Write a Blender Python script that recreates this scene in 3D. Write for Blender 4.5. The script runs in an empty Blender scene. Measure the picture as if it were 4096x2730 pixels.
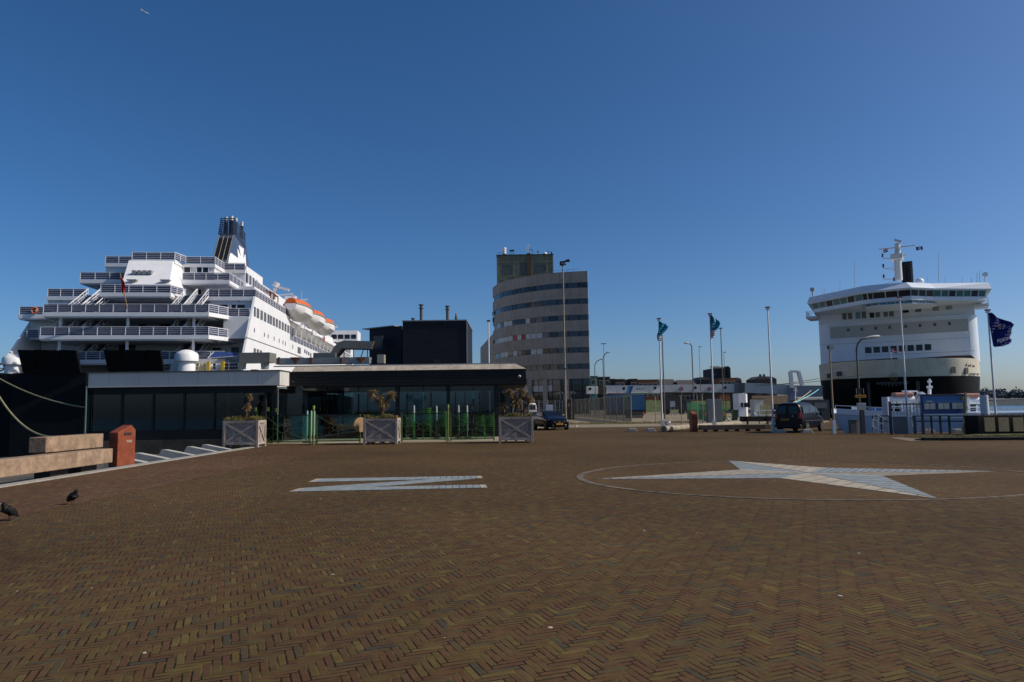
import bpy, math, random
from mathutils import Vector as V, Matrix
R = math.radians
rnd = random.Random(7)
sc = bpy.context.scene
COL = sc.collection
# ------------------------------------------------------------------ camera, sky, sun, exposure
F = 2800.0; EYE = V((0, 0, 1.8)); PITCH = math.atan(262/F); ROLL = 0.013
f_ = V((0, math.cos(PITCH), math.sin(PITCH))); r0 = V((1, 0, 0)); u0 = V((0, -math.sin(PITCH), math.cos(PITCH)))
r_ = r0*math.cos(ROLL) - u0*math.sin(ROLL); u_ = u0*math.cos(ROLL) + r0*math.sin(ROLL)
cd = bpy.data.cameras.new('camera'); cam = bpy.data.objects.new('camera', cd); COL.objects.link(cam)
cd.sensor_width = 36; cd.lens = 36*F/4096; cd.clip_end = 6000; cd.clip_start = .1
m = Matrix.Identity(4)
for i in range(3):
    m[i][0] = r_[i]; m[i][1] = u_[i]; m[i][2] = -f_[i]; m[i][3] = EYE[i]
cam.matrix_world = m; sc.camera = cam
SUN_EL, SUN_AZ = R(37), R(-4)      # azimuth measured from +X towards +Y
sd = V((math.cos(SUN_EL)*math.cos(SUN_AZ), math.cos(SUN_EL)*math.sin(SUN_AZ), math.sin(SUN_EL)))
w = bpy.data.worlds.new('World'); sc.world = w; w.use_nodes = True
nt = w.node_tree; nt.nodes.clear()
sky = nt.nodes.new('ShaderNodeTexSky'); sky.sky_type = 'NISHITA'; sky.sun_disc = False
sky.sun_elevation = SUN_EL; sky.sun_rotation = R(90) - SUN_AZ
sky.air_density = 0.72; sky.dust_density = 1.35; sky.ozone_density = 5; sky.altitude = 0
bg = nt.nodes.new('ShaderNodeBackground'); bg.inputs[1].default_value = 0.105
wo = nt.nodes.new('ShaderNodeOutputWorld')
hs = nt.nodes.new('ShaderNodeHueSaturation'); hs.inputs['Saturation'].default_value = 1.2; nt.links.new(sky.outputs[0], hs.inputs['Color']); nt.links.new(hs.outputs[0], bg.inputs[0]); nt.links.new(bg.outputs[0], wo.inputs[0])
ld = bpy.data.lights.new('sun', 'SUN'); ld.energy = 4.2; ld.angle = R(0.5); ld.color = (1, .91, .78)
so = bpy.data.objects.new('sun', ld); COL.objects.link(so); so.location = (60, 0, 60)
so.rotation_euler = sd.to_track_quat('Z', 'Y').to_euler()
sc.view_settings.view_transform = 'Standard'; sc.view_settings.look = 'None'
sc.view_settings.exposure = 0; sc.view_settings.gamma = 1
# ------------------------------------------------------------------ survey: photo pixel -> place
def ray(px, py): return f_*F + r_*(px-2048) - u_*(py-1365)
def G(px, py, z=0.0):
    d = ray(px, py); return EYE + d*((z-EYE.z)/d.z)
def D(px, py, y):
    d = ray(px, py); return EYE + d*((y-EYE.y)/d.y)
def PL(px, py, p0, n):
    d = ray(px, py); return EYE + d*((p0-EYE).dot(n)/d.dot(n))
# ------------------------------------------------------------------ materials
_mc = {}
def M(name, col=None, rough=.6, metal=0, var=.12, sc_=3., bump=0, bsc=40., spec=.5, tint=None, streak=0, coat=0):
    if name in _mc: return _mc[name]
    mt = bpy.data.materials.new(name); mt.use_nodes = True; _mc[name] = mt
    n = mt.node_tree.nodes; l = mt.node_tree.links; b = n['Principled BSDF']
    b.inputs['Roughness'].default_value = rough; b.inputs['Metallic'].default_value = metal
    b.inputs['Specular IOR Level'].default_value = spec
    if coat: b.inputs['Coat Weight'].default_value = coat; b.inputs['Coat Roughness'].default_value = .05
    tc = n.new('ShaderNodeTexCoord'); nz = n.new('ShaderNodeTexNoise'); nz.inputs['Scale'].default_value = sc_
    nz.inputs['Detail'].default_value = 5; nz.inputs['Roughness'].default_value = .65
    l.new(tc.outputs['Object'], nz.inputs['Vector'])
    mp = n.new('ShaderNodeMapRange'); mp.inputs[1].default_value = .3; mp.inputs[2].default_value = .7
    l.new(nz.outputs['Fac'], mp.inputs[0])
    mx = n.new('ShaderNodeMix'); mx.data_type = 'RGBA'
    c2 = tint if tint else [c*(1-var*1.6) for c in col]
    mx.inputs[6].default_value = (*c2, 1); mx.inputs[7].default_value = (*[min(1, c*(1+var*.4)) for c in col], 1)
    l.new(mp.outputs[0], mx.inputs[0]); out = mx.outputs[2]
    if streak:
        mpp = n.new('ShaderNodeMapping'); mpp.inputs['Scale'].default_value = (1.7, 1.7, .12)
        l.new(tc.outputs['Object'], mpp.inputs['Vector'])
        n2 = n.new('ShaderNodeTexNoise'); n2.inputs['Scale'].default_value = 1.6; n2.inputs['Detail'].default_value = 6
        l.new(mpp.outputs[0], n2.inputs['Vector'])
        m2 = n.new('ShaderNodeMapRange'); m2.inputs[1].default_value = .55; m2.inputs[2].default_value = .8; m2.inputs[4].default_value = streak
        l.new(n2.outputs['Fac'], m2.inputs[0])
        x2 = n.new('ShaderNodeMix'); x2.data_type = 'RGBA'; x2.inputs[7].default_value = (.16, .11, .07, 1)
        l.new(m2.outputs[0], x2.inputs[0]); l.new(out, x2.inputs[6]); out = x2.outputs[2]
    l.new(out, b.inputs['Base Color'])
    if bump:
        nb = n.new('ShaderNodeTexNoise'); nb.inputs['Scale'].default_value = bsc; nb.inputs['Detail'].default_value = 4
        l.new(tc.outputs['Object'], nb.inputs['Vector'])
        bp = n.new('ShaderNodeBump'); bp.inputs['Strength'].default_value = bump; bp.inputs['Distance'].default_value = .02
        l.new(nb.outputs['Fac'], bp.inputs['Height']); l.new(bp.outputs[0], b.inputs['Normal'])
    return mt
def GL(name, col, alpha=.4, rough=.03):
    """thin pane glass: tinted transparent mixed with a mirror-like coat"""
    if name in _mc: return _mc[name]
    mt = bpy.data.materials.new(name); mt.use_nodes = True; _mc[name] = mt
    n = mt.node_tree.nodes; l = mt.node_tree.links; n.clear()
    o = n.new('ShaderNodeOutputMaterial'); t = n.new('ShaderNodeBsdfTransparent'); t.inputs[0].default_value = (*[c*alpha for c in col], 1)
    g = n.new('ShaderNodeBsdfGlossy'); g.inputs['Roughness'].default_value = rough; g.inputs[0].default_value = (.9, .95, 1, 1)
    fr = n.new('ShaderNodeFresnel'); fr.inputs[0].default_value = 1.5
    a = n.new('ShaderNodeMath'); a.operation = 'ADD'; a.inputs[1].default_value = .0; l.new(fr.outputs[0], a.inputs[0])
    mx = n.new('ShaderNodeMixShader'); l.new(a.outputs[0], mx.inputs[0]); l.new(t.outputs[0], mx.inputs[1]); l.new(g.outputs[0], mx.inputs[2])
    l.new(mx.outputs[0], o.inputs[0]); return mt
# ------------------------------------------------------------------ mesh helpers
class MB:
    def __init__(s): s.v = []; s.f = []; s.m = []
    def add(s, vs, fs, mi=0):
        k = len(s.v); s.v += [tuple(p) for p in vs]; s.f += [tuple(i+k for i in f) for f in fs]; s.m += [mi]*len(fs); return s
    def box(s, x0, x1, y0, y1, z0, z1, mi=0, mt=None):
        vs = [V((x, y, z)) for z in (z0, z1) for y in (y0, y1) for x in (x0, x1)]
        if mt: vs = [mt @ p for p in vs]
        return s.add(vs, [(0, 2, 3, 1), (4, 5, 7, 6), (0, 1, 5, 4), (2, 6, 7, 3), (0, 4, 6, 2), (1, 3, 7, 5)], mi)
    def bar(s, p, q, w, h, mi=0, up=V((0, 0, 1))):
        """rectangular bar from p to q, w wide (sideways), h high (along up)"""
        p = V(p); q = V(q); d = (q-p)
        if d.length < 1e-6: return s
        d.normalize(); u = up - d*up.dot(d)
        if u.length < 1e-4: u = V((0, 1, 0)) - d*d.y
        u.normalize(); sd_ = d.cross(u)
        vs = [c + sd_*a*w/2 + u*b*h/2 for c in (p, q) for b in (-1, 1) for a in (-1, 1)]
        return s.add(vs, [(0, 1, 3, 2), (4, 6, 7, 5), (0, 4, 5, 1), (2, 3, 7, 6), (0, 2, 6, 4), (1, 5, 7, 3)], mi)
    def tube(s, p, q, r, r2=None, n=8, mi=0):
        p = V(p); q = V(q); d = q-p
        if d.length < 1e-6: return s
        d.normalize(); a = V((0, 0, 1)) if abs(d.z) < .9 else V((1, 0, 0)); a = d.cross(a).normalized(); b = d.cross(a)
        r2 = r if r2 is None else r2; vs = []
        for c, rr in ((p, r), (q, r2)):
            for i in range(n):
                t = 2*math.pi*i/n; vs.append(c + a*math.cos(t)*rr + b*math.sin(t)*rr)
        fs = [(i, i+n, (i+1) % n+n, (i+1) % n) for i in range(n)] + [tuple(range(n)), tuple(range(2*n-1, n-1, -1))]
        return s.add(vs, fs, mi)
    def path(s, pts, r, n=6, mi=0):
        for a, b in zip(pts, pts[1:]): s.tube(a, b, r, n=n, mi=mi)
        return s
    def lathe(s, prof, c=(0, 0, 0), n=16, mi=0, ax=None):
        """prof: (radius, height) pairs about the z axis, at c; ax: Matrix to turn the axis"""
        c = V(c); vs = []
        for rr, z in prof:
            for i in range(n):
                t = 2*math.pi*i/n; p = V((rr*math.cos(t), rr*math.sin(t), z)); vs.append(c + (ax @ p if ax else p))
        fs = []
        for k in range(len(prof)-1):
            for i in range(n): fs.append((k*n+i, k*n+(i+1) % n, (k+1)*n+(i+1) % n, (k+1)*n+i))
        fs += [tuple(range(n-1, -1, -1)), tuple((len(prof)-1)*n+i for i in range(n))]
        return s.add(vs, fs, mi)
    def prism(s, pts, ext, mi=0):
        """closed polygon pts (3-D) pushed along ext"""
        ext = V(ext); n = len(pts); vs = [V(p) for p in pts] + [V(p)+ext for p in pts]
        fs = [tuple(range(n)), tuple(range(2*n-1, n-1, -1))] + [(i, i+n, (i+1) % n+n, (i+1) % n) for i in range(n)]
        return s.add(vs, fs, mi)
    def poly(s, pts, mi=0): return s.add(pts, [tuple(range(len(pts)))], mi)
    def loft(s, rings, mi=0, closed=True, cap=True):
        n = len(rings[0]); k = len(s.v); vs = [p for r in rings for p in r]; fs = []
        for a in range(len(rings)-1):
            for i in range(n if closed else n-1): fs.append((a*n+i, a*n+(i+1) % n, (a+1)*n+(i+1) % n, (a+1)*n+i))
        if cap and closed: fs += [tuple(range(n-1, -1, -1)), tuple((len(rings)-1)*n+i for i in range(n))]
        return s.add(vs, fs, mi)
    def ell(s, c, rx, ry, rz, nu=10, nv=7, mi=0, mt=None):
        c = V(c); rings = []
        for j in range(nv+1):
            a = -math.pi/2 + math.pi*j/nv; ca = max(math.cos(a), .02)
            rr = []
            for i in range(nu):
                t = 2*math.pi*i/nu; p = V((rx*ca*math.cos(t), ry*ca*math.sin(t), rz*math.sin(a))); rr.append(c + (mt @ p if mt else p))
            rings.append(rr)
        return s.loft(rings, mi)
    def torus(s, c, Rr, r, ax, n=16, k=6, mi=0):
        c = V(c); ax = V(ax).normalized(); a = V((0, 0, 1)) if abs(ax.z) < .9 else V((1, 0, 0)); a = ax.cross(a).normalized(); b = ax.cross(a); rings = []
        for i in range(n+1):
            t = 2*math.pi*i/n; d = a*math.cos(t)+b*math.sin(t)
            rings.append([c + d*(Rr + r*math.cos(2*math.pi*j/k)) + ax*r*math.sin(2*math.pi*j/k) for j in range(k)])
        return s.loft(rings, mi, cap=False)
    def build(s, name, mat, parent=None, smooth=False, world=False, bevel=0):
        vs = s.v
        if parent is not None and world:
            im = MW(parent).inverted(); vs = [tuple(im @ V(p)) for p in vs]
        me = bpy.data.meshes.new(name); me.from_pydata(vs, [], s.f); me.validate(); me.update()
        mats = mat if isinstance(mat, (list, tuple)) else [mat]
        for x in mats: me.materials.append(x)
        if len(mats) > 1 and len(me.polygons) == len(s.m):
            for p, mi in zip(me.polygons, s.m): p.material_index = mi
        if smooth:
            for p in me.polygons: p.use_smooth = True
            try: me.set_sharp_from_angle(angle=R(40))
            except Exception: pass
        o = bpy.data.objects.new(name, me); COL.objects.link(o)
        if parent is not None: o.parent = parent
        if bevel:
            b = o.modifiers.new('bevel', 'BEVEL'); b.width = bevel; b.segments = 2; b.limit_method = 'ANGLE'
        return o
def MW(o):
    mt = Matrix.Translation(o.location) @ o.rotation_euler.to_matrix().to_4x4()
    return MW(o.parent) @ mt if o.parent else mt
def tag(o, label, cat, group=None):
    o['label'] = label; o['category'] = cat
    if group: o['group'] = group
    return o
def thing(name, label, cat, loc=(0, 0, 0), rz=0, group=None):
    o = bpy.data.objects.new(name, None); COL.objects.link(o); o.empty_display_size = .3
    o.location = loc; o.rotation_euler = (0, 0, rz); return tag(o, label, cat, group)
def setting(o, kind='structure'): o['kind'] = kind; return o
def kids(o): return [c for c in COL.objects if c.parent is o]
def dup(root, loc, rz=None, label=None):
    r = root.copy(); COL.objects.link(r); r.location = loc
    if rz is not None: r.rotation_euler = (0, 0, rz)
    if label: r['label'] = label
    for ch in kids(root):
        c = ch.copy(); COL.objects.link(c); c.parent = r
        for g in kids(ch):
            d = g.copy(); COL.objects.link(d); d.parent = c
    return r
def textmesh(name, s, size, mat, parent, mt, ext=.01):
    cu = bpy.data.curves.new(name, 'FONT'); cu.body = s; cu.size = size; cu.extrude = ext; cu.align_x = 'CENTER'; cu.align_y = 'CENTER'
    t = bpy.data.objects.new(name, cu); COL.objects.link(t)
    me = bpy.data.meshes.new_from_object(t.evaluated_get(bpy.context.evaluated_depsgraph_get()))
    COL.objects.unlink(t); bpy.data.objects.remove(t)
    o = bpy.data.objects.new(name, me); COL.objects.link(o); me.materials.clear(); me.materials.append(mat)
    me.transform(mt); o.parent = parent; return o
def AX(o, x, z):
    """matrix: local x axis -> x, local y axis -> z (up on the face), at o"""
    x = V(x).normalized(); z = V(z).normalized(); y = x.cross(z)
    mt = Matrix.Identity(4)
    for i in range(3): mt[i][0] = x[i]; mt[i][1] = z[i]; mt[i][2] = y[i]; mt[i][3] = o[i]
    return mt
# ------------------------------------------------------------------ ground
def brick_mat(name, ang, W, N, cols, moss, joint=.07, dark=1.0):
    mt = bpy.data.materials.new(name); mt.use_nodes = True; n = mt.node_tree.nodes; l = mt.node_tree.links; b = n['Principled BSDF']
    def mth(op, a, c=None, d=None):
        q = n.new('ShaderNodeMath'); q.operation = op
        for i, x in enumerate((a, c, d)):
            if x is None: continue
            if isinstance(x, (int, float)): q.inputs[i].default_value = x
            else: l.new(x, q.inputs[i])
        return q.outputs[0]
    g = n.new('ShaderNodeNewGeometry'); mp = n.new('ShaderNodeMapping'); mp.inputs['Rotation'].default_value = (0, 0, ang)
    mp.inputs['Scale'].default_value = (1/W, 1/W, 1); l.new(g.outputs['Position'], mp.inputs['Vector'])
    wb = n.new('ShaderNodeTexNoise'); wb.inputs['Scale'].default_value = .9; wb.inputs['Detail'].default_value = 2; l.new(mp.outputs[0], wb.inputs['Vector'])
    wv = n.new('ShaderNodeVectorMath'); wv.operation = 'MULTIPLY_ADD'; wv.inputs[1].default_value = (.22, .22, 0)
    l.new(wb.outputs['Color'], wv.inputs[0]); l.new(mp.outputs[0], wv.inputs[2])
    sx = n.new('ShaderNodeSeparateXYZ'); l.new(wv.outputs[0], sx.inputs[0]); u, v = sx.outputs[0], sx.outputs[1]
    i = mth('FLOOR', u); j = mth('FLOOR', v); mm = mth('FLOORED_MODULO', mth('SUBTRACT', i, j), 2*N)
    hz = mth('LESS_THAN', mm, N-.5)                                    # 1 = brick lies across
    i0 = mth('SUBTRACT', i, mm); j0 = mth('SUBTRACT', j, mth('SUBTRACT', 2*N-1, mm))
    def mix(a, c): return mth('ADD', mth('MULTIPLY', hz, a), mth('MULTIPLY', mth('SUBTRACT', 1, hz), c))
    bi = mix(i0, i); bj = mix(j, j0)
    a = mth('SUBTRACT', u, bi); c = mth('SUBTRACT', v, bj)
    la = mix(N, 1); lc = mix(1, N)
    e = mth('MINIMUM', mth('MINIMUM', a, mth('SUBTRACT', la, a)), mth('MINIMUM', c, mth('SUBTRACT', lc, c)))
    cb = n.new('ShaderNodeCombineXYZ'); l.new(bi, cb.inputs[0]); l.new(bj, cb.inputs[1]); l.new(hz, cb.inputs[2])
    wn = n.new('ShaderNodeTexWhiteNoise'); wn.noise_dimensions = '3D'; l.new(cb.outputs[0], wn.inputs['Vector'])
    rp = n.new('ShaderNodeValToRGB'); rp.color_ramp.interpolation = 'CONSTANT'; el = rp.color_ramp.elements
    while len(el) < len(cols): el.new(.5)
    for k, (p, cc) in enumerate(cols): el[k].position = p; el[k].color = (*[x*dark for x in cc], 1)
    l.new(wn.outputs['Value'], rp.inputs[0])
    # wear inside bricks and big patches
    nf = n.new('ShaderNodeTexNoise'); nf.inputs['Scale'].default_value = 9; nf.inputs['Detail'].default_value = 6; l.new(g.outputs['Position'], nf.inputs['Vector'])
    nl = n.new('ShaderNodeTexNoise'); nl.inputs['Scale'].default_value = .16; nl.inputs['Detail'].default_value = 5; l.new(g.outputs['Position'], nl.inputs['Vector'])
    fac = mth('MULTIPLY', mth('ADD', .62, mth('MULTIPLY', nf.outputs['Fac'], .7)), mth('ADD', .35, mth('MULTIPLY', nl.outputs['Fac'], 1.3)))
    cm = n.new('ShaderNodeMix'); cm.data_type = 'RGBA'; cm.blend_type = 'MULTIPLY'; cm.inputs[0].default_value = 1
    cv = n.new('ShaderNodeCombineXYZ')
    for k in range(3): l.new(fac, cv.inputs[k])
    l.new(rp.outputs[0], cm.inputs[6]); l.new(cv.outputs[0], cm.inputs[7])
    # joints: dark, with moss in patches
    nm = n.new('ShaderNodeTexNoise'); nm.inputs['Scale'].default_value = 5; nm.inputs['Detail'].default_value = 6; l.new(g.outputs['Position'], nm.inputs['Vector'])
    mr = n.new('ShaderNodeMapRange'); mr.inputs[1].default_value = .46; mr.inputs[2].default_value = .58; l.new(nm.outputs['Fac'], mr.inputs[0])
    jc = n.new('ShaderNodeMix'); jc.data_type = 'RGBA'; jc.inputs[6].default_value = (.014, .011, .007, 1); jc.inputs[7].default_value = (*moss, 1); l.new(mr.outputs[0], jc.inputs[0])
    jw = mth('ADD', joint*.55, mth('MULTIPLY', nf.outputs['Fac'], joint*1.5))
    jm = n.new('ShaderNodeMapRange'); jm.inputs[3].default_value = 1; jm.inputs[4].default_value = 0
    l.new(e, jm.inputs[0]); l.new(mth('MULTIPLY', jw, .6), jm.inputs[1]); l.new(mth('MULTIPLY', jw, 1.5), jm.inputs[2])
    c3 = n.new('ShaderNodeMix'); c3.data_type = 'RGBA'; l.new(jm.outputs[0], c3.inputs[0]); l.new(cm.outputs[2], c3.inputs[6]); l.new(jc.outputs[2], c3.inputs[7])
    # pale droppings and litter flecks
    vo = n.new('ShaderNodeTexVoronoi'); vo.inputs['Scale'].default_value = 2.6; vo.inputs['Randomness'].default_value = 1
    nw = n.new('ShaderNodeVectorMath'); nw.operation = 'MULTIPLY_ADD'; nw.inputs[1].default_value = (.08, .08, 0)
    l.new(nf.outputs['Color'], nw.inputs[0]); l.new(g.outputs['Position'], nw.inputs[2]); l.new(nw.outputs[0], vo.inputs['Vector'])
    s2 = n.new('ShaderNodeSeparateColor'); l.new(vo.outputs['Color'], s2.inputs[0])
    fl = mth('LESS_THAN', vo.outputs['Distance'], mth('MULTIPLY', mth('POWER', s2.outputs[0], 2), .06))
    c4 = n.new('ShaderNodeMix'); c4.data_type = 'RGBA'; l.new(fl, c4.inputs[0]); l.new(c3.outputs[2], c4.inputs[6]); c4.inputs[7].default_value = (.42, .4, .33, 1)
    l.new(c4.outputs[2], b.inputs['Base Color'])
    b.inputs['Roughness'].default_value = .82; b.inputs['Specular IOR Level'].default_value = .08
    hm = mth('ADD', mth('MINIMUM', mth('MULTIPLY', e, 6), 1), mth('ADD', mth('MULTIPLY', nf.outputs['Fac'], .35), mth('MULTIPLY', wn.outputs['Value'], .5)))
    bp = n.new('ShaderNodeBump'); bp.inputs['Strength'].default_value = .4; bp.inputs['Distance'].default_value = .008
    l.new(hm, bp.inputs['Height']); l.new(bp.outputs[0], b.inputs['Normal'])
    return mt
BC = [(0, (0.105, 0.056, 0.027)), (.22, (0.101, 0.064, 0.028)), (.42, (0.098, 0.059, 0.030)), (.6, (0.111, 0.075, 0.028)),
      (.68, (0.097, 0.051, 0.028)), (.8, (0.083, 0.060, 0.034)), (.88, (0.126, 0.088, 0.034)), (.93, (0.100, 0.064, 0.030)), (.965, (0.067, 0.055, 0.038))]
plaza = brick_mat('plaza clinker', R(-22), .062, 4, BC, (.090, .074, .020), dark=.94)
BC2 = [(0, (0.154, 0.074, 0.043)), (.3, (0.129, 0.069, 0.043)), (.5, (0.165, 0.099, 0.050)), (.7, (0.113, 0.064, 0.042)), (.88, (0.185, 0.124, 0.061))]
strip = brick_mat('quay strip clinker', R(-8), .05, 4, BC2, (.06, .05, .02), joint=.05, dark=.74)
circ = brick_mat('circle clinker', R(48), .055, 4, BC, (.075, .062, .018), joint=.05, dark=1.0)
def sheet(name, pts, z, mat, thick=0):
    mb = MB(); P = [V((x, y, z)) for x, y in pts]
    if thick: mb.prism(P, (0, 0, -thick))
    else: mb.poly(P)
    return setting(mb.build(name, mat))
# the land: one sheet with quay walls
LAND = [(-12.8, -400), (140, -400), (140, 41), (19.3, 41), (62, 140), (150, 300), (400, 760), (-350, 760), (-52, 300), (-29.5, 75), (-27, 53), (-24, 52), (-24, 35.2), (-12.8, 35.2)]
sheet('ground', LAND, 0, plaza, 4.6)
water = bpy.data.materials.new('harbour water'); water.use_nodes = True
n = water.node_tree.nodes; l = water.node_tree.links; b = n['Principled BSDF']
b.inputs['Base Color'].default_value = (.035, .075, .075, 1); b.inputs['Roughness'].default_value = .18
g = n.new('ShaderNodeNewGeometry'); z1 = n.new('ShaderNodeTexNoise'); z1.inputs['Scale'].default_value = .9; z1.inputs['Detail'].default_value = 6
l.new(g.outputs['Position'], z1.inputs['Vector']); bp = n.new('ShaderNodeBump'); bp.inputs['Strength'].default_value = .8; bp.inputs['Distance'].default_value = .35
l.new(z1.outputs[0], bp.inputs['Height']); l.new(bp.outputs[0], b.inputs['Normal'])
sheet('water', [(-4000, -400), (4000, -400), (4000, 5000), (-4000, 5000)], -3.6, water)
yardm = M('worn yard asphalt', (.235, .19, .115), .9, var=.22, sc_=.35, bump=.3, bsc=6)
sheet('yard', [(-20, 66), (2, 58), (13, 58.5), (24.6, 58), (29.2, 65), (60, 137), (118, 250), (118, 420), (-60, 420), (-30, 120)], .004, yardm)
sheet('quay_strip', [(-12.45, -5), (-9.2, -5), (-8.6, 14), (-7.6, 35), (-12.45, 35)], .004, strip)
concm = M('quay edging concrete', (.34, .32, .28), .85, var=.2, sc_=3, bump=.3)
MB().box(-12.8, -12.4, -5, 35.1, -.25, .03).build('kerb', concm)['kind'] = 'structure'
# lower ledge between the plaza edge and the cafe plinth
ledge = M('stained quay concrete', (.085, .075, .055), .9, var=.3, sc_=1.2, bump=.4, bsc=8)
sheet('quay_ledge', [(-24, 20), (-12.8, 20), (-12.8, 35.19), (-24, 35.19)], -.32, ledge, 4)
# sandy patch where paving meets the grass near the hedge wall
sheet('sand_patch', [tuple(G(x, y)[:2]) for x, y in ((3560, 1752), (3720, 1744), (3900, 1741), (3760, 1764), (3640, 1765))], .004, M('trodden sand', (.2, .15, .1), .95, var=.25, sc_=2))
# ---- compass rose ----
bs = M('blue glazed paving', (.26, .29, .295), .7, var=.26, sc_=3.5, bump=.2)
ws = M('cream paving', (.42, .365, .275), .8, var=.26, sc_=3.5, bump=.2)
tips = [G(2371, 1919), G(2913, 1844.5), G(3989, 1887), G(3755, 1998)]      # west, north, east, south
c0 = G(3235, 1893)
inn = [G(2961, 1880.5), G(3296, 1873), G(3529, 1905.5), G(3122, 1915)]
rose = thing('compass_rose', 'large blue and cream four pointed star paved flat into the plaza bricks', 'paving star', c0)
for k in range(4):
    A = inn[(k+3) % 4]; B = inn[k]; T = tips[k]
    for j, (q, mtl) in enumerate(((A, bs), (B, ws))):
        mb = MB(); mb.prism([p + V((0, 0, .008)) for p in (c0, q, T)], (0, 0, -.006))
        # thin dark joints across the blade
        o = mb.build('star_blade', mtl, rose, world=True)
jm_ = M('joint sand', (.05, .045, .04), .9); mb = MB()
for k in range(4):
    A = inn[(k+3) % 4]; B = inn[k]; T = tips[k]
    for t in [x/ (22 if k in (0, 2) else 9) for x in range(1, (22 if k in (0, 2) else 9))]:
        for q in (A, B):
            p1 = c0.lerp(T, t) if t > 0 else c0; p2 = q.lerp(T, t)
            mb.bar(p1 + V((0, 0, .0085)), p2 + V((0, 0, .0085)), .02, .003)
    mb.bar(c0 + V((0, 0, .0088)), T + V((0, 0, .0088)), .025, .003)
mb.build('paving_joints', jm_, rose, world=True)
# ring of setts round the star: its radius from the south tip
CX, CY, RX, RY = 7.15, 17.6, 5.58, 4.62
mb = MB(); inner = []
for k in range(96):
    a = 2*math.pi*k/96; inner.append(V((CX + (RX-.14)*math.cos(a), CY + (RY-.14)*math.sin(a), .004)))
setting(MB().poly(inner).build('circle_paving', circ))
N_ = 210
for k in range(N_):
    a0, a1 = 2*math.pi*k/N_, 2*math.pi*(k+1.002)/N_; dr = .006*rnd.random(); wv_ = .10 if -2.6 < math.atan2(math.sin(a0), math.cos(a0)) < 2.6 else .17
    P = lambda a, q: V((CX + (RX+q)*math.cos(a), CY + (RY+q)*math.sin(a), .010))
    mb.prism([P(a0, dr-wv_), P(a1, dr-wv_), P(a1, dr), P(a0, dr)], (0, 0, -.009), rnd.choice((0, 0, 1, 1)))
tag(mb.build('sett_ring', [M('ring setts', (.16, .125, .08), .85, var=.3, sc_=5), M('ring setts dark', (.10, .08, .055), .85, var=.3, sc_=5)]), 'thin round border of tan setts laid in the plaza around the star', 'paving ring')
# ---- the letter laid beside it ----
Nm = thing('paved_letter', 'letter N laid flat in blue and cream slabs on the brick plaza', 'paved letter', G(1550, 1938))
def slabs(a, b, c, d, n):
    """a-b near edge, d-c far edge, n slabs with end slabs cream"""
    a, b, c, d = [G(*q) + V((0, 0, .009)) for q in (a, b, c, d)]
    for k in range(n):
        t0, t1 = (k+.03)/n, (k+.95)/n
        MB().prism([a.lerp(b, t0), a.lerp(b, t1), d.lerp(c, t1), d.lerp(c, t0)], (0, 0, -.008)).build('cream_slab' if k in (0, n-1) else 'blue_slab', ws if k in (0, n-1) else bs, Nm, world=True)
slabs((1232, 1930.7), (1932, 1915), (1927, 1905.7), (1264, 1917.5), 28)
slabs((1155, 1969), (1951, 1953), (1943, 1941), (1193, 1956.5), 28)
MB().prism([G(*q) + V((0, 0, .0095)) for q in ((1193, 1956), (1465, 1951.5), (1900, 1916.5), (1740, 1918.5))], (0, 0, -.009)).build('diagonal_stroke', bs, Nm, world=True)
for o_ in kids(rose) + kids(Nm): o_.location.z += .004
# ------------------------------------------------------------------ moored ferry on the left, seen from astern
white = M('ship white paint', (.78, .78, .79), .45, var=.05, sc_=.5, streak=.10)
navy = M('navy paint', (.035, .05, .10), .5, var=.15, sc_=.8)
railnavy = M('navy rail netting', (.05, .068, .15), .7, var=.2, sc_=2)
hullblack = M('black hull paint', (.006, .007, .009), .6, var=.4, sc_=.3, spec=.12)
glassdk = M('dark ship glass', (.012, .018, .028), .15, var=.3, sc_=.7, spec=.35)
curtain = M('curtain behind glass', (.30, .27, .26), .5, var=.2, sc_=2)
orange = M('lifeboat orange', (.62, .13, .02), .5, var=.15, sc_=1)
steel = M('grey steel', (.32, .33, .34), .45, metal=.3, var=.15, sc_=2)
yellowp = M('yellow paint', (.62, .42, .03), .5, var=.15)
rust = M('rust', (.16, .055, .025), .9, var=.35, sc_=3)
rope = M('mooring rope', (.30, .27, .15), .9, var=.2, sc_=8)
bluecloth = M('blue canvas', (.02, .06, .22), .7, var=.2)
deckgreen = M('ship deck paint', (.05, .07, .12), .8, var=.2)
O1 = V((-49.8, 90, 0)); A1 = math.atan2(.0997, .995)
b1 = V((math.cos(A1), math.sin(A1), 0)); h1 = V((-math.sin(A1), math.cos(A1), 0))
def S(px, py, t):
    p = PL(px, py, O1 + h1*t, h1) - O1; return V((p.dot(b1), t, p.z))
def SS(px, py, s0):
    p = PL(px, py, O1 + b1*s0, b1) - O1; return V((s0, p.dot(h1), p.z))
ship = thing('ferry', 'big white ferry moored stern-on at the left, navy railings and tall navy funnel', 'ferry', O1, A1)
DK = [8.68, 11.67, 14.66, 17.66, 20.66, 23.66]
HW = 14.6
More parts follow.
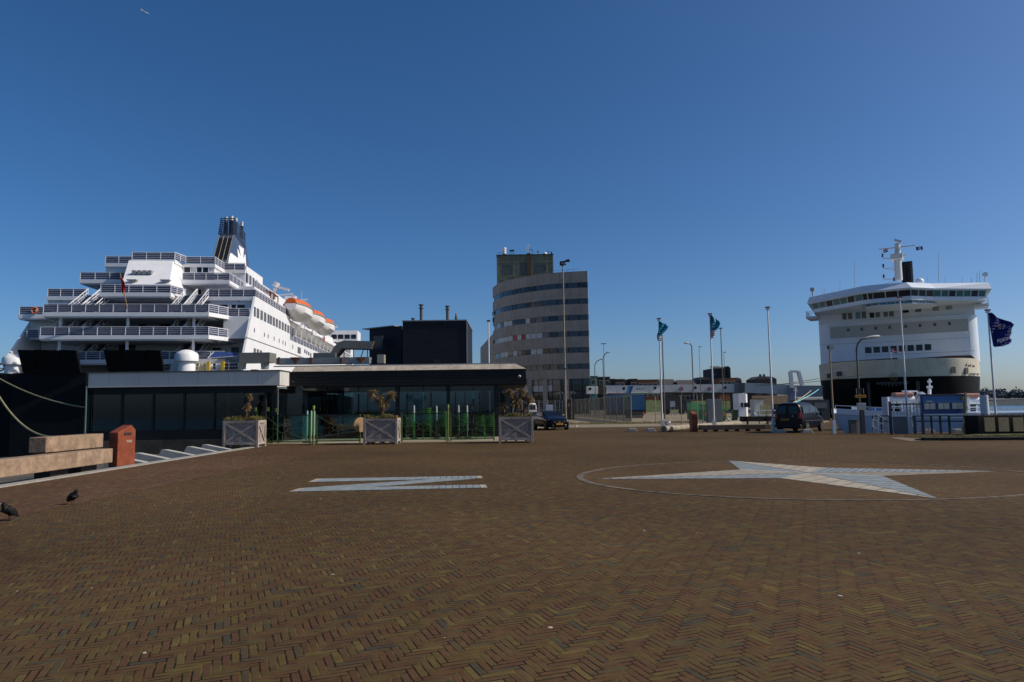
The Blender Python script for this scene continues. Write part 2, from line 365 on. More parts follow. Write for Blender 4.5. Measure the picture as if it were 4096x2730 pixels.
# hull: loft of cross-sections
def hull_ring(t, hw, zt, flare=0):
    return [V((-hw+flare, t, -5)), V((hw-flare, t, -5)), V((hw, t, 3)), V((hw, t, zt)), V((-hw, t, zt)), V((-hw, t, 3))]
mb = MB(); mb.loft([hull_ring(.4, HW, 5.2), hull_ring(115, HW, 5.2), hull_ring(135, 9, 5.6, 3), hull_ring(152, 1.2, 6.5, .8)])
mb.build('hull', hullblack, ship)
mb = MB(); mb.loft([hull_ring(9, HW, 13.7), hull_ring(115, HW, 13.7), hull_ring(137, 10, 14.6, 3), hull_ring(156, 1.4, 16, .8)][0:4])
mb.v = [(x, y, max(z, 5.21)) for x, y, z in mb.v]; mb.build('topsides', white, ship)
# full-height stern side walls with the raked aft edge
for sg in (1, -1):
    mb = MB()
    pts = [(5.4, 17.6), (.2, 8.9), (.4, 5.21), (9.5, 5.21), (28, 13.5), (28, 17.6)] if sg > 0 else [(5.4, 14.6), (.2, 8.9), (.4, 5.21), (9.5, 5.21), (28, 13.5), (28, 14.6)]
    mb.prism([V((sg*(HW-.25), t, z)) for t, z in pts], (sg*.28, 0, 0))
    mb.build('side_wall', white, ship)
# houses, deck by deck (solid, stepped forward going up)
mb = MB()
mb.box(-14.3, 14.3, 11, 60, 5.3, 8.5); mb.box(-14.3, 14.3, 7.2, 60, 8.5, 11.5)
mb.box(-11.0, 11.0, 8, 60, 11.5, 14.5); mb.box(11.0, 14.34, 3.4, 60, 11.5, 14.5); mb.box(-14.34, -11.0, 4.5, 60, 11.5, 14.5)
mb.box(-11.3, 14.3, 9.4, 28, 14.5, 17.5); mb.box(-11.3, 11.2, 28, 118, 13.7, 17.5)
mb.box(-10.2, 12.2, 14, 29, 17.5, 20.5); mb.box(-10.2, 10.0, 28, 118, 17.5, 20.5)
mb.box(-9.6, 10.0, 17.5, 27.6, 20.5, 24.35); mb.box(-9.6, 9.98, 27.6, 46, 20.5, 23.2); mb.box(-9, 9, 46, 118, 20.5, 22.2)
mb.build('deckhouse', white, ship)
# bridge with wings
br = MB(); br.box(-16, 16, 112, 120, 21.2, 24.5); br.box(-13, 13, 118, 127, 13.7, 21.2); br.box(13.5, 16, 113, 119.5, 20.2, 21.2)
bo = br.build('bridge', white, ship)
for k in range(4):
    MB().box(8.6+k*1.85, 10.1+k*1.85, 111.93, 111.99, 22.0, 23.3).build('bridge_window', glassdk, bo)
# slanted centre block
pl, pr = S(516, 1040, 9.7).x, S(692, 1040, 9.7).x; bl, brr = S(486, 1138, 3.2).x, S(677, 1138, 3.2).x
mb = MB(); mb.add([(pl, 9.7, 23.5), (pr, 9.7, 23.5), (brr, 3.1, 18.6), (bl, 3.1, 18.6), (bl, 3.1, 17.7), (brr, 3.1, 17.7), (pl, 16, 23.5), (pr, 16, 23.5), (bl, 16, 17.7), (brr, 16, 17.7)],
    [(0, 3, 2, 1), (3, 4, 5, 2), (0, 1, 7, 6), (1, 2, 5, 9, 7), (0, 6, 8, 4, 3)])
cb = mb.build('slanted_stern_block', white, ship)
for k in range(4):
    x = pl + (pr-pl)*(.40+.115*k); y0 = 5.0
    MB().box(x-.25, x+.25, 5.6, 6.6, 20.75, 21.25).build('window', steel, cb)
for x in (.08, .78): MB().box(bl+(brr-bl)*x, bl+(brr-bl)*(x+.2), 3.5, 4.2, 19.45, 19.6).build('lamp_strip', steel, cb)
# projecting deck slabs: (z floor, s range, t front, t back)
def sx(px, t): return S(px, 1300, t).x
mb = MB(); top = MB()
slabs1 = [(8.68, -11.4, 11.6, 2.2, 8), (11.67, sx(159, 0), sx(836, 0), 0, 8.2), (14.66, sx(167, 0), sx(834, 0), 0, 9.6), (14.66, 11.0, 14.3, 4, 9.6), (14.66, -14.6, -11.0, 2.2, 9.6),
          (17.66, sx(393, 2.5), sx(679, 2.5), 2.5, 4), (17.66, -11.4, 12.2, 5.9, 14.2), (17.66, 12.2, 14.6, 5.9, 28.2), (17.66, -13.2, -11.4, 5.9, 14.2), (20.66, sx(309, 9.5), sx(914, 9.5), 9.5, 18),
          (23.66, sx(516, 9.7), sx(692, 9.7), 9.6, 18), (23.66, sx(408, 12.5), sx(854, 12.5), 12.5, 18), (11.67, 10.4, 11.1, 2.6, 8), (23.66, 8.2, 10.0, 17.0, 18)]
for z, x0, x1, t0, t1 in slabs1:
    mb.box(x0, x1, t0, t1, z-.56, z-.03); top.box(x0+.06, x1-.06, t0+.08, t1, z-.03, z)
    mb.box(x0+.12, x1-.12, t0+.14, t1, z-.72, z-.56)
# chamfered corners between the wide decks and the outboard ones
for z in (11.67, 14.66):
    a = slabs1[1][2] if z < 12 else slabs1[2][2]
    mb.prism([V((a, 0, z-.56)), V((a+1.5, 3.2, z-.56)), V((a+1.5, 8, z-.56)), V((a, 8, z-.56))], (0, 0, .53))
    top.prism([V((a, 0.06, z-.03)), V((a+1.45, 3.26, z-.03)), V((a+1.45, 8, z-.03)), V((a, 8, z-.03))], (0, 0, .02))
mb.build('deck_slab', white, ship)
for x0, x1, t0, z0, z1 in ((sx(408, 12.5)+.15, pl, 12.7, 20.66, 22.95), (pr, sx(854, 12.5)-.15, 12.7, 20.66, 22.95), (-13.1, sx(338, 6)-.1, 6.2, 14.66, 16.95), (sx(835, 6), 14.3, 6.2, 14.66, 16.95), (8.3, 9.95, 17.2, 20.66, 22.95)): MB().box(x0, x1, t0, 17.4 if z0 > 20 else 9.4, z0, z1).build('bulkhead', white, ship)
top.build('deck_surface', deckgreen, ship)
# railings
def rail(par, pts, h=1.05, infill=True, sp=1.75, name='railing', bars=4, r=.032, mats=None):
    mb = MB(); mats = mats or [white, railnavy]
    for a, b in zip(pts, pts[1:]):
        a = V(a); b = V(b); L = (b-a).length; n = max(1, round(L/sp))
        for k in range(n+1):
            p = a.lerp(b, k/n); mb.bar(p, p+V((0, 0, h)), .075, .075, up=(b-a).normalized())
        for k in range(bars):
            z = h*(k+1)/bars; mb.bar(a+V((0, 0, z)), b+V((0, 0, z)), r*(2.2 if k == bars-1 else 1.1), r*(2.2 if k == bars-1 else 1.1))
        if infill:
            d = (b-a).normalized(); nn = V((-d.y, d.x, 0))*.05
            mb.prism([a+nn+V((0, 0, .04)), b+nn+V((0, 0, .04)), b+nn+V((0, 0, h-.08)), a+nn+V((0, 0, h-.08))], nn*.3, 1)
    return mb.build(name, mats, par)
L11, R11 = sx(159, 0), sx(836, 0); L14, R14 = sx(167, 0), sx(834, 0); e = .07
rail(ship, [(-9.5, 2.3, 8.68), (11.5, 2.3, 8.68)], 1.0)
rail(ship, [(L11+e, e, 11.67), (R11-e, e, 11.67), (R11+1.4, 3.3, 11.67)])
rail(ship, [(L14+e, e, 14.66), (R14-e, e, 14.66), (R14+1.4, 3.3, 14.66)])
rail(ship, [(R14+1.2, 4.1, 14.66), (14.2, 4.1, 14.66)]); rail(ship, [(-14.5, 2.3, 14.66), (L14, 2.3, 14.66)]); rail(ship, [(-13.6, 2.6, 11.67), (L11, 2.6, 11.67)])
rail(ship, [(sx(393, 2.5)+e, 2.6, 17.66), (sx(679, 2.5)-e, 2.6, 17.66), (sx(679, 2.5)+.6, 5.2, 17.66)])
rail(ship, [(-13.1, 6.0, 17.66), (sx(338, 6), 6.0, 17.66)]); rail(ship, [(sx(821, 6), 6.0, 17.66), (14.5, 6.0, 17.66), (14.5, 28, 17.66)])
rail(ship, [(sx(309, 9.5)+e, 9.6, 20.66), (sx(488, 9.5), 9.6, 20.66)]); rail(ship, [(sx(723, 9.5), 9.6, 20.66), (sx(914, 9.5)-e, 9.6, 20.66), (sx(914, 9.5)-e, 17, 20.66)])
rail(ship, [(sx(516, 9.7)+e, 9.7, 23.66), (sx(692, 9.7)-e, 9.7, 23.66), (sx(692, 9.7)+.5, 12.5, 23.66), (sx(854, 12.5)-e, 12.6, 23.66), (sx(854, 12.5)-e, 17.0, 23.66), (9.9, 17.1, 23.66)])
rail(ship, [(sx(408, 12.5)+e, 12.6, 23.66), (sx(516, 12.5), 12.6, 23.66)])
rail(ship, [(14.5, 28.5, 13.7), (14.5, 112, 13.7)], 1.1, sp=3.0)
rail(ship, [(12.1, 14.1, 20.6), (12.1, 28, 20.6)], 1.0)
# pillars under the overhangs
for px in (241, 511, 775):
    for z, t_ in ((8.7, .7), (11.7, .7), (5.3, 2.4)): MB().box(sx(px, .8)-.14, sx(px, .8)+.14, t_, t_+.3, z, z+2.3+(.4 if z < 6 else 0)).build('pillar', white, ship)
# stair flights with white handrails
def stairs(xa, xb, z, t0=.9, run=4.6):
    mb = MB(); n = 11
    for k in range(n):
        tt = t0 + run*k/n; mb.box(xa, xb, tt, tt+run/n*.95, z+3*k/n, z+3*(k+1)/n, 0)
    for x in (xa, xb):
        mb.bar((x, t0-.3, z+.05), (x, t0+run, z+2.95), .07, .22, 1); mb.bar((x, t0-.3, z+1.0), (x, t0+run, z+3.95), .07, .09, 1); mb.bar((x, t0-.3, z+.55), (x, t0+run, z+3.45), .04, .05, 1)
        for k in range(5):
            q = k/4; mb.bar((x, t0-.3+(run+.3)*q, z+2.9*q), (x, t0-.3+(run+.3)*q, z+.98+2.95*q), .06, .06, 1)
    return mb.build('stair_flight', [navy, white], ship)
for z in (14.66, 11.67, 8.68):
    for a, b in ((273, 328), (328, 383), (684, 735), (735, 786)): stairs(sx(a, .9)+.06, sx(b, .9)-.06, z, .9 if z > 9 else 2.8)
# doors and windows in the recessed stern walls
for (p0, y0, p1, y1, t) in ((470, 1195, 520, 1235, 9.3), (530, 1195, 580, 1235, 9.3), (585, 1195, 640, 1235, 9.3), (556, 1290, 585, 1320, 7.9), (640, 1285, 700, 1322, 7.9), (476, 1366, 508, 1402, 7.1), (512, 1366, 545, 1402, 7.1), (400, 1370, 430, 1402, 7.1),
        (877, 1220, 912, 1246, 6.15), (925, 1220, 945, 1246, 6.15), (948, 1220, 980, 1246, 6.15), (793, 1160, 806, 1178, 13.9), (737, 1068, 762, 1092, 12.65), (788, 1068, 808, 1092, 12.65), (812, 1068, 834, 1092, 12.65), (853, 1392, 885, 1412, 7.1), (925, 1390, 958, 1412, 7.1), (430, 1095, 445, 1112, 13.9)):
    a = S(p0, y1, t); b = S(p1, y0, t)
    o = MB().box(a.x, b.x, t-.06, t+.02, a.z, b.z).build('window', glassdk, ship)
    mb = MB(); 
    for q in (a.x-.05, b.x+.05): mb.box(q-.05, q+.05, t-.1, t, a.z-.05, b.z+.05)
    mb.box(a.x, b.x, t-.1, t, b.z, b.z+.1); mb.build('window_frame', white, o)
# side windows (right side of the hull, seen at a steep angle)
def sidewin(px0, px1, y0, y1, s0=HW+.06, t_=.04, name='window', panes=2):
    a = SS(px0, y0, s0); b = SS(px1, y0, s0); zt = a.z; zb = SS(px0, y1, s0).z
    L = (b.y-a.y)
    o = MB().box(s0-t_, s0, a.y, b.y, zb, zt).build(name, glassdk, ship)
    for k in range(panes):
        q = a.y + L*(k+.5)/panes
        MB().box(s0, s0+.015, q-L*.06, q+L*.12, zb+.05, zt-.05).build('curtain', curtain, o)
    return o
wx = [1017, 1028, 1043, 1057, 1071, 1080, 1092, 1104, 1116, 1128, 1139, 1150, 1160, 1170]
for i, x in enumerate(wx):
    f = (x-1017)/153; sidewin(x, x+(7 if i in (0, 4, 13) else 10-3*f), 1227+f*84, 1266+f*74, panes=1 if i in (0, 4, 13) else 2)
for i in range(3): sidewin(1016+i*12, 1024+i*12, 1393+i*4, 1420)
sidewin(1192, 1204, 1388, 1412)
for i in range(4): sidewin(1218+i*8, 1222+i*8, 1398+i*5, 1412+i*5, panes=1)
for x, y in ((1018, 1322), (1058, 1340), (1073, 1346), (1097, 1356), (1117, 1364), (1132, 1371), (1142, 1375), (1172, 1388)):
    a = SS(x, y-8, HW+.05); b = SS(x, y+8, HW+.05); MB().box(HW+.03, HW+.06, a.y-.18, a.y+.18, b.z, a.z).build('porthole', glassdk, ship)
MB().bar(V((HW+.05, .9, 11.45)), V((HW+.05, 60, 11.45)), .06, .12).build('rubbing_strake', steel, ship)
for i in range(4):
    a = SS(986+i*12.8, 1092+i*9.5, 10.05); b = SS(986+i*12.8, 1130+i*7.5, 10.05); c = SS(994+i*12.8, 1100, 10.05)
    o = MB().box(10.0, 10.06, a.y, c.y, b.z, a.z).build('window', glassdk, ship)
    MB().box(10.06, 10.08, a.y+(c.y-a.y)*.4, a.y+(c.y-a.y)*.6, b.z, a.z).build('curtain', curtain, o)
# funnel
fn = MB(); b0, b1_, t0_, t1_ = S(847, 1030, 38.6).x, S(909, 1052, 38.6).x, S(877, 937, 43).x, S(937, 937, 43).x
fr_s = (b1_+t1_)/2; fl_s = (b0+t0_)/2; fh = fr_s
fA, fB = SS(909, 1052, fr_s), SS(937, 937, fr_s); fC, fD = SS(996, 1064, fr_s), SS(983, 966, fr_s)
sl = (fB.y-fA.y)/(fB.z-fA.z); sl2 = (fD.y-fC.y)/(fD.z-fC.z); zt_f = fB.z; ya = lambda z: fA.y+(z-fA.z)*sl; yf = lambda z: fC.y+(z-fC.z)*sl2
q = [V((x, t, z)) for x in (fl_s, fr_s) for t, z in ((ya(22), 22), (yf(22), 22), (yf(fD.z), fD.z), (ya(zt_f), zt_f))]
fn.add(q, [(0, 1, 2, 3), (7, 6, 5, 4), (0, 4, 5, 1), (1, 5, 6, 2), (2, 6, 7, 3), (3, 7, 4, 0)]); fo = fn.build('funnel', M('funnel navy', (.06, .09, .16), .45, var=.12, sc_=.4), ship)
mb = MB(); frm = MB()
def fa(u, v): # on the sloped aft face
    z = 22+(zt_f-22)*v; return V((fl_s+(fr_s-fl_s)*u, ya(z)-.05, z))
for i in range(3):
    for j in range(2):
        u0_, v0_ = .08+i*.3, .18+j*.40; MB().prism([fa(u0_, v0_), fa(u0_+.25, v0_), fa(u0_+.25, v0_+.35), fa(u0_, v0_+.35)], (0, .04, 0)).build('louvre', M('louvre dark', (.014, .010, .011), .5, var=.3), fo)
for u in (.045, .355, .655, .955): frm.bar(fa(u, .14), fa(u, .98), .07, .06)
for v in (.15, .555, .96): frm.bar(fa(.03, v), fa(.97, v), .07, .07)
frm.build('louvre_frame', M('old trim', (.44, .43, .32), .6, var=.3), fo)
em = [(909, 1075), (916, 1030), (921, 1013), (926, 1014), (952, 1034), (949, 997), (951, 997), (963.5, 1029), (954, 981), (975, 996), (972, 1037), (979, 1019), (981.5, 1019), (984, 1057), (985, 1080)]
MB().prism([SS(x, y, fh+.03) for x, y in em], (.03, 0, 0)).build('emblem', M('emblem white', (.82, .82, .82), .4, var=.02), fo)
cm = (fl_s+fr_s)/2; yb0, yb1 = ya(zt_f), yf(fD.z)
for x, y, rr, pz in ((cm-.45, yb0+.9, .36, 870), (cm+.45, yb0+1.2, .42, 866), (cm+1.05, yb0+2.2, .28, 874), (fr_s-.5, yb1-1.2, .3, 888)):
    zz = PL(930, pz, O1+h1*y, h1).z; mb = MB(); mb.tube((x, y, zt_f-.2), (x, y, zz-.9), rr, n=12, mi=1); mb.tube((x, y, zz-.9), (x, y, zz), rr*1.02, n=12); mb.build('exhaust_pipe', [M('bare exhaust steel', (.55, .52, .48), .35, metal=.6), hullblack], fo, smooth=True)
mb = MB()
for k in range(8):
    f = k/7; z = zt_f+.1+3.0*f; g_ = .5*(1-f)
    P = [V((fl_s+.15-g_*.5, yb0+.2-g_, z)), V((fr_s-.1+g_*.3, yb0+.2-g_, z)), V((fr_s-.1+g_*.3, yb1-.2, z-1.1)), V((fl_s+.15-g_*.5, yb1-.2, z-1.1))]
    for a, b in zip(P, P[1:]+P[:1]): mb.bar(a, b, .08, .18)
for x in (fl_s+.15, cm, fr_s-.1): mb.bar((x, yb0+.1, zt_f), (x, yb0+.2, zt_f+3.1), .1, .1)
for f in (0, .25, .5, .75, 1): y_ = yb0+.2+(yb1-yb0-.4)*f; mb.bar((fr_s-.1, y_, zt_f-1.1*f), (fr_s-.1, y_, zt_f+3.1-1.1*f), .1, .1)
mb.build('exhaust_cage', navy, fo)
# lifeboats on davits
def lifeboat(t0, L, zc):
    mb = MB(); rings = []; N = 11; s0 = 15.4
    for k in range(N):
        f = k/(N-1); w_ = 2.2*math.sin(math.pi*min(1, max(0, .06+.88*f)))**.55; dz = 2.25*math.sin(math.pi*(.08+.84*f))**.5; t = t0+L*f
        rings.append([V((s0-w_, t, zc)), V((s0-w_*.93, t, zc-dz*.55)), V((s0-w_*.45, t, zc-dz*.95)), V((s0, t, zc-dz*1.05)), V((s0+w_*.45, t, zc-dz*.95)), V((s0+w_*.93, t, zc-dz*.55)), V((s0+w_, t, zc))])
    mb.loft(rings); bo = mb.build('lifeboat', white, ship, smooth=True)
    cv = MB(); rings = []
    for k in range(N):
        f = k/(N-1); w_ = 2.2*math.sin(math.pi*min(1, max(0, .06+.88*f)))**.55; up = 1.15*math.sin(math.pi*(.12+.76*f))**.35; t = t0+L*f
        rings.append([V((s0-w_, t, zc+.08)), V((s0-w_*.8, t, zc+up*.75)), V((s0-w_*.3, t, zc+up*1.1)), V((s0+w_*.3, t, zc+up*1.1)), V((s0+w_*.8, t, zc+up*.75)), V((s0+w_, t, zc+.08))])
    cv.loft(rings); cv.build('canopy', orange, bo, smooth=False)
    gr = MB()
    for a, b in zip(range(N-1), range(1, N)):
        for sg in (1, -1):
            wa = 2.2*math.sin(math.pi*(.06+.88*a/(N-1)))**.55+.05; wb_ = 2.2*math.sin(math.pi*(.06+.88*b/(N-1)))**.55+.05
            gr.bar((s0+sg*wa, t0+L*a/(N-1), zc), (s0+sg*wb_, t0+L*b/(N-1), zc), .1, .16)
    gr.build('gunwale', M('fender grey', (.25, .24, .22), .8), bo)
    return bo
for t0, L, zc in ((24.6, 13.0, 19.5), (38.4, 13, 19.7), (52.0, 11.5, 19.8)): lifeboat(t0, L, zc)
for t in (24, 38, 51.6, 64, 78):
    mb = MB(); mb.bar((11.3, t, 17.6), (13.2, t, 22.2), .5, .45); mb.bar((13.2, t, 22.2), (15.2, t, 21.6), .4, .4); mb.bar((11.2, t, 16.5), (14.4, t, 14.2), .35, .35)
    mb.tube((12.9, t, 22.2), (13.3, t, 22.9), .5, n=10); mb.build('davit', white, ship)
# rescue boat and clutter on the boat deck
mb = MB(); mb.ell((12.6, 22.5, 19.0), .9, 2.6, .55); mb.build('rescue_boat', orange, ship, smooth=True)
mb = MB()
for t in (20, 22, 25): mb.bar((13.2, t, 17.7), (13.2, t, 20.6), .14, .14); mb.bar((13.2, t, 20.6), (12, t, 21), .12, .12)
mb.bar((13.2, 20, 20.6), (13.2, 25, 20.6), .16, .2); mb.build('boat_cradle', rust, ship)
mb = MB()
for k in range(16):
    t = 30+k*5; mb.box(11.2, 14.5, t, t+.15, 13.7, 13.75+rnd.random()*.5); mb.bar((14.2, t, 13.7), (14.2, t, 17), .15, .15)
mb.box(10.5, 14.6, 28.3, 112, 16.9, 17.1); mb.build('promenade_frame', white, ship)
# mast
mb = MB(); mb.bar((0, 92, 22), (0, 94, 31.5), 1.6, 1.2); mb.bar((-6, 94, 30.3), (5, 94, 30.8), .25, .35); mb.lathe([(.1, 0), (1.1, .2), (1.4, 1), (1.1, 2), (.3, 2.5)], (2.5, 80, 24.6), 12)
mb.bar((-3.2, 93.5, 31.8), (1.2, 93.5, 32.2), .3, .4)
for x, z in ((-3.8, 34), (3.5, 33), (-5, 31.8)): mb.bar((x, 94, 30.3), (x, 94, z), .08, .08)
mb.bar((3.6, 76, 22), (7.2, 84, 27.4), .9, .9); mb.build('mast', white, ship)
# ventilators, gear and flags at the stern
def mush(s_, t, z0, r, hgt):
    MB().lathe([(r*.72, 0), (r*.78, hgt*.25), (r*.72, hgt*.5), (r*.7, hgt*.62), (r, hgt*.64), (r, hgt*.84), (r*.85, hgt*.92), (r*.4, hgt), (.05, hgt*1.02)], (s_, t, z0), 20).build('ventilator', white, ship, smooth=True)
a = S(746, 1440, -.1); mush(a.x, -.1, 5.6, 1.45, a.z+1.25-5.6)
a = S(55, 1440, 1.2); mush(a.x, 1.2, 5.6, 1.3, 3.7)
mb = MB(); x0, x1 = sx(600, .8), sx(965, .8)
for k in range(9):
    x = x0 + (x1-x0)*k/8; mb.bar((x, .8, 6.3), (x, .8, 8.0), .09, .09)
for z in (7.1, 7.55, 8.0): mb.bar((x0, .8, z), (x1, .8, z), .05, .05)
mb.build('mooring_deck_rail', white, ship)
for px, c in ((708, white), (840, white), (885, white)):
    x = sx(px, 1.2); MB().tube((x-.5, 1.2, 7.5), (x+.5, 1.2, 7.5), .42, n=14).box(x-.7, x+.7, .9, 1.5, 5.2, 7.2).build('winch', c, ship)
for px in (778, 785, 802, 812, 822):
    x = sx(px, .9); MB().lathe([(.2, 0), (.2, .9), (.14, 1.2), (.02, 1.4)], (x, .9, 6.7), 10).build('gas_bottle', M('bottle cream', (.5, .45, .3), .5), ship, smooth=True)
for px in (838, 895):
    x = sx(px, .7); MB().box(x-.2, x+.2, .5, .9, 5.3, 8.2).build('locker', yellowp, ship)
MB().prism([S(830, 1433, 1.0), S(950, 1424, 1.0), S(950, 1411, 1.6), S(856, 1408, 1.6)], (0, .05, .03)).build('blue_awning', bluecloth, ship)
MB().bar(S(830, 1434, .98), S(950, 1425, .98), .06, .08).bar(S(830, 1434, .98), S(856, 1407, 1.6), .06, .06).build('awning_edge', white, ship)
mb = MB(); x = sx(0, 1); x1 = sx(62, 1)
for q in (x, (x+x1)/2, x1): mb.bar((q, 1, 5.2), (q, 1, 8.0), .1, .1)
for z in (6.9, 7.5, 8.0): mb.bar((x, 1, z), (x1, 1, z), .1, .1)
mb.build('yellow_platform_cage', yellowp, ship); MB().box(sx(40, 1.6), sx(66, 1.6), 1.6, 3, 5.2, 7.6).build('deck_locker', white, ship)
# raised stern ramps (black, in shade) and the black hull wing that carries them
mb = MB(); mb.box(sx(62, -1.5), sx(352, -1.5), -1.5, .5, -5, S(200, 1492, -1.5).z); mb.box(sx(-330, -.8), sx(70, -.8), -.8, .5, -5, S(30, 1495, -.8).z); mb.box(sx(340, -.9), HW, -.9, .42, -5, 5.0)
mb.build('stern_wing', hullblack, ship)
for (p0, p1, yb, tl) in ((92, 152, 1492, -22), (155, 250, 1492, -20), (256, 322, 1492, -20), (432, 500, 1490, -18), (503, 592, 1490, -18), (596, 655, 1490, -16)):
    t = -1.9; a = S(p0, yb, t); b = S(p1, yb, t); c = S(p1+tl, 1402, t-1.6); d = S(p0+tl, 1400, t-1.6)
    MB().prism([a, b, c, d], (0, .5, 0)).build('ramp_flap', hullblack, ship)
def buoy(par, c, ax, r=.38, world=False):
    mb = MB(); mb.torus(c, r, .1, ax); return mb.build('lifebuoy', orange, par, smooth=True, world=world)
buoy(ship, S(138, 1243, 2.1), (0, 1, 0)); buoy(ship, S(2, 1470, .9), (0, 1, 0), .45); a = S(762, 1478, .6); buoy(ship, a, (0, 1, 0), .4)
buoy(ship, SS(1297, 1357, 14.7), (1, 0, 0), .5)
MB().tube(S(510, 1238, -.3), S(480, 1092, -2.0), .06, n=8).build('flagstaff', M('varnished staff', (.4, .22, .06), .5), ship)
# red ensign hanging limp
fl = thing('ensign', 'limp red flag hanging on the slanted staff at the stern of the left ferry', 'flag', O1, A1)
mb = MB(); ft = []
for j in range(9):
    v = j/8; ft.append([S(484+9*v+ (5+13*math.sin(math.pi*min(1, v+.12)))*u - 3 + 2*math.sin(5*v+3*u), 1112+60*v+5*u, -2.35+.12*math.sin(9*u+6*v)+.9*v) for u in (0, .25, .5, .75, 1)])
mb.loft(ft, closed=False, cap=False); fo2 = mb.build('cloth', M('ensign red', (.62, .02, .02), .7), fl)
so_ = fo2.modifiers.new('thickness', 'SOLIDIFY'); so_.thickness = .02
# mooring ropes
def rope_obj(name, a, b, sag, r, mat, label):
    pts = [a.lerp(b, k/24) + V((0, 0, -sag*4*(k/24)*(1-k/24))) for k in range(25)]
    return tag(MB().path(pts, r, 6).build(name, mat, smooth=True), label, 'rope', None)
# ------------------------------------------------------------------ second ferry, bow-on at the right
C2 = V((77.3, 141.3, 0)); b2 = V((.8486, -.529, 0)); a2 = V((.529, .8486, 0)); A2 = math.atan2(-.529, .8486)
def B(px, py, y):
    p = PL(px, py, C2 + a2*y, a2) - C2; return V((p.dot(b2), y, p.z))
def Bz(px, py, z):
    p = G(px, py, z) - C2; return V((p.dot(b2), p.dot(a2), z))
white2 = M('ship white paint two', (.66, .72, .80), .42, var=.05, sc_=.35, streak=.10)
cream = M('cream bow paint', (.62, .56, .44), .5, var=.12, sc_=.3, streak=.3)
teal = GL('bridge glass', (.45, .85, .85), .75)
ferry2 = thing('ferry', 'white and cream ferry seen bow-on at the right, its black bow door open', 'ferry', C2, A2)
def plan(hx, yf, y0=2.0, y1=120, n=24, pw=2.4):
    """plan outline: straight sides from y1, rounded bow that reaches yf"""
    pts = [(-hx, y1)]
    for k in range(n+1):
        a = math.pi - math.pi*k/n; c, s = math.cos(a), math.sin(a)
        pts.append((hx*math.copysign(abs(c)**(2/pw), c), y0 - (y0-yf)*abs(s)**(2/pw)))
    pts.append((hx, y1)); return pts
def planloft(levels, name, mat, par=ferry2, smooth=True):
    mb = MB(); mb.loft([[V((x, y, z)) for x, y in plan(hx, yf, pw=pw)] for z, hx, yf, pw in levels]); return mb.build(name, mat, par, smooth=smooth)
planloft([(-5, 12.2, -9, 2.0), (0, 13.2, -10.5, 2.1), (2.8, 13.9, -11.5, 2.2), (6.35, 14.18, -12.5, 2.2)], 'hull', hullblack)
planloft([(6.35, 14.2, -12.55, 2.2), (9.1, 14.25, -13.2, 2.3), (9.6, 14.27, -13.3, 2.3)], 'bulwark', cream)
# lower superstructure with rounded corners, then the set-back upper wall
def rr(hx, y0, y1, r, n=8):
    pts = [(-hx, y1)]
    for k in range(n+1): a = math.pi + math.pi/2*k/n; pts.append((-hx+r+r*math.cos(a), y0+r+r*math.sin(a)))
    for k in range(n+1): a = -math.pi/2 + math.pi/2*k/n; pts.append((hx-r+r*math.cos(a), y0+r+r*math.sin(a)))
    pts.append((hx, y1)); return pts
mb = MB(); mb.loft([[V((x, y, z)) for x, y in rr(14.5, 1.5, 110, 3.2)] for z in (9.3, 18.6)]); lo = mb.build('superstructure', white2, ferry2, smooth=True)
MB().box(-14.1, 14.1, 1.95, 100, 18.58, 20.6).build('upper_wall', white2, ferry2)
for sg in (-1, 1):
    MB().prism([V((sg*14.1, 1.2, 20.4)), V((sg*14.1, 6.5, 20.4)), V((sg*16.4, 6.5, 20.4)), V((sg*16.4, .6, 20.4))], (0, 0, -.5)).build('wing_underside', white2, ferry2)
# bridge: chevron plan
CH = [(-16.4, 0), (-5.4, -6.9), (-2.0, -7.6), (3.4, -7.6), (7.1, -5.4), (16.4, 0), (16.4, 7), (-16.4, 7)]
ROOF = [(Bz(3227, 1192, 23.9)), Bz(3438, 1147, 23.9), Bz(3482, 1141, 23.9), Bz(3645, 1125.5, 23.9), Bz(3743, 1130, 23.9), Bz(3966, 1131.5, 23.9)]
ROOF = [(p.x, p.y) for p in ROOF] + [(16.6, 12), (-16.6, 12)]
def inset(P, d): 
    cx = sum(p[0] for p in P)/len(P); cy = sum(p[1] for p in P)/len(P); return [(cx+(x-cx)*(1-d/16.4), cy+(y-cy)*(1-d/10)) for x, y in P]
def L3(P, z): return [V((x, y, z)) for x, y in P]
RT = L3(inset(ROOF, .5), 23.95)
for k_ in (3, 4): RT[k_] += V((-.75, .8, 0))
mb = MB(); mb.loft([L3(inset(ROOF, .2), 22.45), L3(ROOF, 22.75), RT]); mb.build('bridge_roof', white2, ferry2)
BW = inset(ROOF, 1.2); mb = MB(); mb.loft([L3(BW, 20.6), L3(BW, 21.35)]); mb.build('bridge_front', white2, ferry2)
def lerp2(a, b, t): return V((a[0]+(b[0]-a[0])*t, a[1]+(b[1]-a[1])*t, 0))
MB().loft([L3(inset(ROOF, 2.6), 21.3), L3(inset(ROOF, 2.6), 22.5)]).build('bridge_interior', M('bridge interior', (.03, .05, .05), .6), ferry2)
WT = inset(ROOF, .9)
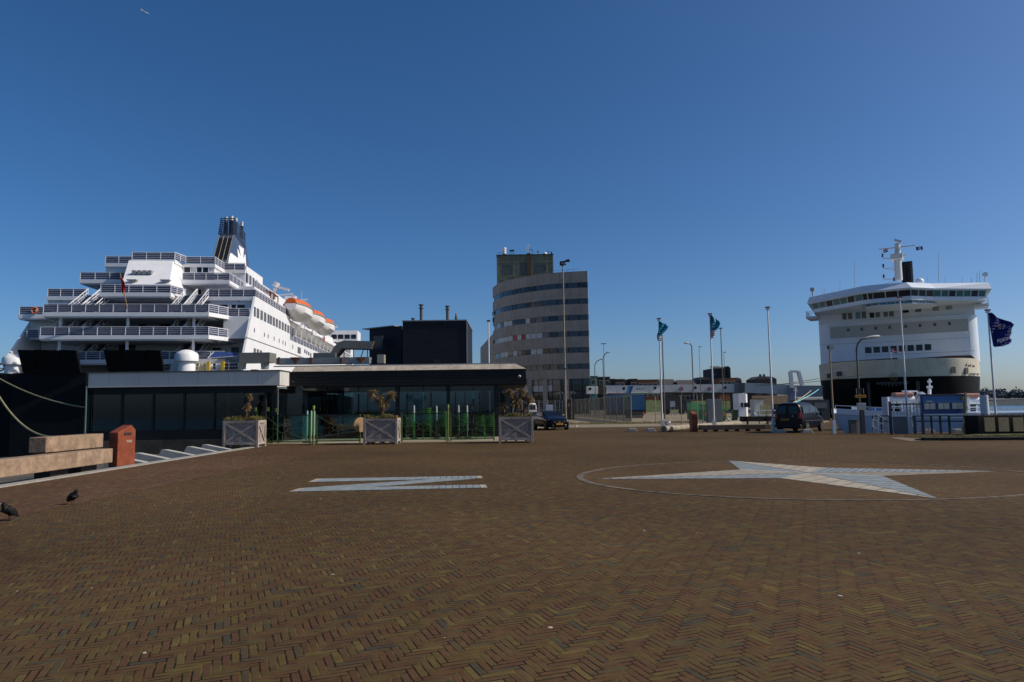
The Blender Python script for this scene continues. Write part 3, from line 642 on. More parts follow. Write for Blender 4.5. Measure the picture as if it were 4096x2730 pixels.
for i, nn in ((0, 7), (1, 2), (2, 3), (3, 3), (4, 7), (5, 1), (7, 1)):
    j = (i+1) % 8
    for k in range(nn):
        a, b = lerp2(BW[i], BW[j], (k+.08)/nn), lerp2(BW[i], BW[j], (k+.92)/nn); c, d = lerp2(WT[i], WT[j], (k+.92)/nn), lerp2(WT[i], WT[j], (k+.08)/nn)
        q = [V((a.x, a.y, 21.36)), V((b.x, b.y, 21.36)), V((c.x, c.y, 22.5)), V((d.x, d.y, 22.5))]
        mt = glassdk if i in (1, 2, 3) or k in (nn-2, 2) else M('bridge green glass', (.05, .16, .16), .1, var=.3)
        MB().prism(q, (0, .04, 0)).build('bridge_window', mt, ferry2)
    for k in range(nn+1):
        a = lerp2(BW[i], BW[j], k/nn); b = lerp2(WT[i], WT[j], k/nn)
        if k < nn or i in (5,): pass
mb = MB()
for i, nn in ((0, 7), (1, 2), (2, 3), (3, 3), (4, 7)):
    for k in range(nn+1):
        a = lerp2(BW[i], BW[i+1], k/nn); b = lerp2(WT[i], WT[i+1], k/nn); mb.bar((a.x, a.y-.03, 21.3), (b.x, b.y-.03, 22.6), .16, .12, up=V((0, 1, 0)))
mb.build('window_mullions', white2, ferry2)
BZ = 20.12  # balcony floor
bp_ = [Bz(3461, 1226, 20.3), Bz(3515, 1221, BZ), Bz(3651, 1211, BZ), Bz(3724, 1210, 20.3)]
mb = MB(); base = [V((p.x, p.y, BZ)) for p in bp_] + [V((bp_[3].x+1.0, -5, BZ)), V((bp_[0].x-.3, -4, BZ))]
mb.prism(base, (0, 0, -.15)); mb.loft([[V((p.x, p.y, BZ-.16)) for p in base], [V((p.x*.85, p.y*.65+.3, BZ-.3)) for p in base]]); ba = mb.build('balcony', white2, ferry2)
rail(ba, [base[0], base[1], base[2], base[3]], 1.15, True, 1.6, 'balcony_rail', 3, .03, [white2, M('balcony glass', (.06, .16, .22), .15, var=.2)])
for sg in (-1, 1): rail(ferry2, [(sg*14.3, .9, 20.42), (sg*16.35, .7, 20.42), (sg*16.35, 5, 20.42)], 1.05, False, 1.2, 'wing_rail', 4, .03, [white2])
def win2(px0, y0, px1, y1, yp, mt, par=ferry2, dep=.06, nm='window'):
    a = B(px0, y1, yp); b = B(px1, y0, yp); return MB().box(a.x, b.x, yp-dep, yp+.02, a.z, b.z).build(nm, mt, par)
def za(x, y): return 3200+x/2.941, 1080+y/2.941
def zb(x, y): return 3200+x/2.941, 1350+y/2.941
W8 = [(500, 545, 503, 588), (567, 613, 498, 584), (655, 708, 492, 580), (730, 775, 488, 573), (822, 870, 485, 567), (890, 938, 477, 560), (985, 1030, 468, 553), (1052, 1100, 463, 550), (1210, 1278, 457, 508), (1355, 1425, 446, 498), (1560, 1632, 431, 485), (1715, 1788, 420, 471)]
cur = M('drawn curtain green', (.13, .17, .16), .5, var=.2); cur2 = M('pale teal curtain', (.16, .32, .38), .4)
for i, (x0, x1, y0, y1) in enumerate(W8):
    p, q = za(x0, y0); p2, q2 = za(x1, y1); win2(p, q, p2, q2, 1.95, (cur, cur, cur2, cur, glassdk, cur, cur, cur, glassdk, cur, steel, steel)[i])
# recessed panel with small square windows
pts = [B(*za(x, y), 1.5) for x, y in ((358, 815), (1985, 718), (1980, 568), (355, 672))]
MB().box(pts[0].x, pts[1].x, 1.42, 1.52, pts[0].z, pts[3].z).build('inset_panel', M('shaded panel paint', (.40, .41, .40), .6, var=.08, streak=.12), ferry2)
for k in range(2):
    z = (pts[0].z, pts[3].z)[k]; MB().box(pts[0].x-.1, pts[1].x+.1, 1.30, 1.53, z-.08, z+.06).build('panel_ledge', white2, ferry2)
for cx, cy in ((567, 708), (727, 698), (890, 688), (1054, 677), (1243, 667), (1412, 656), (1585, 645), (1758, 632)):
    p, q = za(cx, cy); win2(p-5, q-6.5, p+5, q+6.5, 1.42, M('small square glass', (.06, .07, .09), .2))
    a = B(p, q+8, 1.40)
for i in range(8):
    x0 = (768, 867, 966, 1065, 1165, 1267, 1368, 1470)[i]; y0 = 115-i*5; p, q = zb(x0, y0); win2(p, q, p+24, q+25, 1.48, glassdk)
# plate seams on the face
mb = MB()
for (xa, ya, xb, yb) in ((220, 885, 1990, 800), (1985, 718, 2000, 940)):
    a = B(*za(xa, ya), 1.49); c = B(*za(xb, yb), 1.49); mb.bar(a, c, .04, .06)
a = B(3462, 1424, 1.49); c = B(3900, 1404, 1.49); mb.bar(a, c, .05, .07); mb.build('plate_seam', steel, ferry2)
# dark gap of the mooring deck above the bulwark, seen left and right
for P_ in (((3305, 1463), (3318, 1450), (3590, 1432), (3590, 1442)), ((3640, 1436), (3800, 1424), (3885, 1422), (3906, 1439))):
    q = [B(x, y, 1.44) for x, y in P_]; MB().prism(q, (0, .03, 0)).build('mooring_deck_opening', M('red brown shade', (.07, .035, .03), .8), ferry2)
# bow door
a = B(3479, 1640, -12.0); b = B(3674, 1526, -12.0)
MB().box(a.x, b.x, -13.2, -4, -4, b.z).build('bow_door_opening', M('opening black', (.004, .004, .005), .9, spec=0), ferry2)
mb = MB(); 
for x in (a.x+.15, b.x-.15): mb.box(x-.25, x+.25, -13.3, -12.9, -3.5, b.z)
mb.box(a.x+1.5, b.x-1.5, -13.35, -13.0, b.z-.35, b.z)
for k in range(9): x = a.x + 1.8 + (b.x-a.x-3.6)*k/8; mb.box(x-.15, x+.15, -13.4, -13.1, b.z-.9+.4*abs(k-4)/4, b.z-.3)
mb.build('bow_door_frame', M('door steel', (.05, .05, .045), .7, var=.4, sc_=4), ferry2)
c = B(3575, 1509, -12.9)
mb = MB(); mb.torus((c.x, -12.95, c.z), .62, .05, (0, 1, 0), n=24)
for k in range(8): mb.bar((c.x, -12.95, c.z), (c.x+.38*math.cos(k*math.pi/4), -12.95, c.z+.38*math.sin(k*math.pi/4)), .07, .05)
mb.build('bow_emblem', M('dull gold', (.28, .24, .07), .5), ferry2)
# fairlead openings and recesses on the right cheek of the bow
def cheek(px, py, w_, h_, mt, nm='fairlead'):
    # find the point on the bulwark curve by marching along the ray
    best = None
    for yy in [ -13.2 + .1*k for k in range(170)]:
        q = B(px, py, yy); out = [p for p in zip(plan(14.24, -12.9, pw=2.25), plan(14.24, -12.9, pw=2.25)[1:])]
        for p0, p1 in out:
            if (p0[0]-q.x)*(p1[0]-q.x) <= 0 and abs(p1[0]-p0[0]) > 1e-6:
                yc = p0[1] + (p1[1]-p0[1])*(q.x-p0[0])/(p1[0]-p0[0]); dd = abs(yc-yy)
                if best is None or dd < best[0]: best = (dd, q, V((p1[0]-p0[0], p1[1]-p0[1], 0)).normalized())
    if best is None: return
    if abs(best[1].x) > 13.9 or best[0] > .2: return
    _, q, tg = best; n_ = V((tg.y, -tg.x, 0)); q = q + n_*.06
    MB().prism([q-tg*w_/2-V((0, 0, h_/2)), q+tg*w_/2-V((0, 0, h_/2)), q+tg*w_/2+V((0, 0, h_/2)), q-tg*w_/2+V((0, 0, h_/2))], -n_*.08).build(nm, mt, ferry2)
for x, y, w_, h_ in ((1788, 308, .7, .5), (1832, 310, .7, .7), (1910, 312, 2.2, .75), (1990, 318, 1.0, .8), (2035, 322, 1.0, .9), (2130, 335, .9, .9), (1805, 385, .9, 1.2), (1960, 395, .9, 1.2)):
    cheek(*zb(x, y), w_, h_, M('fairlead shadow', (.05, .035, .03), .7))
for x, y in ((2022, 428), (2060, 430), (2098, 433), (2136, 437), (2170, 440)): cheek(*zb(x, y), 1.0, .22, glassdk)
for x, y in ((305, 395), (345, 390), (425, 375), (465, 368)): cheek(*zb(x, y), .55, 1.0, M('bright flap', (.75, .75, .72), .5), 'flap')
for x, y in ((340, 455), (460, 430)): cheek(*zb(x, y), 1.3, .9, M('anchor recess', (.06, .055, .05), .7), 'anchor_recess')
for x, y in ((1490, 2), ): pass
cheek(3935, 1526, .9, 1.1, M('draught mark white', (.7, .7, .7), .5), 'draught_mark')
# mast
ms = MB(); mz = 23.9
def MP(px, py, y=-2.0): return B(px, py, y)
ms.tube(MP(3597, 1122), MP(3589, 975), .62, .5, n=12); ms.bar(MP(3583, 1126), MP(3578, 1015), .3, .3)
for k in range(9): ms.bar(MP(3583-.6*k, 1120-12*k), MP(3594-.6*k, 1120-12*k), .08, .1)
ms.bar(MP(3516, 999), MP(3580, 992), .22, .22); ms.bar(MP(3597, 990), MP(3661, 983), .22, .22); ms.bar(MP(3577, 960), MP(3607, 969), .35, .45)
ms.box(MP(3564, 1040).x, MP(3612, 1040).x, -3.5, -.5, MP(3590, 1040).z, MP(3590, 1020).z)
ms.bar(MP(3604, 1024), MP(3626, 1023), .3, .3)
for y in (1034, 1075, 1118): ms.bar(MP(3531, y), MP(3580, y+4), .1, .12); ms.bar(MP(3531, y), MP(3580, y-3), .08, .08)
mo = ms.build('mast', M('mast paint', (.62, .62, .60), .5, var=.1), ferry2)
for px, y in ((3530, 1023), (3533, 1064), (3535, 1106), (3576, 1118)): MB().tube(MP(px, y+7), MP(px, y-7), .17, n=8).build('signal_lamp', M('lamp black', (.03, .02, .03), .5), mo)
# aerials and domes along the bridge roof
for px, y0, y1 in ((3291, 1190, 1160), (3298, 1192, 1152), (3360, 1166, 1125), (3418, 1150, 1044), (3754, 1128, 1010), (3711, 1126, 1108), (3780, 1130, 1107), (3848, 1130, 1110), (3886, 1130, 1110), (3908, 1130, 1090), (3918, 1130, 1082)):
    MB().tube(B(px, y0, -1), B(px, y1, -1), .05, .03, n=5).build('aerial', steel, ferry2)
for px, y0, y1 in ((3250, 1186, 1160), (3940, 1130, 1100)):
    mb = MB(); mb.tube(B(px, y0, .5), B(px, y1, .5), .14, n=8); a = B(px, y1, .5); mb.tube(a+V((0, -.4, 0)), a+V((0, .4, 0)), .48, n=12); mb.build('searchlight', steel if px < 3300 else white2, ferry2)
a = B(3678, 1127, -4); MB().ell(a, .8, .8, .7).build('radome', white2, ferry2, smooth=True)
# funnels far aft
fm = MB(); fy = 66
for px, yt in ((3609, 1053), (3617, 1052), (3632, 1058), (3638, 1052)):
    a = B(px, yt, fy); fm.tube((a.x, fy, 22), (a.x, fy, a.z), .38, n=10)
a = B(3605, 1062, fy); b = B(3647, 1085, fy); fm.box(a.x, b.x, fy+.5, fy+5, 20, a.z-1); 
for k in range(8): z = b.z - 3 + k*.8; fm.box(b.x-2.2, b.x+.25, fy-.6, fy+3, z, z+.2)
fm.build('funnel_pipes', M('funnel dark', (.02, .017, .02), .6, var=.4), ferry2)
MB().bar(V((-7, -6, 23.95)), V((2, -8.0, 25.0)), .06, .06).build('roof_rail', steel, ferry2)
def flagmesh(parent, P, u, v, cols, wave=.15, n=12, m_=6, nm='cloth', drop=0.0):
    """P corner (top, at pole), u along the fly, v down; cols(i,j)->material slot"""
    mats, fn_ = cols; mb = MB(); nn = u.cross(v).normalized()
    def pt(i, j):
        a, b = i/n, j/m_; return P + u*a + v*b + nn*wave*math.sin(7*a+2.2*b)*a**.7 + V((0, 0, -drop*a*a))
    for i in range(n):
        for j in range(m_): mb.add([pt(i, j), pt(i+1, j), pt(i+1, j+1), pt(i, j+1)], [(0, 1, 2, 3)], fn_(i/n, j/m_))
    o = mb.build(nm, mats, parent); s = o.modifiers.new('thickness', 'SOLIDIFY'); s.thickness = .012
    return o
def wB(p): return C2 + b2*p.x + a2*p.y + V((0, 0, p.z))
fr_, fw_, fb_ = M('flag red', (.45, .02, .03), .7), M('flag white', (.7, .7, .7), .7), M('flag blue', (.02, .03, .15), .7)
fd = thing('courtesy_flag', 'small red white and blue striped flag on the mast of the right ferry', 'flag', C2, A2)
flagmesh(fd, MP(3532, 1001, -2), V((.85, 0, .15)), V((.05, 0, -.62)), ((fr_, fw_, fb_), lambda a, b: 0 if b < .33 else (1 if b < .66 else 2)), .08)
fd = thing('house_flag', 'small navy flag with a white cross at the right yard of the right ferry\'s mast', 'flag', C2, A2)
flagmesh(fd, MP(3663, 989, -2), V((1.15, 0, .02)), V((.05, 0, -.72)), ((fb_, fw_), lambda a, b: 1 if (.33 < a < .67 and .16 < b < .84 and (abs(a-.5) < .1 or abs(b-.5) < .17 or True) and abs(abs(a-.5)*1.5-abs(b-.5)) > .07) else 0), .05)
a = Bz(3566, 1441, 9.5); js = thing('jack_flag', 'red flag with a white cross at the bow of the right ferry', 'flag', wB(a), A2)
MB().tube((0, 0, 0), (-.1, 0, 2.35), .04).build('staff', white2, js)
flagmesh(js, V((-.1, 0, 2.3)), V((1.1, 0, -.45)), V((0, 0, -.75)), ((M('flag bright red', (.55, .02, .03), .7), fw_), lambda a, b: 1 if (.28 < a < .42 or .4 < b < .6) else 0), .06)
# ------------------------------------------------------------------ patrol vessel behind the quay railings
pv = thing('patrol_boat', 'low workboat, its white hull tinted pale blue for the reflected sky, lying along the quay behind the dark railings', 'boat', (32, 46, -3.6))
pale = M('workboat white with sky tint', (.50, .62, .78), .45, var=.08, sc_=.4, streak=.08)  # a white hull; the sky's blue reflection is put into its colour
mb = MB(); rings = []
for k in range(13):
    f = k/12; x = 21.0 + 25*f; w_ = 3.0*min(1, (f*2.6+.02))**.6; dz = .35*(1-min(1, f*3))**2
    rings.append([V((x+1.8*(1-min(1, f*3)), 46-w_*.5, -4.2)), V((x, 46-w_, 0.75+dz)), V((x, 46+w_, 0.75+dz)), V((x+1.8*(1-min(1, f*3)), 46+w_*.5, -4.2))])
mb.loft(rings); mb.build('hull', pale, pv, world=True)
mb = MB()
for k in range(12):
    for sg in (-1, 1):
        i = 1 if sg < 0 else 2; mb.bar(rings[k][i]+V((0, 0, .12)), rings[k+1][i]+V((0, 0, .12)), .12, .35)
mb.build('bulwark', white, pv, world=True)
mb = MB()
for k in range(0, 7): p = rings[k][1]+V((0, .1, .2)); mb.bar(p, p+V((0, 0, .3)), .04, .04)
for k in range(0, 6):
    for z in (.5,): mb.bar(rings[k][1]+V((0, .1, z)), rings[k+1][1]+V((0, .1, z)), .045, .045)
mb.build('railing', white, pv, world=True)
bluep = M('deck gear blue', (.05, .16, .42), .5)
for px, y in ((3440, 1640), (3462, 1638), (3480, 1642), (3505, 1641)):
    p = D(px, y, 45.6); MB().box(p.x-.4, p.x+.25, 45.3, 45.9, .8, 1.3+.1*(px % 3)).build('deck_box', bluep if px % 4 else white, pv, world=True)
MB().box(D(3700, 1600, 45).x, D(3862, 1600, 45).x, 44.6, 48, .8, 2.0).build('wheelhouse', white, pv, world=True)
MB().prism([D(3636, 1660, 45), D(3692, 1660, 45), D(3692, 1578, 45), D(3684, 1578, 45)], (0, .6, 0)).build('sloped_screen', M('boat grey white', (.42, .45, .5), .6), pv, world=True)
for px in (3692, 3712, 3740, 3770, 3800, 3830):
    a = D(px, 1684, 44.6); MB().box(a.x, a.x+.34, 44.54, 44.6, a.z+.9, a.z+1.35).build('window', glassdk, pv, world=True)
def liferaft(px, y):
    r = MB(); a = D(px, y, 45.0)
    r.tube(a, a+V((1.5, 0, 0)), .23, n=14); o = r.build('liferaft_canister', white, pv, world=True, smooth=True)
    MB().box(a.x+.2, a.x+1.45, 44.75, 45.25, a.z+.2, a.z+.46).build('raft_cover', M('faded orange canvas', (.55, .27, .19), .8, var=.2), o, world=True, bevel=.08)
    for dx in (.2, .8, 1.35):
        MB().bar(a+V((dx, 0, -.3)), a+V((dx, 0, -1.55)), .07, .07).build('raft_cradle', white, pv, world=True)
    MB().bar(a+V((.1, 0, -.42)), a+V((1.5, 0, -.42)), .06, .06).bar(a+V((.1, 0, -1.0)), a+V((1.5, 0, -1.0)), .05, .05).build('raft_cradle', white, pv, world=True)
liferaft(3560, 1601); liferaft(3822, 1604)
mb = MB(); mb.tube(D(3718, 1600, 46), D(3718, 1516, 46), .05, n=6); mb.box(*[v for v in (D(3713, 1530, 46).x, D(3724, 1530, 46).x, 45.9, 46.1, D(3718, 1532, 46).z, D(3718, 1522, 46).z)])
mb.box(D(3711, 1548, 46).x, D(3725, 1548, 46).x, 45.85, 46.15, D(3718, 1554, 46).z, D(3718, 1544, 46).z); mb.tube(D(3718, 1580, 46), D(3718, 1556, 46), .1, n=6)
mb.build('light_mast', white, pv, world=True)
mb = MB(); mb.bar(D(3609, 1566, 46), D(3669, 1566, 46), .12, .1); mb.bar(D(3640, 1566, 46), D(3642, 1600, 46), .12, .12); mb.box(D(3628, 1577, 46).x, D(3648, 1577, 46).x, 45.8, 46.2, D(3640, 1583, 46).z, D(3640, 1571, 46).z)
mb.build('radar', white, pv, world=True)
mb = MB(); mb.prism([D(3684, 1569, 46), D(3690, 1568, 46), D(3706, 1577, 46), D(3684, 1578, 46)], (0, .5, 0)); mb.build('horn', white, pv, world=True)
# ------------------------------------------------------------------ cafe pavilion
blackclad = M('black cladding', (.012, .012, .013), .5, var=.4, sc_=.6, spec=.3)
greypanel = M('grey fascia panel', (.58, .56, .52), .5, var=.08, sc_=.8, streak=.15)
stone = M('weathered stone coping', (.44, .38, .30), .85, var=.25, sc_=1.6, streak=.5, bump=.3)
darkwood = M('dark frame', (.015, .017, .018), .4, var=.3, spec=.3)
wallc = M('stained plinth', (.075, .065, .045), .9, var=.35, sc_=1.4, streak=.5)
fglass = GL('cafe front glass', (.78, .92, .98), .6); rglass = GL('cafe rear glass', (.62, .85, .95), .55, .2)
ZB = -.35
cafe = thing('cafe_pavilion', 'low black and grey glass-fronted cafe pavilion beside the left ferry', 'cafe', (-6, 42, 0))
def X(px, y): return D(px, 1600, y).x
def Z(px, py, y): return D(px, py, y).z
def cb_(name, x0, x1, y0, y1, z0, z1, mat, par=cafe): return MB().box(x0, x1, y0, y1, z0, z1).build(name, mat, par, world=True)
xl, xr, xm = X(350, 35), X(2108, 42), X(1118, 35); xq = X(1148, 42)
# main roof
zf0, zf1 = Z(1700, 1542, 42), Z(1700, 1481, 42)
mb = MB()
for k in range(5): z = zf0 + (zf1-zf0)*k/5; mb.box(xq, xr-.012*k, 42+.015*k, 55.9, z+.012, zf0+(zf1-zf0)*(k+1)/5)
mb.build('fascia', blackclad, cafe, world=True)
xc = X(1165, 42); mb = MB(); n_ = 9
for k in range(n_):
    a = xc + (xr-xc)*k/n_; b = xc + (xr-xc)*(k+1)/n_-.012; ta = a if k else a+.05; tb = b if k < n_-1 else b-.62
    mb.add([(a, 41.98, zf1+.003), (b, 41.98, zf1+.003), (tb, 42.5, zf1+.33), (ta, 42.5, zf1+.33), (a, 43.4, zf1+.003), (b, 43.4, zf1+.003), (tb, 43.4, zf1+.33), (ta, 43.4, zf1+.33)], [(0, 1, 2, 3), (1, 5, 6, 2), (4, 0, 3, 7), (3, 2, 6, 7), (0, 4, 5, 1)])
mb.build('stone_coping', stone, cafe, world=True)
cb_('roof_edge', X(1088, 42.4), xr-.6, 42.55, 42.75, zf1+.335, zf1+.40, steel); cb_('roof', xq, xr-.3, 43.41, 55.9, zf1, zf1+.3, M('roof felt', (.10, .10, .10), .9))
mb = MB(); c = D(2078, 1506, 41.97); mb.ell(c, .075, .05, .075); o = mb.build('security_camera', M('camera dome white', (.7, .7, .7), .4), cafe, smooth=True, world=True)
MB().ell(c+V((.01, -.04, -.01)), .035, .03, .035).build('lens', blackclad, o, world=True)
c = D(1172, 1527, 41.97); MB().ell(c, .022, .02, .022).build('small_lamp', steel, cafe, world=True)
# left wing
zw0, zw1 = Z(700, 1547, 35), Z(700, 1490, 35)
mb = MB(); n_ = 7; e_ = [350, 433, 553, 672, 790, 911, 1030, 1118]
for a, b in zip(e_, e_[1:]): mb.box(X(a, 35)+.006, X(b, 35)-.006, 35, 35.3, zw0, zw1)
mb.box(xm-.3, xm, 35.302, 36.45, zw0, zw1).box(xl, xm-.302, 35.31, 36.45, zw0+.01, zw1-.01).box(xl, xq-.02, 36.451, 55.8, zw0+.01, zw1-.01); mb.build('grey_fascia', greypanel, cafe, world=True)
MB().box(xl-.04, xm+.04, 34.94, 36.5, zw1+.003, zw1+.055).build('roof_trim', M('lead trim', (.10, .11, .10), .7, var=.3), cafe, world=True)
zs = Z(700, 1721, 35.3); zh = Z(700, 1576, 35.3); zp = Z(700, 1760, 35.3)
cb_('head_beam', xl+.15, xm-.3, 35.25, 35.5, zh, zw0-.01, blackclad); cb_('sill_wall', xl+.15, X(1062, 35.3), 35.2, 35.5, zp, zs, blackclad)
cb_('plinth', xl+.1, X(1062, 35.3)+.05, 35.12, 35.5, -1.2, zp-.003, wallc)
cb_('left_wall', xl+.15, xl+.35, 35.5, 55.4, -1.2, zw0-.01, blackclad)
for px in (358, 490, 615, 738, 860, 981, 1062):
    w_ = .09 if px != 358 else .14; MB().box(X(px, 35.3)-w_/2, X(px, 35.3)+w_/2, 35.22, 35.42, zs+.003, zh-.003).build('mullion', darkwood, cafe, world=True)
pr_ = [358, 490, 615, 738, 860, 981, 1062]
for a, b in zip(pr_, pr_[1:]): cb_('pane', X(a, 35.3)+.05, X(b, 35.3)-.05, 35.3, 35.312, zs+.005, zh-.005, fglass)
mb = MB()
for px in (413, 455, 548, 580, 675, 800, 905): mb.box(X(px, 35.3)-.02, X(px, 35.3)+.02, 42.4, 42.45, zs, zh)
mb.build('inner_mullion', darkwood, cafe, world=True)
MB().bar(D(346, 1545, 35), D(340, 1735, 35), .05, .05).build('downpipe', M('green grey pipe', (.12, .2, .18), .5), cafe, world=True)
# interior: floor, rear glass, ceiling soffit, back bar
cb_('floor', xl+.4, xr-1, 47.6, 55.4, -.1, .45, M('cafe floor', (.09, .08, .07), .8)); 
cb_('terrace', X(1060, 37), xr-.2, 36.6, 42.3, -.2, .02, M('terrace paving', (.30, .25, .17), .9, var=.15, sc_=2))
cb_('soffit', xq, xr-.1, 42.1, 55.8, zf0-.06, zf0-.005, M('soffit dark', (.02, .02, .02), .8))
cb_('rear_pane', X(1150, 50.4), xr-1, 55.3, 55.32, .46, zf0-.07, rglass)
cb_('rear_wall', xl+.5, X(1150, 50.4)-1.5, 51.4, 51.6, -.1, zw0-.02, blackclad)
for x in [xl+1.5+1.9*k for k in range(13) if xl+1.5+1.9*k < xr-1.2]: cb_('rear_mullion', x-.06, x+.06, 51.2 if x < X(1150, 50.4)-1.6 else 55.1, 51.38 if x < X(1150, 50.4)-1.6 else 55.28, .46, zw0-.05, darkwood)
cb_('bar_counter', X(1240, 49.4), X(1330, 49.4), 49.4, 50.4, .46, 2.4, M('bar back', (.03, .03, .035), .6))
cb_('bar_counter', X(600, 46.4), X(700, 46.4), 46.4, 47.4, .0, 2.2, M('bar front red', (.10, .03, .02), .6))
for k in range(3): cb_('wall_light', X(1198+k*26, 50.4), X(1212+k*26, 50.4), 50.8, 50.85, 1.5+.12*k, 2.2, M('pale panel', (.3, .42, .48), .6))
# front glass, columns
gtop = zf0-.02; yg = 42.45
for px, w_ in ((1590, .22), (1793, .2), (1986, .3)):
    cb_('column', X(px, yg)-w_/2, X(px, yg)+w_/2, yg-.1, yg+.15, .03, gtop, darkwood)
for a, b in ((1205, 1310), (1310, 1433), (1433, 1584), (1598, 1693), (1693, 1786), (1800, 1893), (1893, 1978)):
    cb_('pane', X(a, yg)+.02, X(b, yg)-.02, yg, yg+.012, .1, gtop-.003, fglass)
for px in (1240, 1282, 1372, 1470, 1521, 1722, 1860): cb_('thin_mullion', X(px, 47.4)-.035, X(px, 47.4)+.035, 47.4, 47.48, .46, gtop-.05, darkwood)
cb_('side_pane', X(1997, yg), X(1997, yg)+.012, yg+.2, 54.4, .1, gtop-.003, fglass)
# roof plant: black boxes, flues, ducts
bx = thing('roof_plant_room', 'black windowless box with flues standing on the cafe roof', 'plant room', D(1740, 1455, 45.9))
darkclad = M('blue black cladding', (.013, .013, .018), .55, var=.3, sc_=2, spec=.25)
z0 = zf1+.3; x0, x1 = X(1610, 45.9), X(1868, 45.9); zt = Z(1740, 1285, 45.9)
MB().box(x0, x1, 45.9, 52.4, z0, zt).build('box', darkclad, bx, world=True)
MB().box(x0-.03, x1+.05, 45.85, 52.45, zt, zt+.07).build('metal_coping', steel, bx, world=True); cb_('corner_trim', x1, x1+.035, 45.86, 46, z0, zt, steel, bx)
mb = MB(); 
for k in range(9): mb.box(X(1735, 45.9), X(1762, 45.9), 45.86, 45.89, z0+.15+k*.05, z0+.18+k*.05)
mb.build('louvre', M('louvre black', (.03, .03, .035), .5), bx, world=True)
a0 = D(1478, 1318, 49.6); a1 = D(1606, 1304, 48.2)
MB().prism([V((a0.x, 49.6, z0)), V((a1.x, 48.2, z0)), V((a1.x, 48.2, a1.z)), V((a0.x, 49.6, a0.z))], (0, 4, 0)).build('lower_box', darkclad, bx, world=True)
MB().bar(a0+V((0, 1, .03)), a1+V((0, 1, .03)), 2.2, .06).build('lower_coping', steel, bx, world=True)
cb_('grey_hatch', X(1500, 49), X(1537, 49), 48.3, 48.7, Z(1500, 1400, 48.4), Z(1500, 1345, 48.4), M('hatch grey', (.05, .06, .07), .5), bx)
flue = M('flue metal', (.10, .10, .10), .45, metal=.3, var=.3)
for px, yb, yt, r in ((1685, 1280, 1218, .105), (1790, 1280, 1224, .105)):
    b = D(px, yb, 47.4); t = D(px, yt, 47.4); h = t.z-b.z
    MB().lathe([(r, -.1), (r, h*.72), (r*1.7, h*.72), (r*1.7, h*.76), (r*.95, h*.78), (r*.95, h*.9), (r*1.6, h*.92), (r*1.6, h*.99), (r*.3, h)], b, 16).build('flue', flue, bx, world=True, smooth=True)
b = D(1825, 1281, 47.4); MB().lathe([(.08, -.1), (.1, .12), (.07, .3), (.05, .45), (.01, .5)], b, 12).build('vent_cap', flue, bx, world=True, smooth=True)
b = D(1652, 1281, 47.4); MB().lathe([(.09, -.1), (.09, .06), (.14, .07), (.14, .12), (.05, .15)], b, 12).build('vent_cap', flue, bx, world=True, smooth=True)
for k in range(3): MB().box(X(1745, 47.4), X(1808, 47.4), 47.4, 48.4, zt+.07+k*.075, zt+.11+k*.075).build('vent_slat', M('slat', (.2, .2, .18), .6), bx, world=True)
duct = thing('air_duct', 'grey boxed air ducts with rusty brackets running along the cafe roof', 'air duct', D(1200, 1455, 44.4))
dm = M('duct grey', (.21, .24, .25), .55, var=.2, sc_=2.5, streak=.5); dm2 = M('duct olive grey', (.16, .16, .145), .6, var=.12, sc_=2, streak=.3)
def w_box(name, p0, p1, y0, y1, yd, yt, mat, par): return MB().box(X(p0, yd), X(p1, yd), yd, yd+(y1), Z((p0+p1)/2, y0, yd), Z((p0+p1)/2, yt, yd)).build(name, mat, par, world=True)
w_box('end_box', 953, 1075, 1450, 1.1, 38.4, 1411, dm2, duct)
for px in (968, 1060): MB().tube(D(px, 1478, 38.9), D(px, 1450, 38.9), .2, .24, n=14).build('duct_leg', dm, duct, world=True, smooth=True)
w_box('long_duct', 1100, 1476, 1456, .8, 44.4, 1431, dm, duct); w_box('duct_elbow', 1508, 1535, 1453, .6, 44.9, 1419, M('elbow tan', (.30, .27, .23), .6), duct)
w_box('low_duct', 1250, 1340, 1431, 1.0, 45.6, 1412, dm2, duct)
for px in (1113, 1181, 1242, 1364, 1443): MB().box(X(px, 44.4)-.07, X(px, 44.4)+.07, 44.33, 44.395, Z(px, 1456, 44.4), Z(px, 1430, 44.4)).build('rusty_bracket', rust, duct, world=True)
for px in (1181, 1443): MB().prism([D(px-22, 1430, 44.35), D(px+22, 1430, 44.35), D(px+7, 1446, 44.35), D(px-7, 1446, 44.35)], (0, .04, 0)).build('rusty_gusset', rust, duct, world=True)
MB().prism([D(1085, 1416, 44.4), D(1100, 1422, 44.4), D(1085, 1448, 44.4), D(1078, 1448, 44.4)], (0, .3, 0)).build('rusty_gusset', rust, duct, world=True)
pts = [(1305, 1430), (1322, 1412), (1336, 1388), (1352, 1371), (1375, 1362), (1497, 1366), (1484, 1396), (1366, 1394), (1336, 1430)]
MB().prism([D(x, y, 45.8) for x, y in pts], (0, 1.2, 0)).build('curved_duct', dm2, duct, world=True)
for p0, p1, q0, q1 in ((1376, 1396, 1376, 1432), (1414, 1396, 1414, 1432), (1455, 1396, 1443, 1432), (1470, 1396, 1470, 1432)): MB().bar(D(p0, p1, 46.3), D(q0, q1, 46.3), .05, .05).build('duct_prop', darkwood, duct, world=True)
MB().box(X(1000, 39.5), X(1022, 39.5), 39.5, 40, zw1+.05, zw1+.35).build('roof_cap', M('brown box', (.10, .07, .04), .8), duct, world=True)
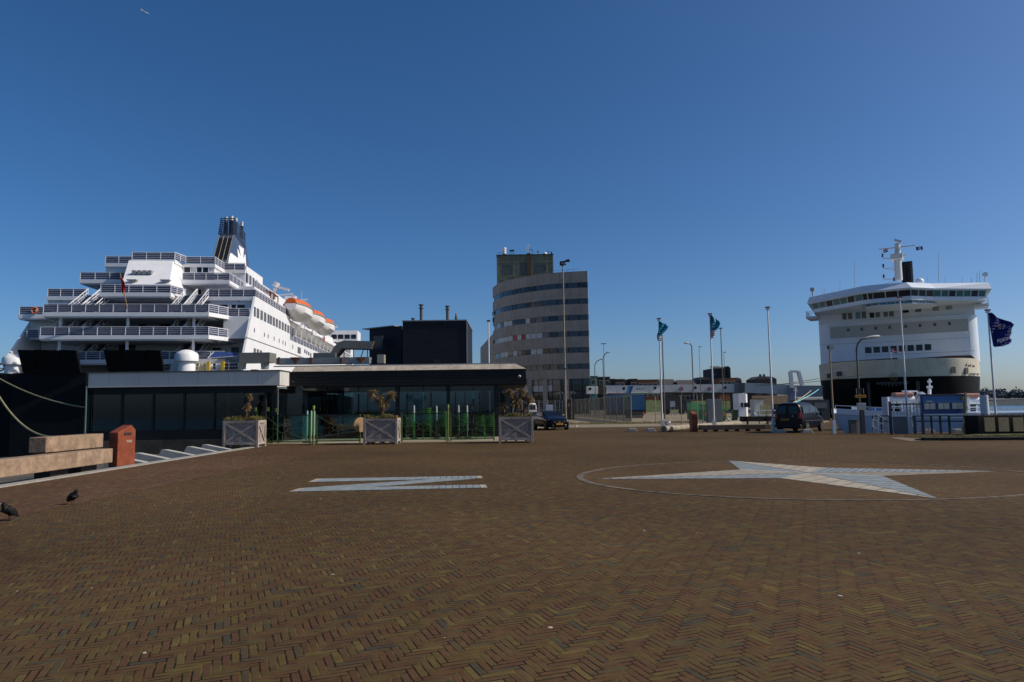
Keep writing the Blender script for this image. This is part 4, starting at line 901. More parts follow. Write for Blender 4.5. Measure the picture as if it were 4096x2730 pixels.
# ------------------------------------------------------------------ planters with dry palms
pwood = M('weathered grey timber', (.40, .33, .27), .85, var=.3, sc_=3, bump=.5, bsc=25)
pwood2 = M('weathered board', (.32, .27, .23), .9, var=.3, sc_=4, bump=.4)
soil = M('dry soil', (.05, .04, .03), .95)
W_, H_, DP = 1.72, 1.3, 1.1
def planter():
    r = thing('timber_planter', '', 'planter', (0, 0, 0), 0, 'timber planters in front of the cafe')
    mb = MB(); hw, hd = W_/2, DP/2
    for k in range(9): x = -hw+.07+(W_-.14)*k/9; mb.box(x+.004, x+(W_-.14)/9-.004, -hd+.05, -hd+.075, .14, H_-.1)
    for k in range(6): y = -hd+.08+(DP-.16)*k/6; mb.box(hw-.075, hw-.05, y+.004, y+(DP-.16)/6-.004, .14, H_-.1); mb.box(-hw+.05, -hw+.075, y+.004, y+(DP-.16)/6-.004, .14, H_-.1)
    mb.box(-hw+.08, hw-.08, hd-.075, hd-.05, .14, H_-.1); mb.build('boards', pwood2, r)
    for x in (-hw+.06, hw-.06):
        for y in (-hd+.06, hd-.06): MB().box(x-.06, x+.06, y-.06, y+.06, 0, H_).build('corner_post', pwood, r, bevel=.006)
    mb = MB()
    for z in (.2, H_-.07):
        mb = MB(); mb.box(-hw+.12, hw-.12, -hd+.005, -hd+.05, z-.065, z+.065); mb.box(-hw+.12, hw-.12, hd-.05, hd-.005, z-.065, z+.065)
        mb.box(hw-.05, hw-.005, -hd+.12, hd-.12, z-.065, z+.065); mb.box(-hw+.005, -hw+.05, -hd+.12, hd-.12, z-.065, z+.065)
        mb.build('frame_rail', pwood, r)
    for s, dy in ((1, .0), (-1, .018)):
        MB().bar((-hw+.13, -hd+.03-dy, .27 if s > 0 else H_-.14), (hw-.13, -hd+.03-dy, H_-.14 if s > 0 else .27), .02, .1).build('cross_brace', pwood, r)
        MB().bar((hw-.03+dy, -hd+.13, .27 if s > 0 else H_-.14), (hw-.03+dy, hd-.13, H_-.14 if s > 0 else .27), .02, .09).build('cross_brace', pwood, r)
    MB().box(-hw+.08, hw-.08, -hd+.08, hd-.08, H_-.2, H_-.09).build('soil', soil, r)
    mb = MB()
    for x in (-.5, 0, .5): mb.box(x-.06, x+.06, -hd+.1, hd-.1, .03, .14)
    mb.build('runner', pwood, r); return r
leafm = [M('straw blade', (.30, .20, .07), .8, var=.3, sc_=9), M('green blade', (.09, .12, .02), .8, var=.3, sc_=9), M('brown frond', (.14, .075, .028), .85, var=.4, sc_=6), M('tan frond', (.36, .25, .11), .8, var=.3, sc_=6)]
def grass(loc, w, d, n, hmin, hmax, label, seed, gname='grass_tuft'):
    rr_ = random.Random(seed); mb = MB()
    for _ in range(n):
        x = rr_.uniform(-w, w); y = rr_.uniform(-d, d); h = rr_.uniform(hmin, hmax)*(.55+.6*abs(math.sin(3*x+seed))); a = rr_.uniform(0, 6.28); l = rr_.uniform(.15, .8)*h; s = .008
        p = V((x, y, 0)); dx, dy = math.cos(a), math.sin(a); q = p+V((dx*l*.4, dy*l*.4, h*.75)); t = p+V((dx*l, dy*l, h*(1-.35*l/h)))
        k = V((-dy*s, dx*s, 0)); mb.add([p-k, p+k, q+k*.7, q-k*.7], [(0, 1, 2, 3)], 0 if rr_.random() < .45 else 1); mb.add([q-k*.7, q+k*.7, t], [(0, 1, 2)], 0 if rr_.random() < .5 else 1)
    o = mb.build(gname, leafm[:2]); o.location = loc; return tag(o, label, 'grass', None)
def palm(loc, stems, label, seed):
    """stems: (top offset, crown radius, number of fronds)"""
    rr_ = random.Random(seed); r = thing('dry_palm', label, 'palm', loc)
    for k, (base, top_, cr, nf) in enumerate(stems):
        b = V(base); t = V(top_); mb = MB(); pts = [b.lerp(t, i/6) + V((.03*math.sin(i*1.7), .02*math.cos(i*2.1), 0)) for i in range(7)]
        for i in range(6): mb.tube(pts[i], pts[i+1], .055-.006*i, .062-.006*i, n=8)
        for _ in range(130):
            i = rr_.randint(1, 5); a = rr_.uniform(0, 6.28); p = pts[i].lerp(pts[i+1] if i < 6 else pts[i], rr_.random()); d_ = V((math.cos(a), math.sin(a), -.5-rr_.random()*1.0)).normalized()*rr_.uniform(.12, .34); k_ = V((-math.sin(a), math.cos(a), 0))*.014
            mb.add([p-k_, p+k_, p+d_], [(0, 1, 2)])
        mb.build('trunk', leafm[2], r, smooth=False)
        mb = MB()
        for f in range(int(nf*2.2)):
            a = rr_.uniform(0, 6.28); el = rr_.uniform(-.9, 1.1); L = cr*rr_.uniform(.45, 1.05); dd = V((math.cos(a)*math.cos(el), math.sin(a)*math.cos(el), math.sin(el)))
            p = t.copy(); ps = [p.copy()]
            for i in range(4): p = p + dd*(L/4); dd = (dd + V((0, 0, -.28-.1*rr_.random()))).normalized(); ps.append(p.copy())
            mi = 1 if rr_.random() < .45 else 0; wv = rr_.uniform(.014, .034); sd_ = V((-math.sin(a), math.cos(a), rr_.uniform(-.5, .5)))
            for i in range(4):
                w0 = wv*(1-i/4.3); w1 = wv*(1-(i+1)/4.3); mb.add([ps[i]-sd_*w0, ps[i]+sd_*w0, ps[i+1]+sd_*w1, ps[i+1]-sd_*w1], [(0, 1, 2, 3)], mi)
                if i >= 1:
                    for _ in range(3):
                        g2 = V((rr_.uniform(-1, 1), rr_.uniform(-1, 1), rr_.uniform(-1.2, .6))).normalized()*rr_.uniform(.06, .17); mb.add([ps[i]-sd_*.008, ps[i]+sd_*.008, ps[i]+g2], [(0, 1, 2)], mi)
        mb.build('crown', [leafm[2], leafm[3]], r)
    return r
PLS = [(960, 1792, 'timber planter with a thin wilted palm, leftmost of three'), (1520.5, 1779, 'timber planter with a terracotta pot on its rim, middle of three'), (2064.5, 1773, 'timber planter nearest the dark car, rightmost of three')]
pl0 = planter(); PP = []
for i, (px, py, lb) in enumerate(PLS):
    g_ = G(px, py); loc = V((g_.x, g_.y+DP/2, 0)); PP.append(loc)
    if i == 0: pl0.location = loc; pl0['label'] = lb
    else: dup(pl0, loc, 0, lb)
for i, (loc, nm_) in enumerate(zip(PP, ('leftmost planter, under the thin palm', 'middle planter, around the forked palm', 'rightmost planter by the dark car'))):
    grass(loc + V((0, 0, H_-.1)), W_/2-.03, DP/2-.03, 3200, .15, .34, 'shaggy yellow green grass filling the '+nm_, i+3)
z1 = H_-.1
palm(PP[0]+V((0, 0, z1)), [((0, 0, 0), (.1, 0, .75), .35, 30), ((.05, 0, .6), (.18, 0, 1.25), .32, 34)], 'thin wilted palm drooping to the left in the leftmost planter', 5)
palm(PP[1]+V((0, 0, z1)), [((0, 0, 0), (0, 0, .85), .5, 70), ((-.05, 0, .75), (-.5, 0, 1.35), .5, 60), ((.05, 0, .75), (.45, 0, 1.3), .45, 45), ((0, 0, .7), (-.1, 0, 1.1), .5, 50)], 'forked brown palm with two ragged heads in the middle planter', 9)
palm(PP[2]+V((0, 0, z1)), [((-.05, 0, 0), (0, 0, .8), .5, 70), ((-.6, 0, 0), (-.62, 0, .6), .45, 60), ((.1, 0, .7), (.3, 0, 1.35), .45, 50), ((0, 0, .7), (-.28, 0, 1.3), .45, 50), ((.3, 0, .3), (.75, 0, .95), .4, 40)], 'bushy dry palm with several brown heads in the rightmost planter', 13)
a = PP[1] + V((W_/2-.07, -DP/2+.07, H_)); pt = MB().lathe([(.05, 0), (.07, .1), (.08, .1), (.08, .13), (.06, .13)], (0, 0, 0), 14).build('flower_pot', M('terracotta', (.45, .13, .05), .8), smooth=True); pt.location = a
tag(pt, 'little terracotta pot standing on the corner of the middle planter', 'flower pot')
# ------------------------------------------------------------------ green glass windscreens and posts
green = M('green paint', (.10, .20, .035), .55, var=.25, sc_=3); greend = M('dull green tube', (.10, .20, .04), .6, var=.3, sc_=3)
sglass = GL('screen glass', (.8, 1, .97), .8)
def screen(pa, pb, yd, label, ring=True, side=.5):
    a = D(pa, 1768, yd); b = D(pb, 1768, yd); L = b.x-a.x; r = thing('glass_screen', label, 'screen', ((a.x+b.x)/2, yd, 0), 0, 'green framed glass screens in front of the cafe'); h = 1.52
    z0_ = .17
    for s in (-1, 1): MB().box(s*L/2-.035, s*L/2+.035, -.03, .03, .03, h).build('upright', greend, r)
    MB().box(-L/2+.036, L/2-.036, -.025, .025, h-.05, h).build('top_rail', darkwood, r); MB().box(-L/2+.036, L/2-.036, -.025, .025, z0_-.05, z0_).build('bottom_rail', greend, r)
    MB().box(-L/2+.04, L/2-.04, -.005, .005, z0_+.003, h-.053).build('pane', sglass, r)
    mb = MB(); cx = (side-.5)*L; cz = .82; R_ = .2; y_ = -.02
    for k in range(20):
        t0, t1 = 2*math.pi*k/20, 2*math.pi*(k+1)/20; mb.bar((cx+R_*1.5*math.cos(t0), y_, cz+R_*math.sin(t0)), (cx+R_*1.5*math.cos(t1), y_, cz+R_*math.sin(t1)), .012, .012)
    for sx_, sz in ((-1, z0_), (-1, h-.08), (1, z0_), (1, h-.08)): mb.bar((sx_*(L/2-.05), y_, sz), (cx+sx_*R_*.9, y_, cz+(.1 if sz > 1 else -.1)), .012, .014)
    mb.bar((-L/2+.05, y_, cz), (cx-R_*1.5, y_, cz), .01, .01); mb.bar((cx+R_*1.5, y_, cz), (L/2-.05, y_, cz), .01, .01); mb.bar((cx, y_, z0_), (cx, y_, cz-R_), .012, .012); mb.bar((cx+.1, y_, h-.1), (cx+.1, y_, cz+R_), .008, .008)
    mb.build('wire_motif', M('grey wire', (.16, .19, .14), .5), r)
screen(1061, 1240, 36.3, 'green framed glass screen between the left planter and the tall green post', side=.38)
screen(1266, 1440, 36.6, 'green framed glass screen between the tall green post and the middle planter')
screen(1607, 1784, 37.2, 'green framed glass screen right of the middle planter, chairs behind')
screen(1803, 1976, 37.2, 'green framed glass screen left of the rightmost planter')
def post(px, yb, yt, r, label, mat, cap=None):
    b = G(px, yb); h = D(px, yt, b.y).z; o = thing('green_post', label, 'post', b, 0, 'green posts of the cafe screens')
    MB().tube((0, 0, 0), (0, 0, h-.18), r, n=12).build('shaft', mat, o, smooth=True); MB().tube((0, 0, h-.18), (0, 0, h), r*1.15, n=12).build('cap', cap or M('bright green cap', (.22, .33, .05), .5), o, smooth=True)
    return o
post(1253, 1781, 1623, .05, 'tall green post standing between the two left glass screens', M('moss yellow green', (.15, .15, .04), .7, var=.3)); post(1056, 1783, 1657, .06, 'green post at the right corner of the leftmost planter', M('moss yellow green'))
post(1793, 1771, 1619, .045, 'green post between the two right glass screens', M('moss yellow green'))
# the tall outer screen glass at the corner of the left wing
ts = thing('tall_glass_screen', 'tall frameless bluish glass wall left of the black fascia', 'screen', (X(1150, 36.6), 36.6, 0))
MB().box(X(1062, 36.6), X(1204, 36.6), 36.9, 36.915, .2, zw0-.02).build('pane', fglass, ts, world=True); MB().box(X(1103, 36.6), X(1106, 36.6), 36.85, 36.93, .2, zw0).build('bracket_post', steel, ts, world=True)
# folded parasols, boards, table top
def folded(px, yd, yb, yt, label, mat, w=.09):
    z0_, z1_ = max(.03, D(px, yb, yd).z), D(px, yt, yd).z; o = thing('folded_parasol', label, 'parasol', (X(px, yd), yd, .021), 0, 'folded parasols on the cafe terrace'); h = z1_-.03
    MB().tube((0, 0, 0), (0, 0, h*.25), .03, n=8).build('pole', steel, o); MB().lathe([(.03, h*.2), (w, h*.24), (w*.95, h*.6), (w*.9, h*.97), (w*.5, h)], n=10).build('folded_cloth', mat, o, smooth=True)
    MB().lathe([(.22, 0), (.22, .05), (.05, .07)], n=14).build('foot', darkwood, o)
wc = M('white canvas', (.36, .38, .37), .8); tc_ = M('pale teal canvas', (.2, .42, .34), .8)
for k, (px, c) in enumerate(((1230, tc_), (1246, tc_), (1258, tc_))): folded(px, 37.6+.1*k, 1755, 1643, ('left', 'middle', 'right')[k]+' one of three narrow pale teal parasols behind the tall green post', c, .055)
for px, yt, lb in ((1656, 1621, 'white folded parasol between the first two chair stacks'), (1746, 1624, 'white folded parasol right of the tallest chair stack'), (1834, 1621, 'white folded parasol just right of the middle column'), (1868, 1621, 'white folded parasol just left of the person')): folded(px, 40.4, 1740, yt, lb, wc, .055)
for k, (px, yt) in enumerate(((1021, 1629), (1070, 1629), (1103, 1632))):
    yd = 37.4 if k else 35+2.2; o = thing('green_trestle', ('leftmost', 'middle', 'rightmost')[k]+' green trestle with a thick pale cap behind the left screen', 'trestle', (X(px, yd), yd, 0), 0, 'green trestles behind the left screen'); h = D(px, yt, yd).z
    MB().tube((0, 0, h-.22), (0, 0, h-.02), .1, n=14).build('cap', M('bright green cap'), o, smooth=True); MB().box(-.14, .14, -.1, .1, h-.26, h-.22).build('collar', green, o)
    for s in (-1, 1): MB().bar((s*.08, 0, h-.3), (s*.17, 0, .0), .1, .07).build('leg', green, o); MB().bar((-s*.15, .04*s, .1), (s*.12, .04*s, h-.5), .06, .04).build('brace', green, o)
    MB().box(-.15, .15, -.02, .02, .5, .54).build('rung', green, o)
o = MB().box(X(1166, 37.3), X(1227, 37.3), 37.3, 37.34, .25, 1.5).build('notice_board', M('sea green board', (.14, .36, .28), .5, var=.2)); tag(o, 'sea green board leaning upright behind the left glass screen', 'board')
tt_ = MB(); c = D(1443, 1700, 36.4); tt_.tube(c, c+V((-.06, .08, 0)), .38, n=32); tag(tt_.build('round_table_top', M('ply table top', (.40, .25, .12), .6)), 'round wooden table top stood on edge left of the middle planter', 'table top')
# stacked green chairs
cg = M('chair green', (.035, .15, .012), .45, var=.15)
def chair():
    r = thing('stacking_chair', '', 'chair', (0, 0, 0), 0, 'green chairs stacked on the cafe terrace')
    for s in (-1, 1):
        MB().path([(s*.24, .2, 0), (s*.22, .2, .44)], .013).build('leg', cg, r); MB().path([(s*.24, -.22, 0), (s*.22, -.18, .44)], .013).build('leg', cg, r); MB().path([(s*.25, .2, .44), (s*.27, .0, .62), (s*.26, -.22, .66)], .013).build('armrest', cg, r)
    MB().box(-.22, .22, -.2, .2, .43, .46).build('seat', cg, r, bevel=.01)
    mb = MB(); n = 8
    for zz, tk in ((.83, .07), (.71, .03)):
        for k in range(n):
            t0, t1 = k/n, (k+1)/n; mb.bar((-.23+.46*t0, -.22-.06*math.sin(math.pi*t0), zz-.04*math.sin(math.pi*t0)), (-.23+.46*t1, -.22-.06*math.sin(math.pi*t1), zz-.04*math.sin(math.pi*t1)), .02, tk)
    for s in (-1, 1): mb.bar((s*.22, -.18, .44), (s*.235, -.22, .87), .022, .022)
    mb.build('backrest', cg, r); return r
ch0 = chair(); first = True
for px, yd, n, lb in ((1640, 39.4, 6, 'first stack, next to the middle planter'), (1708, 39.9, 9, 'tallest stack, between two white parasols'), (1772, 40.2, 7, 'stack just left of the middle column'), (1850, 39.2, 6, 'stack just right of the middle column'), (1920, 39, 5, 'low shaded stack below the person'), (1958, 39.5, 5, 'shaded stack beside the right column')):
    for k in range(n):
        loc = V((X(px, yd), yd + .035*k, .021 + .115*k)); l = 'green metal chair, %s, %s' % (('bottom', 'second', 'third', 'fourth', 'fifth', 'sixth', 'seventh', 'eighth', 'ninth')[k] + ' from the ground', lb)
        if first: ch0.location = loc; ch0['label'] = l; ch0.rotation_euler.z = .0; first = False
        else: dup(ch0, loc, .06*math.sin(px), l)
# ------------------------------------------------------------------ quay furniture at the left: timber bench, bin, wedges, ropes
beam = M('squared oak beam', (.335, .225, .145), .85, var=.34, sc_=3.2, bump=.6, bsc=18, streak=.35)
bn = thing('timber_bench', 'massive oak beam bench with a shorter back beam beside the rusty bin', 'bench', (-12.9, 18, 0))
MB().box(-13.25, -12.72, 12.5, 22.45, .2, .64).build('seat_beam', beam, bn, world=True, bevel=.02); MB().box(-13.8, -13.3, 20.1, 22.9, .66, 1.1).build('back_beam', beam, bn, world=True, bevel=.02)
ds = M('dark steel', (.03, .02, .018), .7, var=.3)
for y in (14.5, 19.8, 21.2): MB().box(-13.4, -12.95, y, y+.8, -.3, .198).build('support', ds, bn, world=True)
for y in (20.6, 22.1): MB().box(-13.6, -13.4, y, y+.25, .1, .64).build('back_bracket', M('red steel', (.12, .02, .02), .6), bn, world=True)
def litterbin(loc, rz, label, om):
    r = thing('litter_bin', label, 'litter bin', loc, rz, 'rust red litter bins')
    pr = [(-.42, 0), (.42, 0), (.42, 1.18), (.2, 1.35), (-.42, 1.12)]
    mb = MB(); mb.loft([[V((.0+s*w_, y, z)) for y, z in pr] for s, w_ in ((-1, .17), (-1, .145), )][:1] + [[V((.17, y, z)) for y, z in pr]]); mb.build('body', om, r, bevel=.02)
    MB().box(.171, .19, -.15, .2, 1.02, 1.1).build('slot', ds, r); MB().box(-.15, .15, -.4, .4, -.02, .05).build('base', ds, r)
    textmesh('lettering', 'YAN', .13, M('faded white lettering', (.5, .45, .4), .7), r, AX((.176, .1, .8), (0, 1, 0), (0, 0, 1)), .003)
    return r
om = M('corroded orange paint', (.23, .047, .012), .65, var=.3, sc_=3, streak=.25)
litterbin(G(478, 1868)+V((-.17, .42, 0)), R(-9), 'rust orange litter bin standing at the end of the timber bench', om)
wl = ('first pale concrete wedge beside the rusty bin', 'second pale concrete wedge from the rusty bin', 'middle one of the five pale concrete wedges', 'pale concrete wedge second from the left planter', 'pale concrete wedge right at the foot of the left planter')
wm = M('wedge concrete', (.42, .40, .36), .8, var=.15, sc_=3)
for k, (px, py) in enumerate(((597, 1851), (701, 1837), (800, 1822), (894, 1808), (966, 1799))):
    g_ = G(px, py); x_ = -12.86
    o = MB().prism([V((0, 0, .0)), V((-1.15, 0, .24)), V((-1.3, 0, .24)), V((-1.6, 0, -.34)), V((0, 0, -.34))], (0, .3, 0)).build('concrete_wedge', wm, bevel=.01)
    o.location = (x_, g_.y-.2, .01); tag(o, wl[k], 'concrete wedge', 'concrete wedges along the plaza edge')
a = D(-120, 1462, 24); rope_obj('mooring_rope', D(-60, 1480, 40), D(345, 1631, 35.4), .35, .035, rope, 'pale rope sloping down to the left corner of the cafe')
rope_obj('mooring_rope', D(-40, 1520, 26), D(205, 1748, 24), .5, .03, rope, 'yellowish rope sagging down behind the timber bench')
# ------------------------------------------------------------------ curved office tower
tw = thing('office_tower', 'curved grey concrete office tower with dark ribbon windows behind the cafe', 'office building', (5, 160, 0))
tconc = M('grey facade panel', (.27, .255, .23), .8, var=.14, sc_=.25, streak=.3)
ctl = [(-4.7, 173.6), (-2.5, 166), (.98, 161), (4.5, 157.8), (9.6, 154.6), (16.9, 152.9)]
def cspl(u):
    n = len(ctl)-1; x = u*n; i = min(int(x), n-1); t = x-i; P = [V((*ctl[max(0, min(n, i+k))], 0)) for k in (-1, 0, 1, 2)]
    return .5*((2*P[1]) + (P[2]-P[0])*t + (2*P[0]-5*P[1]+4*P[2]-P[3])*t*t + (3*P[1]-P[0]-3*P[2]+P[3])*t**3)
def cn(u): d = (cspl(min(1, u+.01))-cspl(max(0, u-.01))).normalized(); return V((d.y, -d.x, 0))
NU = 36
def wallstrip(z0, z1, off, name, mat, u0=0, u1=1, thick=.35):
    mb = MB(); rings = []
    for k in range(NU+1):
        u = u0+(u1-u0)*k/NU; p = cspl(u); n_ = cn(u); a = p+n_*off; b = p+n_*(off-thick)
        rings.append([V((a.x, a.y, z0)), V((a.x, a.y, z1)), V((b.x, b.y, z1)), V((b.x, b.y, z0))])
    mb.loft(rings); return mb.build(name, mat, tw, world=True)
ZT = 31.5; bands = [29.0-3.6*k for k in range(6)]
tops = [ZT]+[b-1.2 for b in bands]; bots = bands+[7.7]
for t_, b_ in zip(tops, bots): wallstrip(b_, t_, 0, 'facade_band', tconc)
MB().prism([V((*cspl(k/NU).xy, 0)) - cn(k/NU)*.36 for k in range(NU+1)] + [V((16.5, 176, 0)), V((-4, 180, 0))], (0, 0, ZT-.3)).build('core', M('tower core dark', (.03, .03, .03), .8), tw, world=True)
wcol = [M('tower glass dark', (.012, .016, .02), .12, var=.2, spec=.5), M('tower glass blue', (.03, .05, .075), .15, var=.2), M('tower glass grey', (.09, .095, .1), .2, var=.3), M('tower blind pale', (.40, .44, .47), .5, var=.15), M('tower red blind', (.25, .05, .04), .6)]
rb = random.Random(3); fr_m = M('window frame dark', (.02, .02, .02), .5)
for bi, zb_ in enumerate(bands):
    for k in range(16):
        u0, u1 = .06+.93*k/16, .06+.93*(k+1)/16; p, q = cspl(u0), cspl(u1); n_ = cn((u0+u1)/2); L = (q-p); p2 = p+L*.04-n_*.16; q2 = q-L*.04-n_*.16
        r_v = rb.random(); mi = (0 if r_v < .45 else 1) if bi < 2 else (0 if r_v < .3 else 1 if r_v < .45 else 2 if r_v < .65 else 3)
        if bi >= 2 and k > 11: mi = (1, 0, 0, 2, 1)[k % 5]
        if bi == 3 and k in (5, 7): mi = 4
        MB().prism([V((p2.x, p2.y, zb_-1.15)), V((q2.x, q2.y, zb_-1.15)), V((q2.x, q2.y, zb_-.04)), V((p2.x, p2.y, zb_-.04))], n_*.06).build('window', wcol[mi], tw, world=True)
wallstrip(26.2, 26.22, .012, 'panel_joint', fr_m, thick=.02)
mb = MB()
for k in range(1, 18):
    p = cspl(k/18); n_ = cn(k/18)
    for t_, b_ in zip(tops, bots): mb.bar((p+n_*.01)+V((0, 0, b_)), (p+n_*.01)+V((0, 0, t_)), .03, .02)
mb.build('panel_joint', M('joint grey dark', (.10, .095, .09), .8), tw, world=True)
for k in range(14):                     # ground floor glazing and columns
    u0, u1 = .2+.8*k/14, .2+.8*(k+1)/14; p, q = cspl(u0), cspl(u1); n_ = cn((u0+u1)/2)
    p2 = p+(q-p)*.05-n_*.2; q2 = q-(q-p)*.05-n_*.2
    for z0, z1, m_ in ((5.0, 6.35, 3 if k < 10 else 0), (6.4, 7.6, 2 if k < 10 else 1), (1.0, 4.8, 0)): MB().prism([V((p2.x, p2.y, z0)), V((q2.x, q2.y, z0)), V((q2.x, q2.y, z1)), V((p2.x, p2.y, z1))], n_*.05).build('base_window', wcol[m_], tw, world=True)
for u in (.3, .44, .58, .72, .86): p = cspl(u)+cn(u)*.1; MB().tube((p.x, p.y, 0), (p.x, p.y, 7.7), .55, n=12).build('column', tconc, tw, world=True)
MB().prism([V((16.9, 152.95, 0)), V((16.9, 176, 0)), V((16.6, 176, 0)), V((16.6, 153.3, 0))], (0, 0, ZT)).build('end_wall', tconc, tw, world=True)
# glazed plant tower
pt_ = M('green mesh glazing', (.17, .185, .12), .4, var=.3, sc_=.4); pf = M('ochre frame', (.23, .21, .12), .6, var=.3)
x0, x1, yb = X(1993, 172), X(2223, 172), 172; zt = Z(2100, 1021, 172)
MB().box(x0, x1, yb, 184, ZT-2, zt).build('plant_tower', pt_, tw, world=True)
for px in (1997, 2063, 2135, 2197, 2221): MB().box(X(px, yb)-.16, X(px, yb)+.16, yb-.1, yb, ZT-2, zt).build('plant_frame', pf, tw, world=True)
MB().box(X(2116, yb), X(2131, yb), yb-.3, yb-.1, ZT-2, zt+.4).build('ladder_shaft', M('dull brown shaft', (.09, .06, .03), .8), tw, world=True)
for y in (1049, 1106): MB().box(x0, x1, yb-.16, yb-.101, Z(2100, y, yb)-.12, Z(2100, y, yb)+.12).build('plant_frame', pf, tw, world=True)
MB().box(x0-.1, x1+.1, yb-.32, 184, zt, zt+.12).build('plant_roof', fr_m, tw, world=True)
for (a, b, c, d) in ((2015, 2052, 1060, 1100), (2088, 2112, 1045, 1100), (2150, 2190, 1062, 1090)): MB().box(X(a, yb), X(b, yb), yb-.05, yb-.001, Z(2100, d, yb), Z(2100, c, yb)).build('dark_louvre', M('plant panel', (.075, .09, .08), .4), tw, world=True)
b = D(2017, 1020, 173.5); mb = MB()
for k in range(3): mb.lathe([(.3, .0), (.5, .1), (.55, .3), (.5, .5), (.3, .55)], b+V((0, 0, .1+.58*k)), 12)
mb.build('radome_stack', white, tw, world=True, smooth=True)
def dish(px, py, r, nm='dish', mt=white): c = D(px, py, 173.5); MB().lathe([(.05, 0), (r*.8, .12), (r, .3)], c, 12, ax=Matrix.Rotation(R(90), 3, 'X')).bar(c, V((c.x, 173.5, zt)), .08, .08).build(nm, mt, tw, world=True)
dish(2114, 983, .32); dish(2106, 994, .28); dish(2113, 1010, .3); dish(2152, 1009, .3, mt=steel); c = D(2180, 1016, 173.5); MB().ell(c, .5, .5, .45).build('dome', white, tw, world=True, smooth=True)
mb = MB(); 
for px in (2040, 2048, 2055): mb.bar(D(px, 1020, 173.5), D(px, 1002, 173.5), .1, .1)
mb.bar(D(2038, 1004, 173.5), D(2057, 1003, 173.5), .35, .35).bar(D(2117, 1018, 173.5), D(2117, 999, 173.5), .1, .1).bar(D(2129, 1018, 173.5), D(2129, 999, 173.5), .1, .1).bar(D(2117, 999, 173.5), D(2129, 999, 173.5), .1, .1)
mb.bar(D(2194, 1020, 173.5), D(2194, 1004, 173.5), .06, .06).bar(D(2181, 1007, 173.5), D(2208, 1006, 173.5), .06, .06).bar(D(2206, 1020, 173.5), D(2206, 1010, 173.5), .35, .35).bar(D(1992, 1014, 173.5), D(2003, 1009, 173.5), .08, .08)
mb.build('roof_aerials', fr_m, tw, world=True)
mb = MB(); 
for k in range(8): p = cspl(.72+.03*k)-cn(.8)*1.0; mb.bar(V((p.x, p.y, ZT)), V((p.x, p.y, ZT+.75)), .05, .05)
mb.bar(V((*cspl(.72).xy, ZT+.75))-cn(.8), V((*cspl(.93).xy, ZT+.75))-cn(.8), .05, .05); mb.build('roof_rail', steel, tw, world=True)
p = cspl(.035)+cn(.035)*.12; d = (cspl(.06)-cspl(.02)).normalized()
textmesh('facade_lettering', 'PO\nRT', 1.5, blackclad, tw, AX(p-V((5, 160, 0))+V((0, 0, 24.0)), d, (0, 0, 1)), .05)
MB().prism([V((-4.9, 180, 0)), V((-10.1, 222, 0)), V((-4, 224, 0)), V((2, 182, 0))], (0, 0, 20.6)).build('rear_wing', tconc, tw, world=True)
# ------------------------------------------------------------------ brick houses and works behind the terminal
rbk = M('dark red brick', (.10, .045, .03), .85, var=.25, sc_=1); dbk = M('brown brick', (.055, .035, .03), .85, var=.25, sc_=1); obk = M('orange brick', (.24, .10, .05), .85, var=.2, sc_=1); cbk = M('pale render', (.35, .32, .26), .85); slate = M('slate roof', (.06, .055, .055), .8, var=.3)
wgl = M('house glass', (.03, .035, .04), .2)
def house(px0, px1, ytop, y, mat, nwin, label, roofh=0, wf=cbk, dep=10, wy=1.2):
    x0, x1 = X(px0, y), X(px1, y); zt = Z((px0+px1)/2, ytop, y); o = thing('brick_house' if mat is not cbk else 'rendered_house', label, 'house', ((x0+x1)/2, y, 0), 0, 'row of houses behind the terminal')
    MB().box(x0+.02, x1-.02, y, y+dep, 0, zt-roofh).build('wall', mat, o, world=True)
    if roofh: MB().prism([V((x0, y-.3, zt-roofh)), V((x1, y-.3, zt-roofh)), V((x1-.5, y+dep/2, zt)), V((x0+.5, y+dep/2, zt))], (0, .3, .2)).add([(x0, y-.3, zt-roofh), (x1, y-.3, zt-roofh), (x1, y+dep, zt-roofh), (x0, y+dep, zt-roofh), (x0+.5, y+dep/2, zt), (x1-.5, y+dep/2, zt)], [(0, 1, 5, 4), (1, 2, 5), (2, 3, 4, 5), (3, 0, 4)]).build('roof', slate, o, world=True)
    else: MB().box(x0-.1, x1+.1, y-.12, y+dep, zt, zt+.3).build('roof', slate, o, world=True)
    for k in range(nwin):
        c = x0+(x1-x0)*(k+.5)/nwin; w_ = min(1.6, (x1-x0)/nwin*.6)
        for z_ in (zt-roofh-wy-1.6, zt-roofh-wy-4.8):
            f = MB().box(c-w_/2-.18, c+w_/2+.18, y-.08, y-.005, z_-.18, z_+1.8).build('window_frame', wf, o, world=True); MB().box(c-w_/2, c+w_/2, y-.12, y-.081, z_, z_+1.6).build('window', wgl, f, world=True)
tgr = M('teal render', (.03, .16, .14), .7)
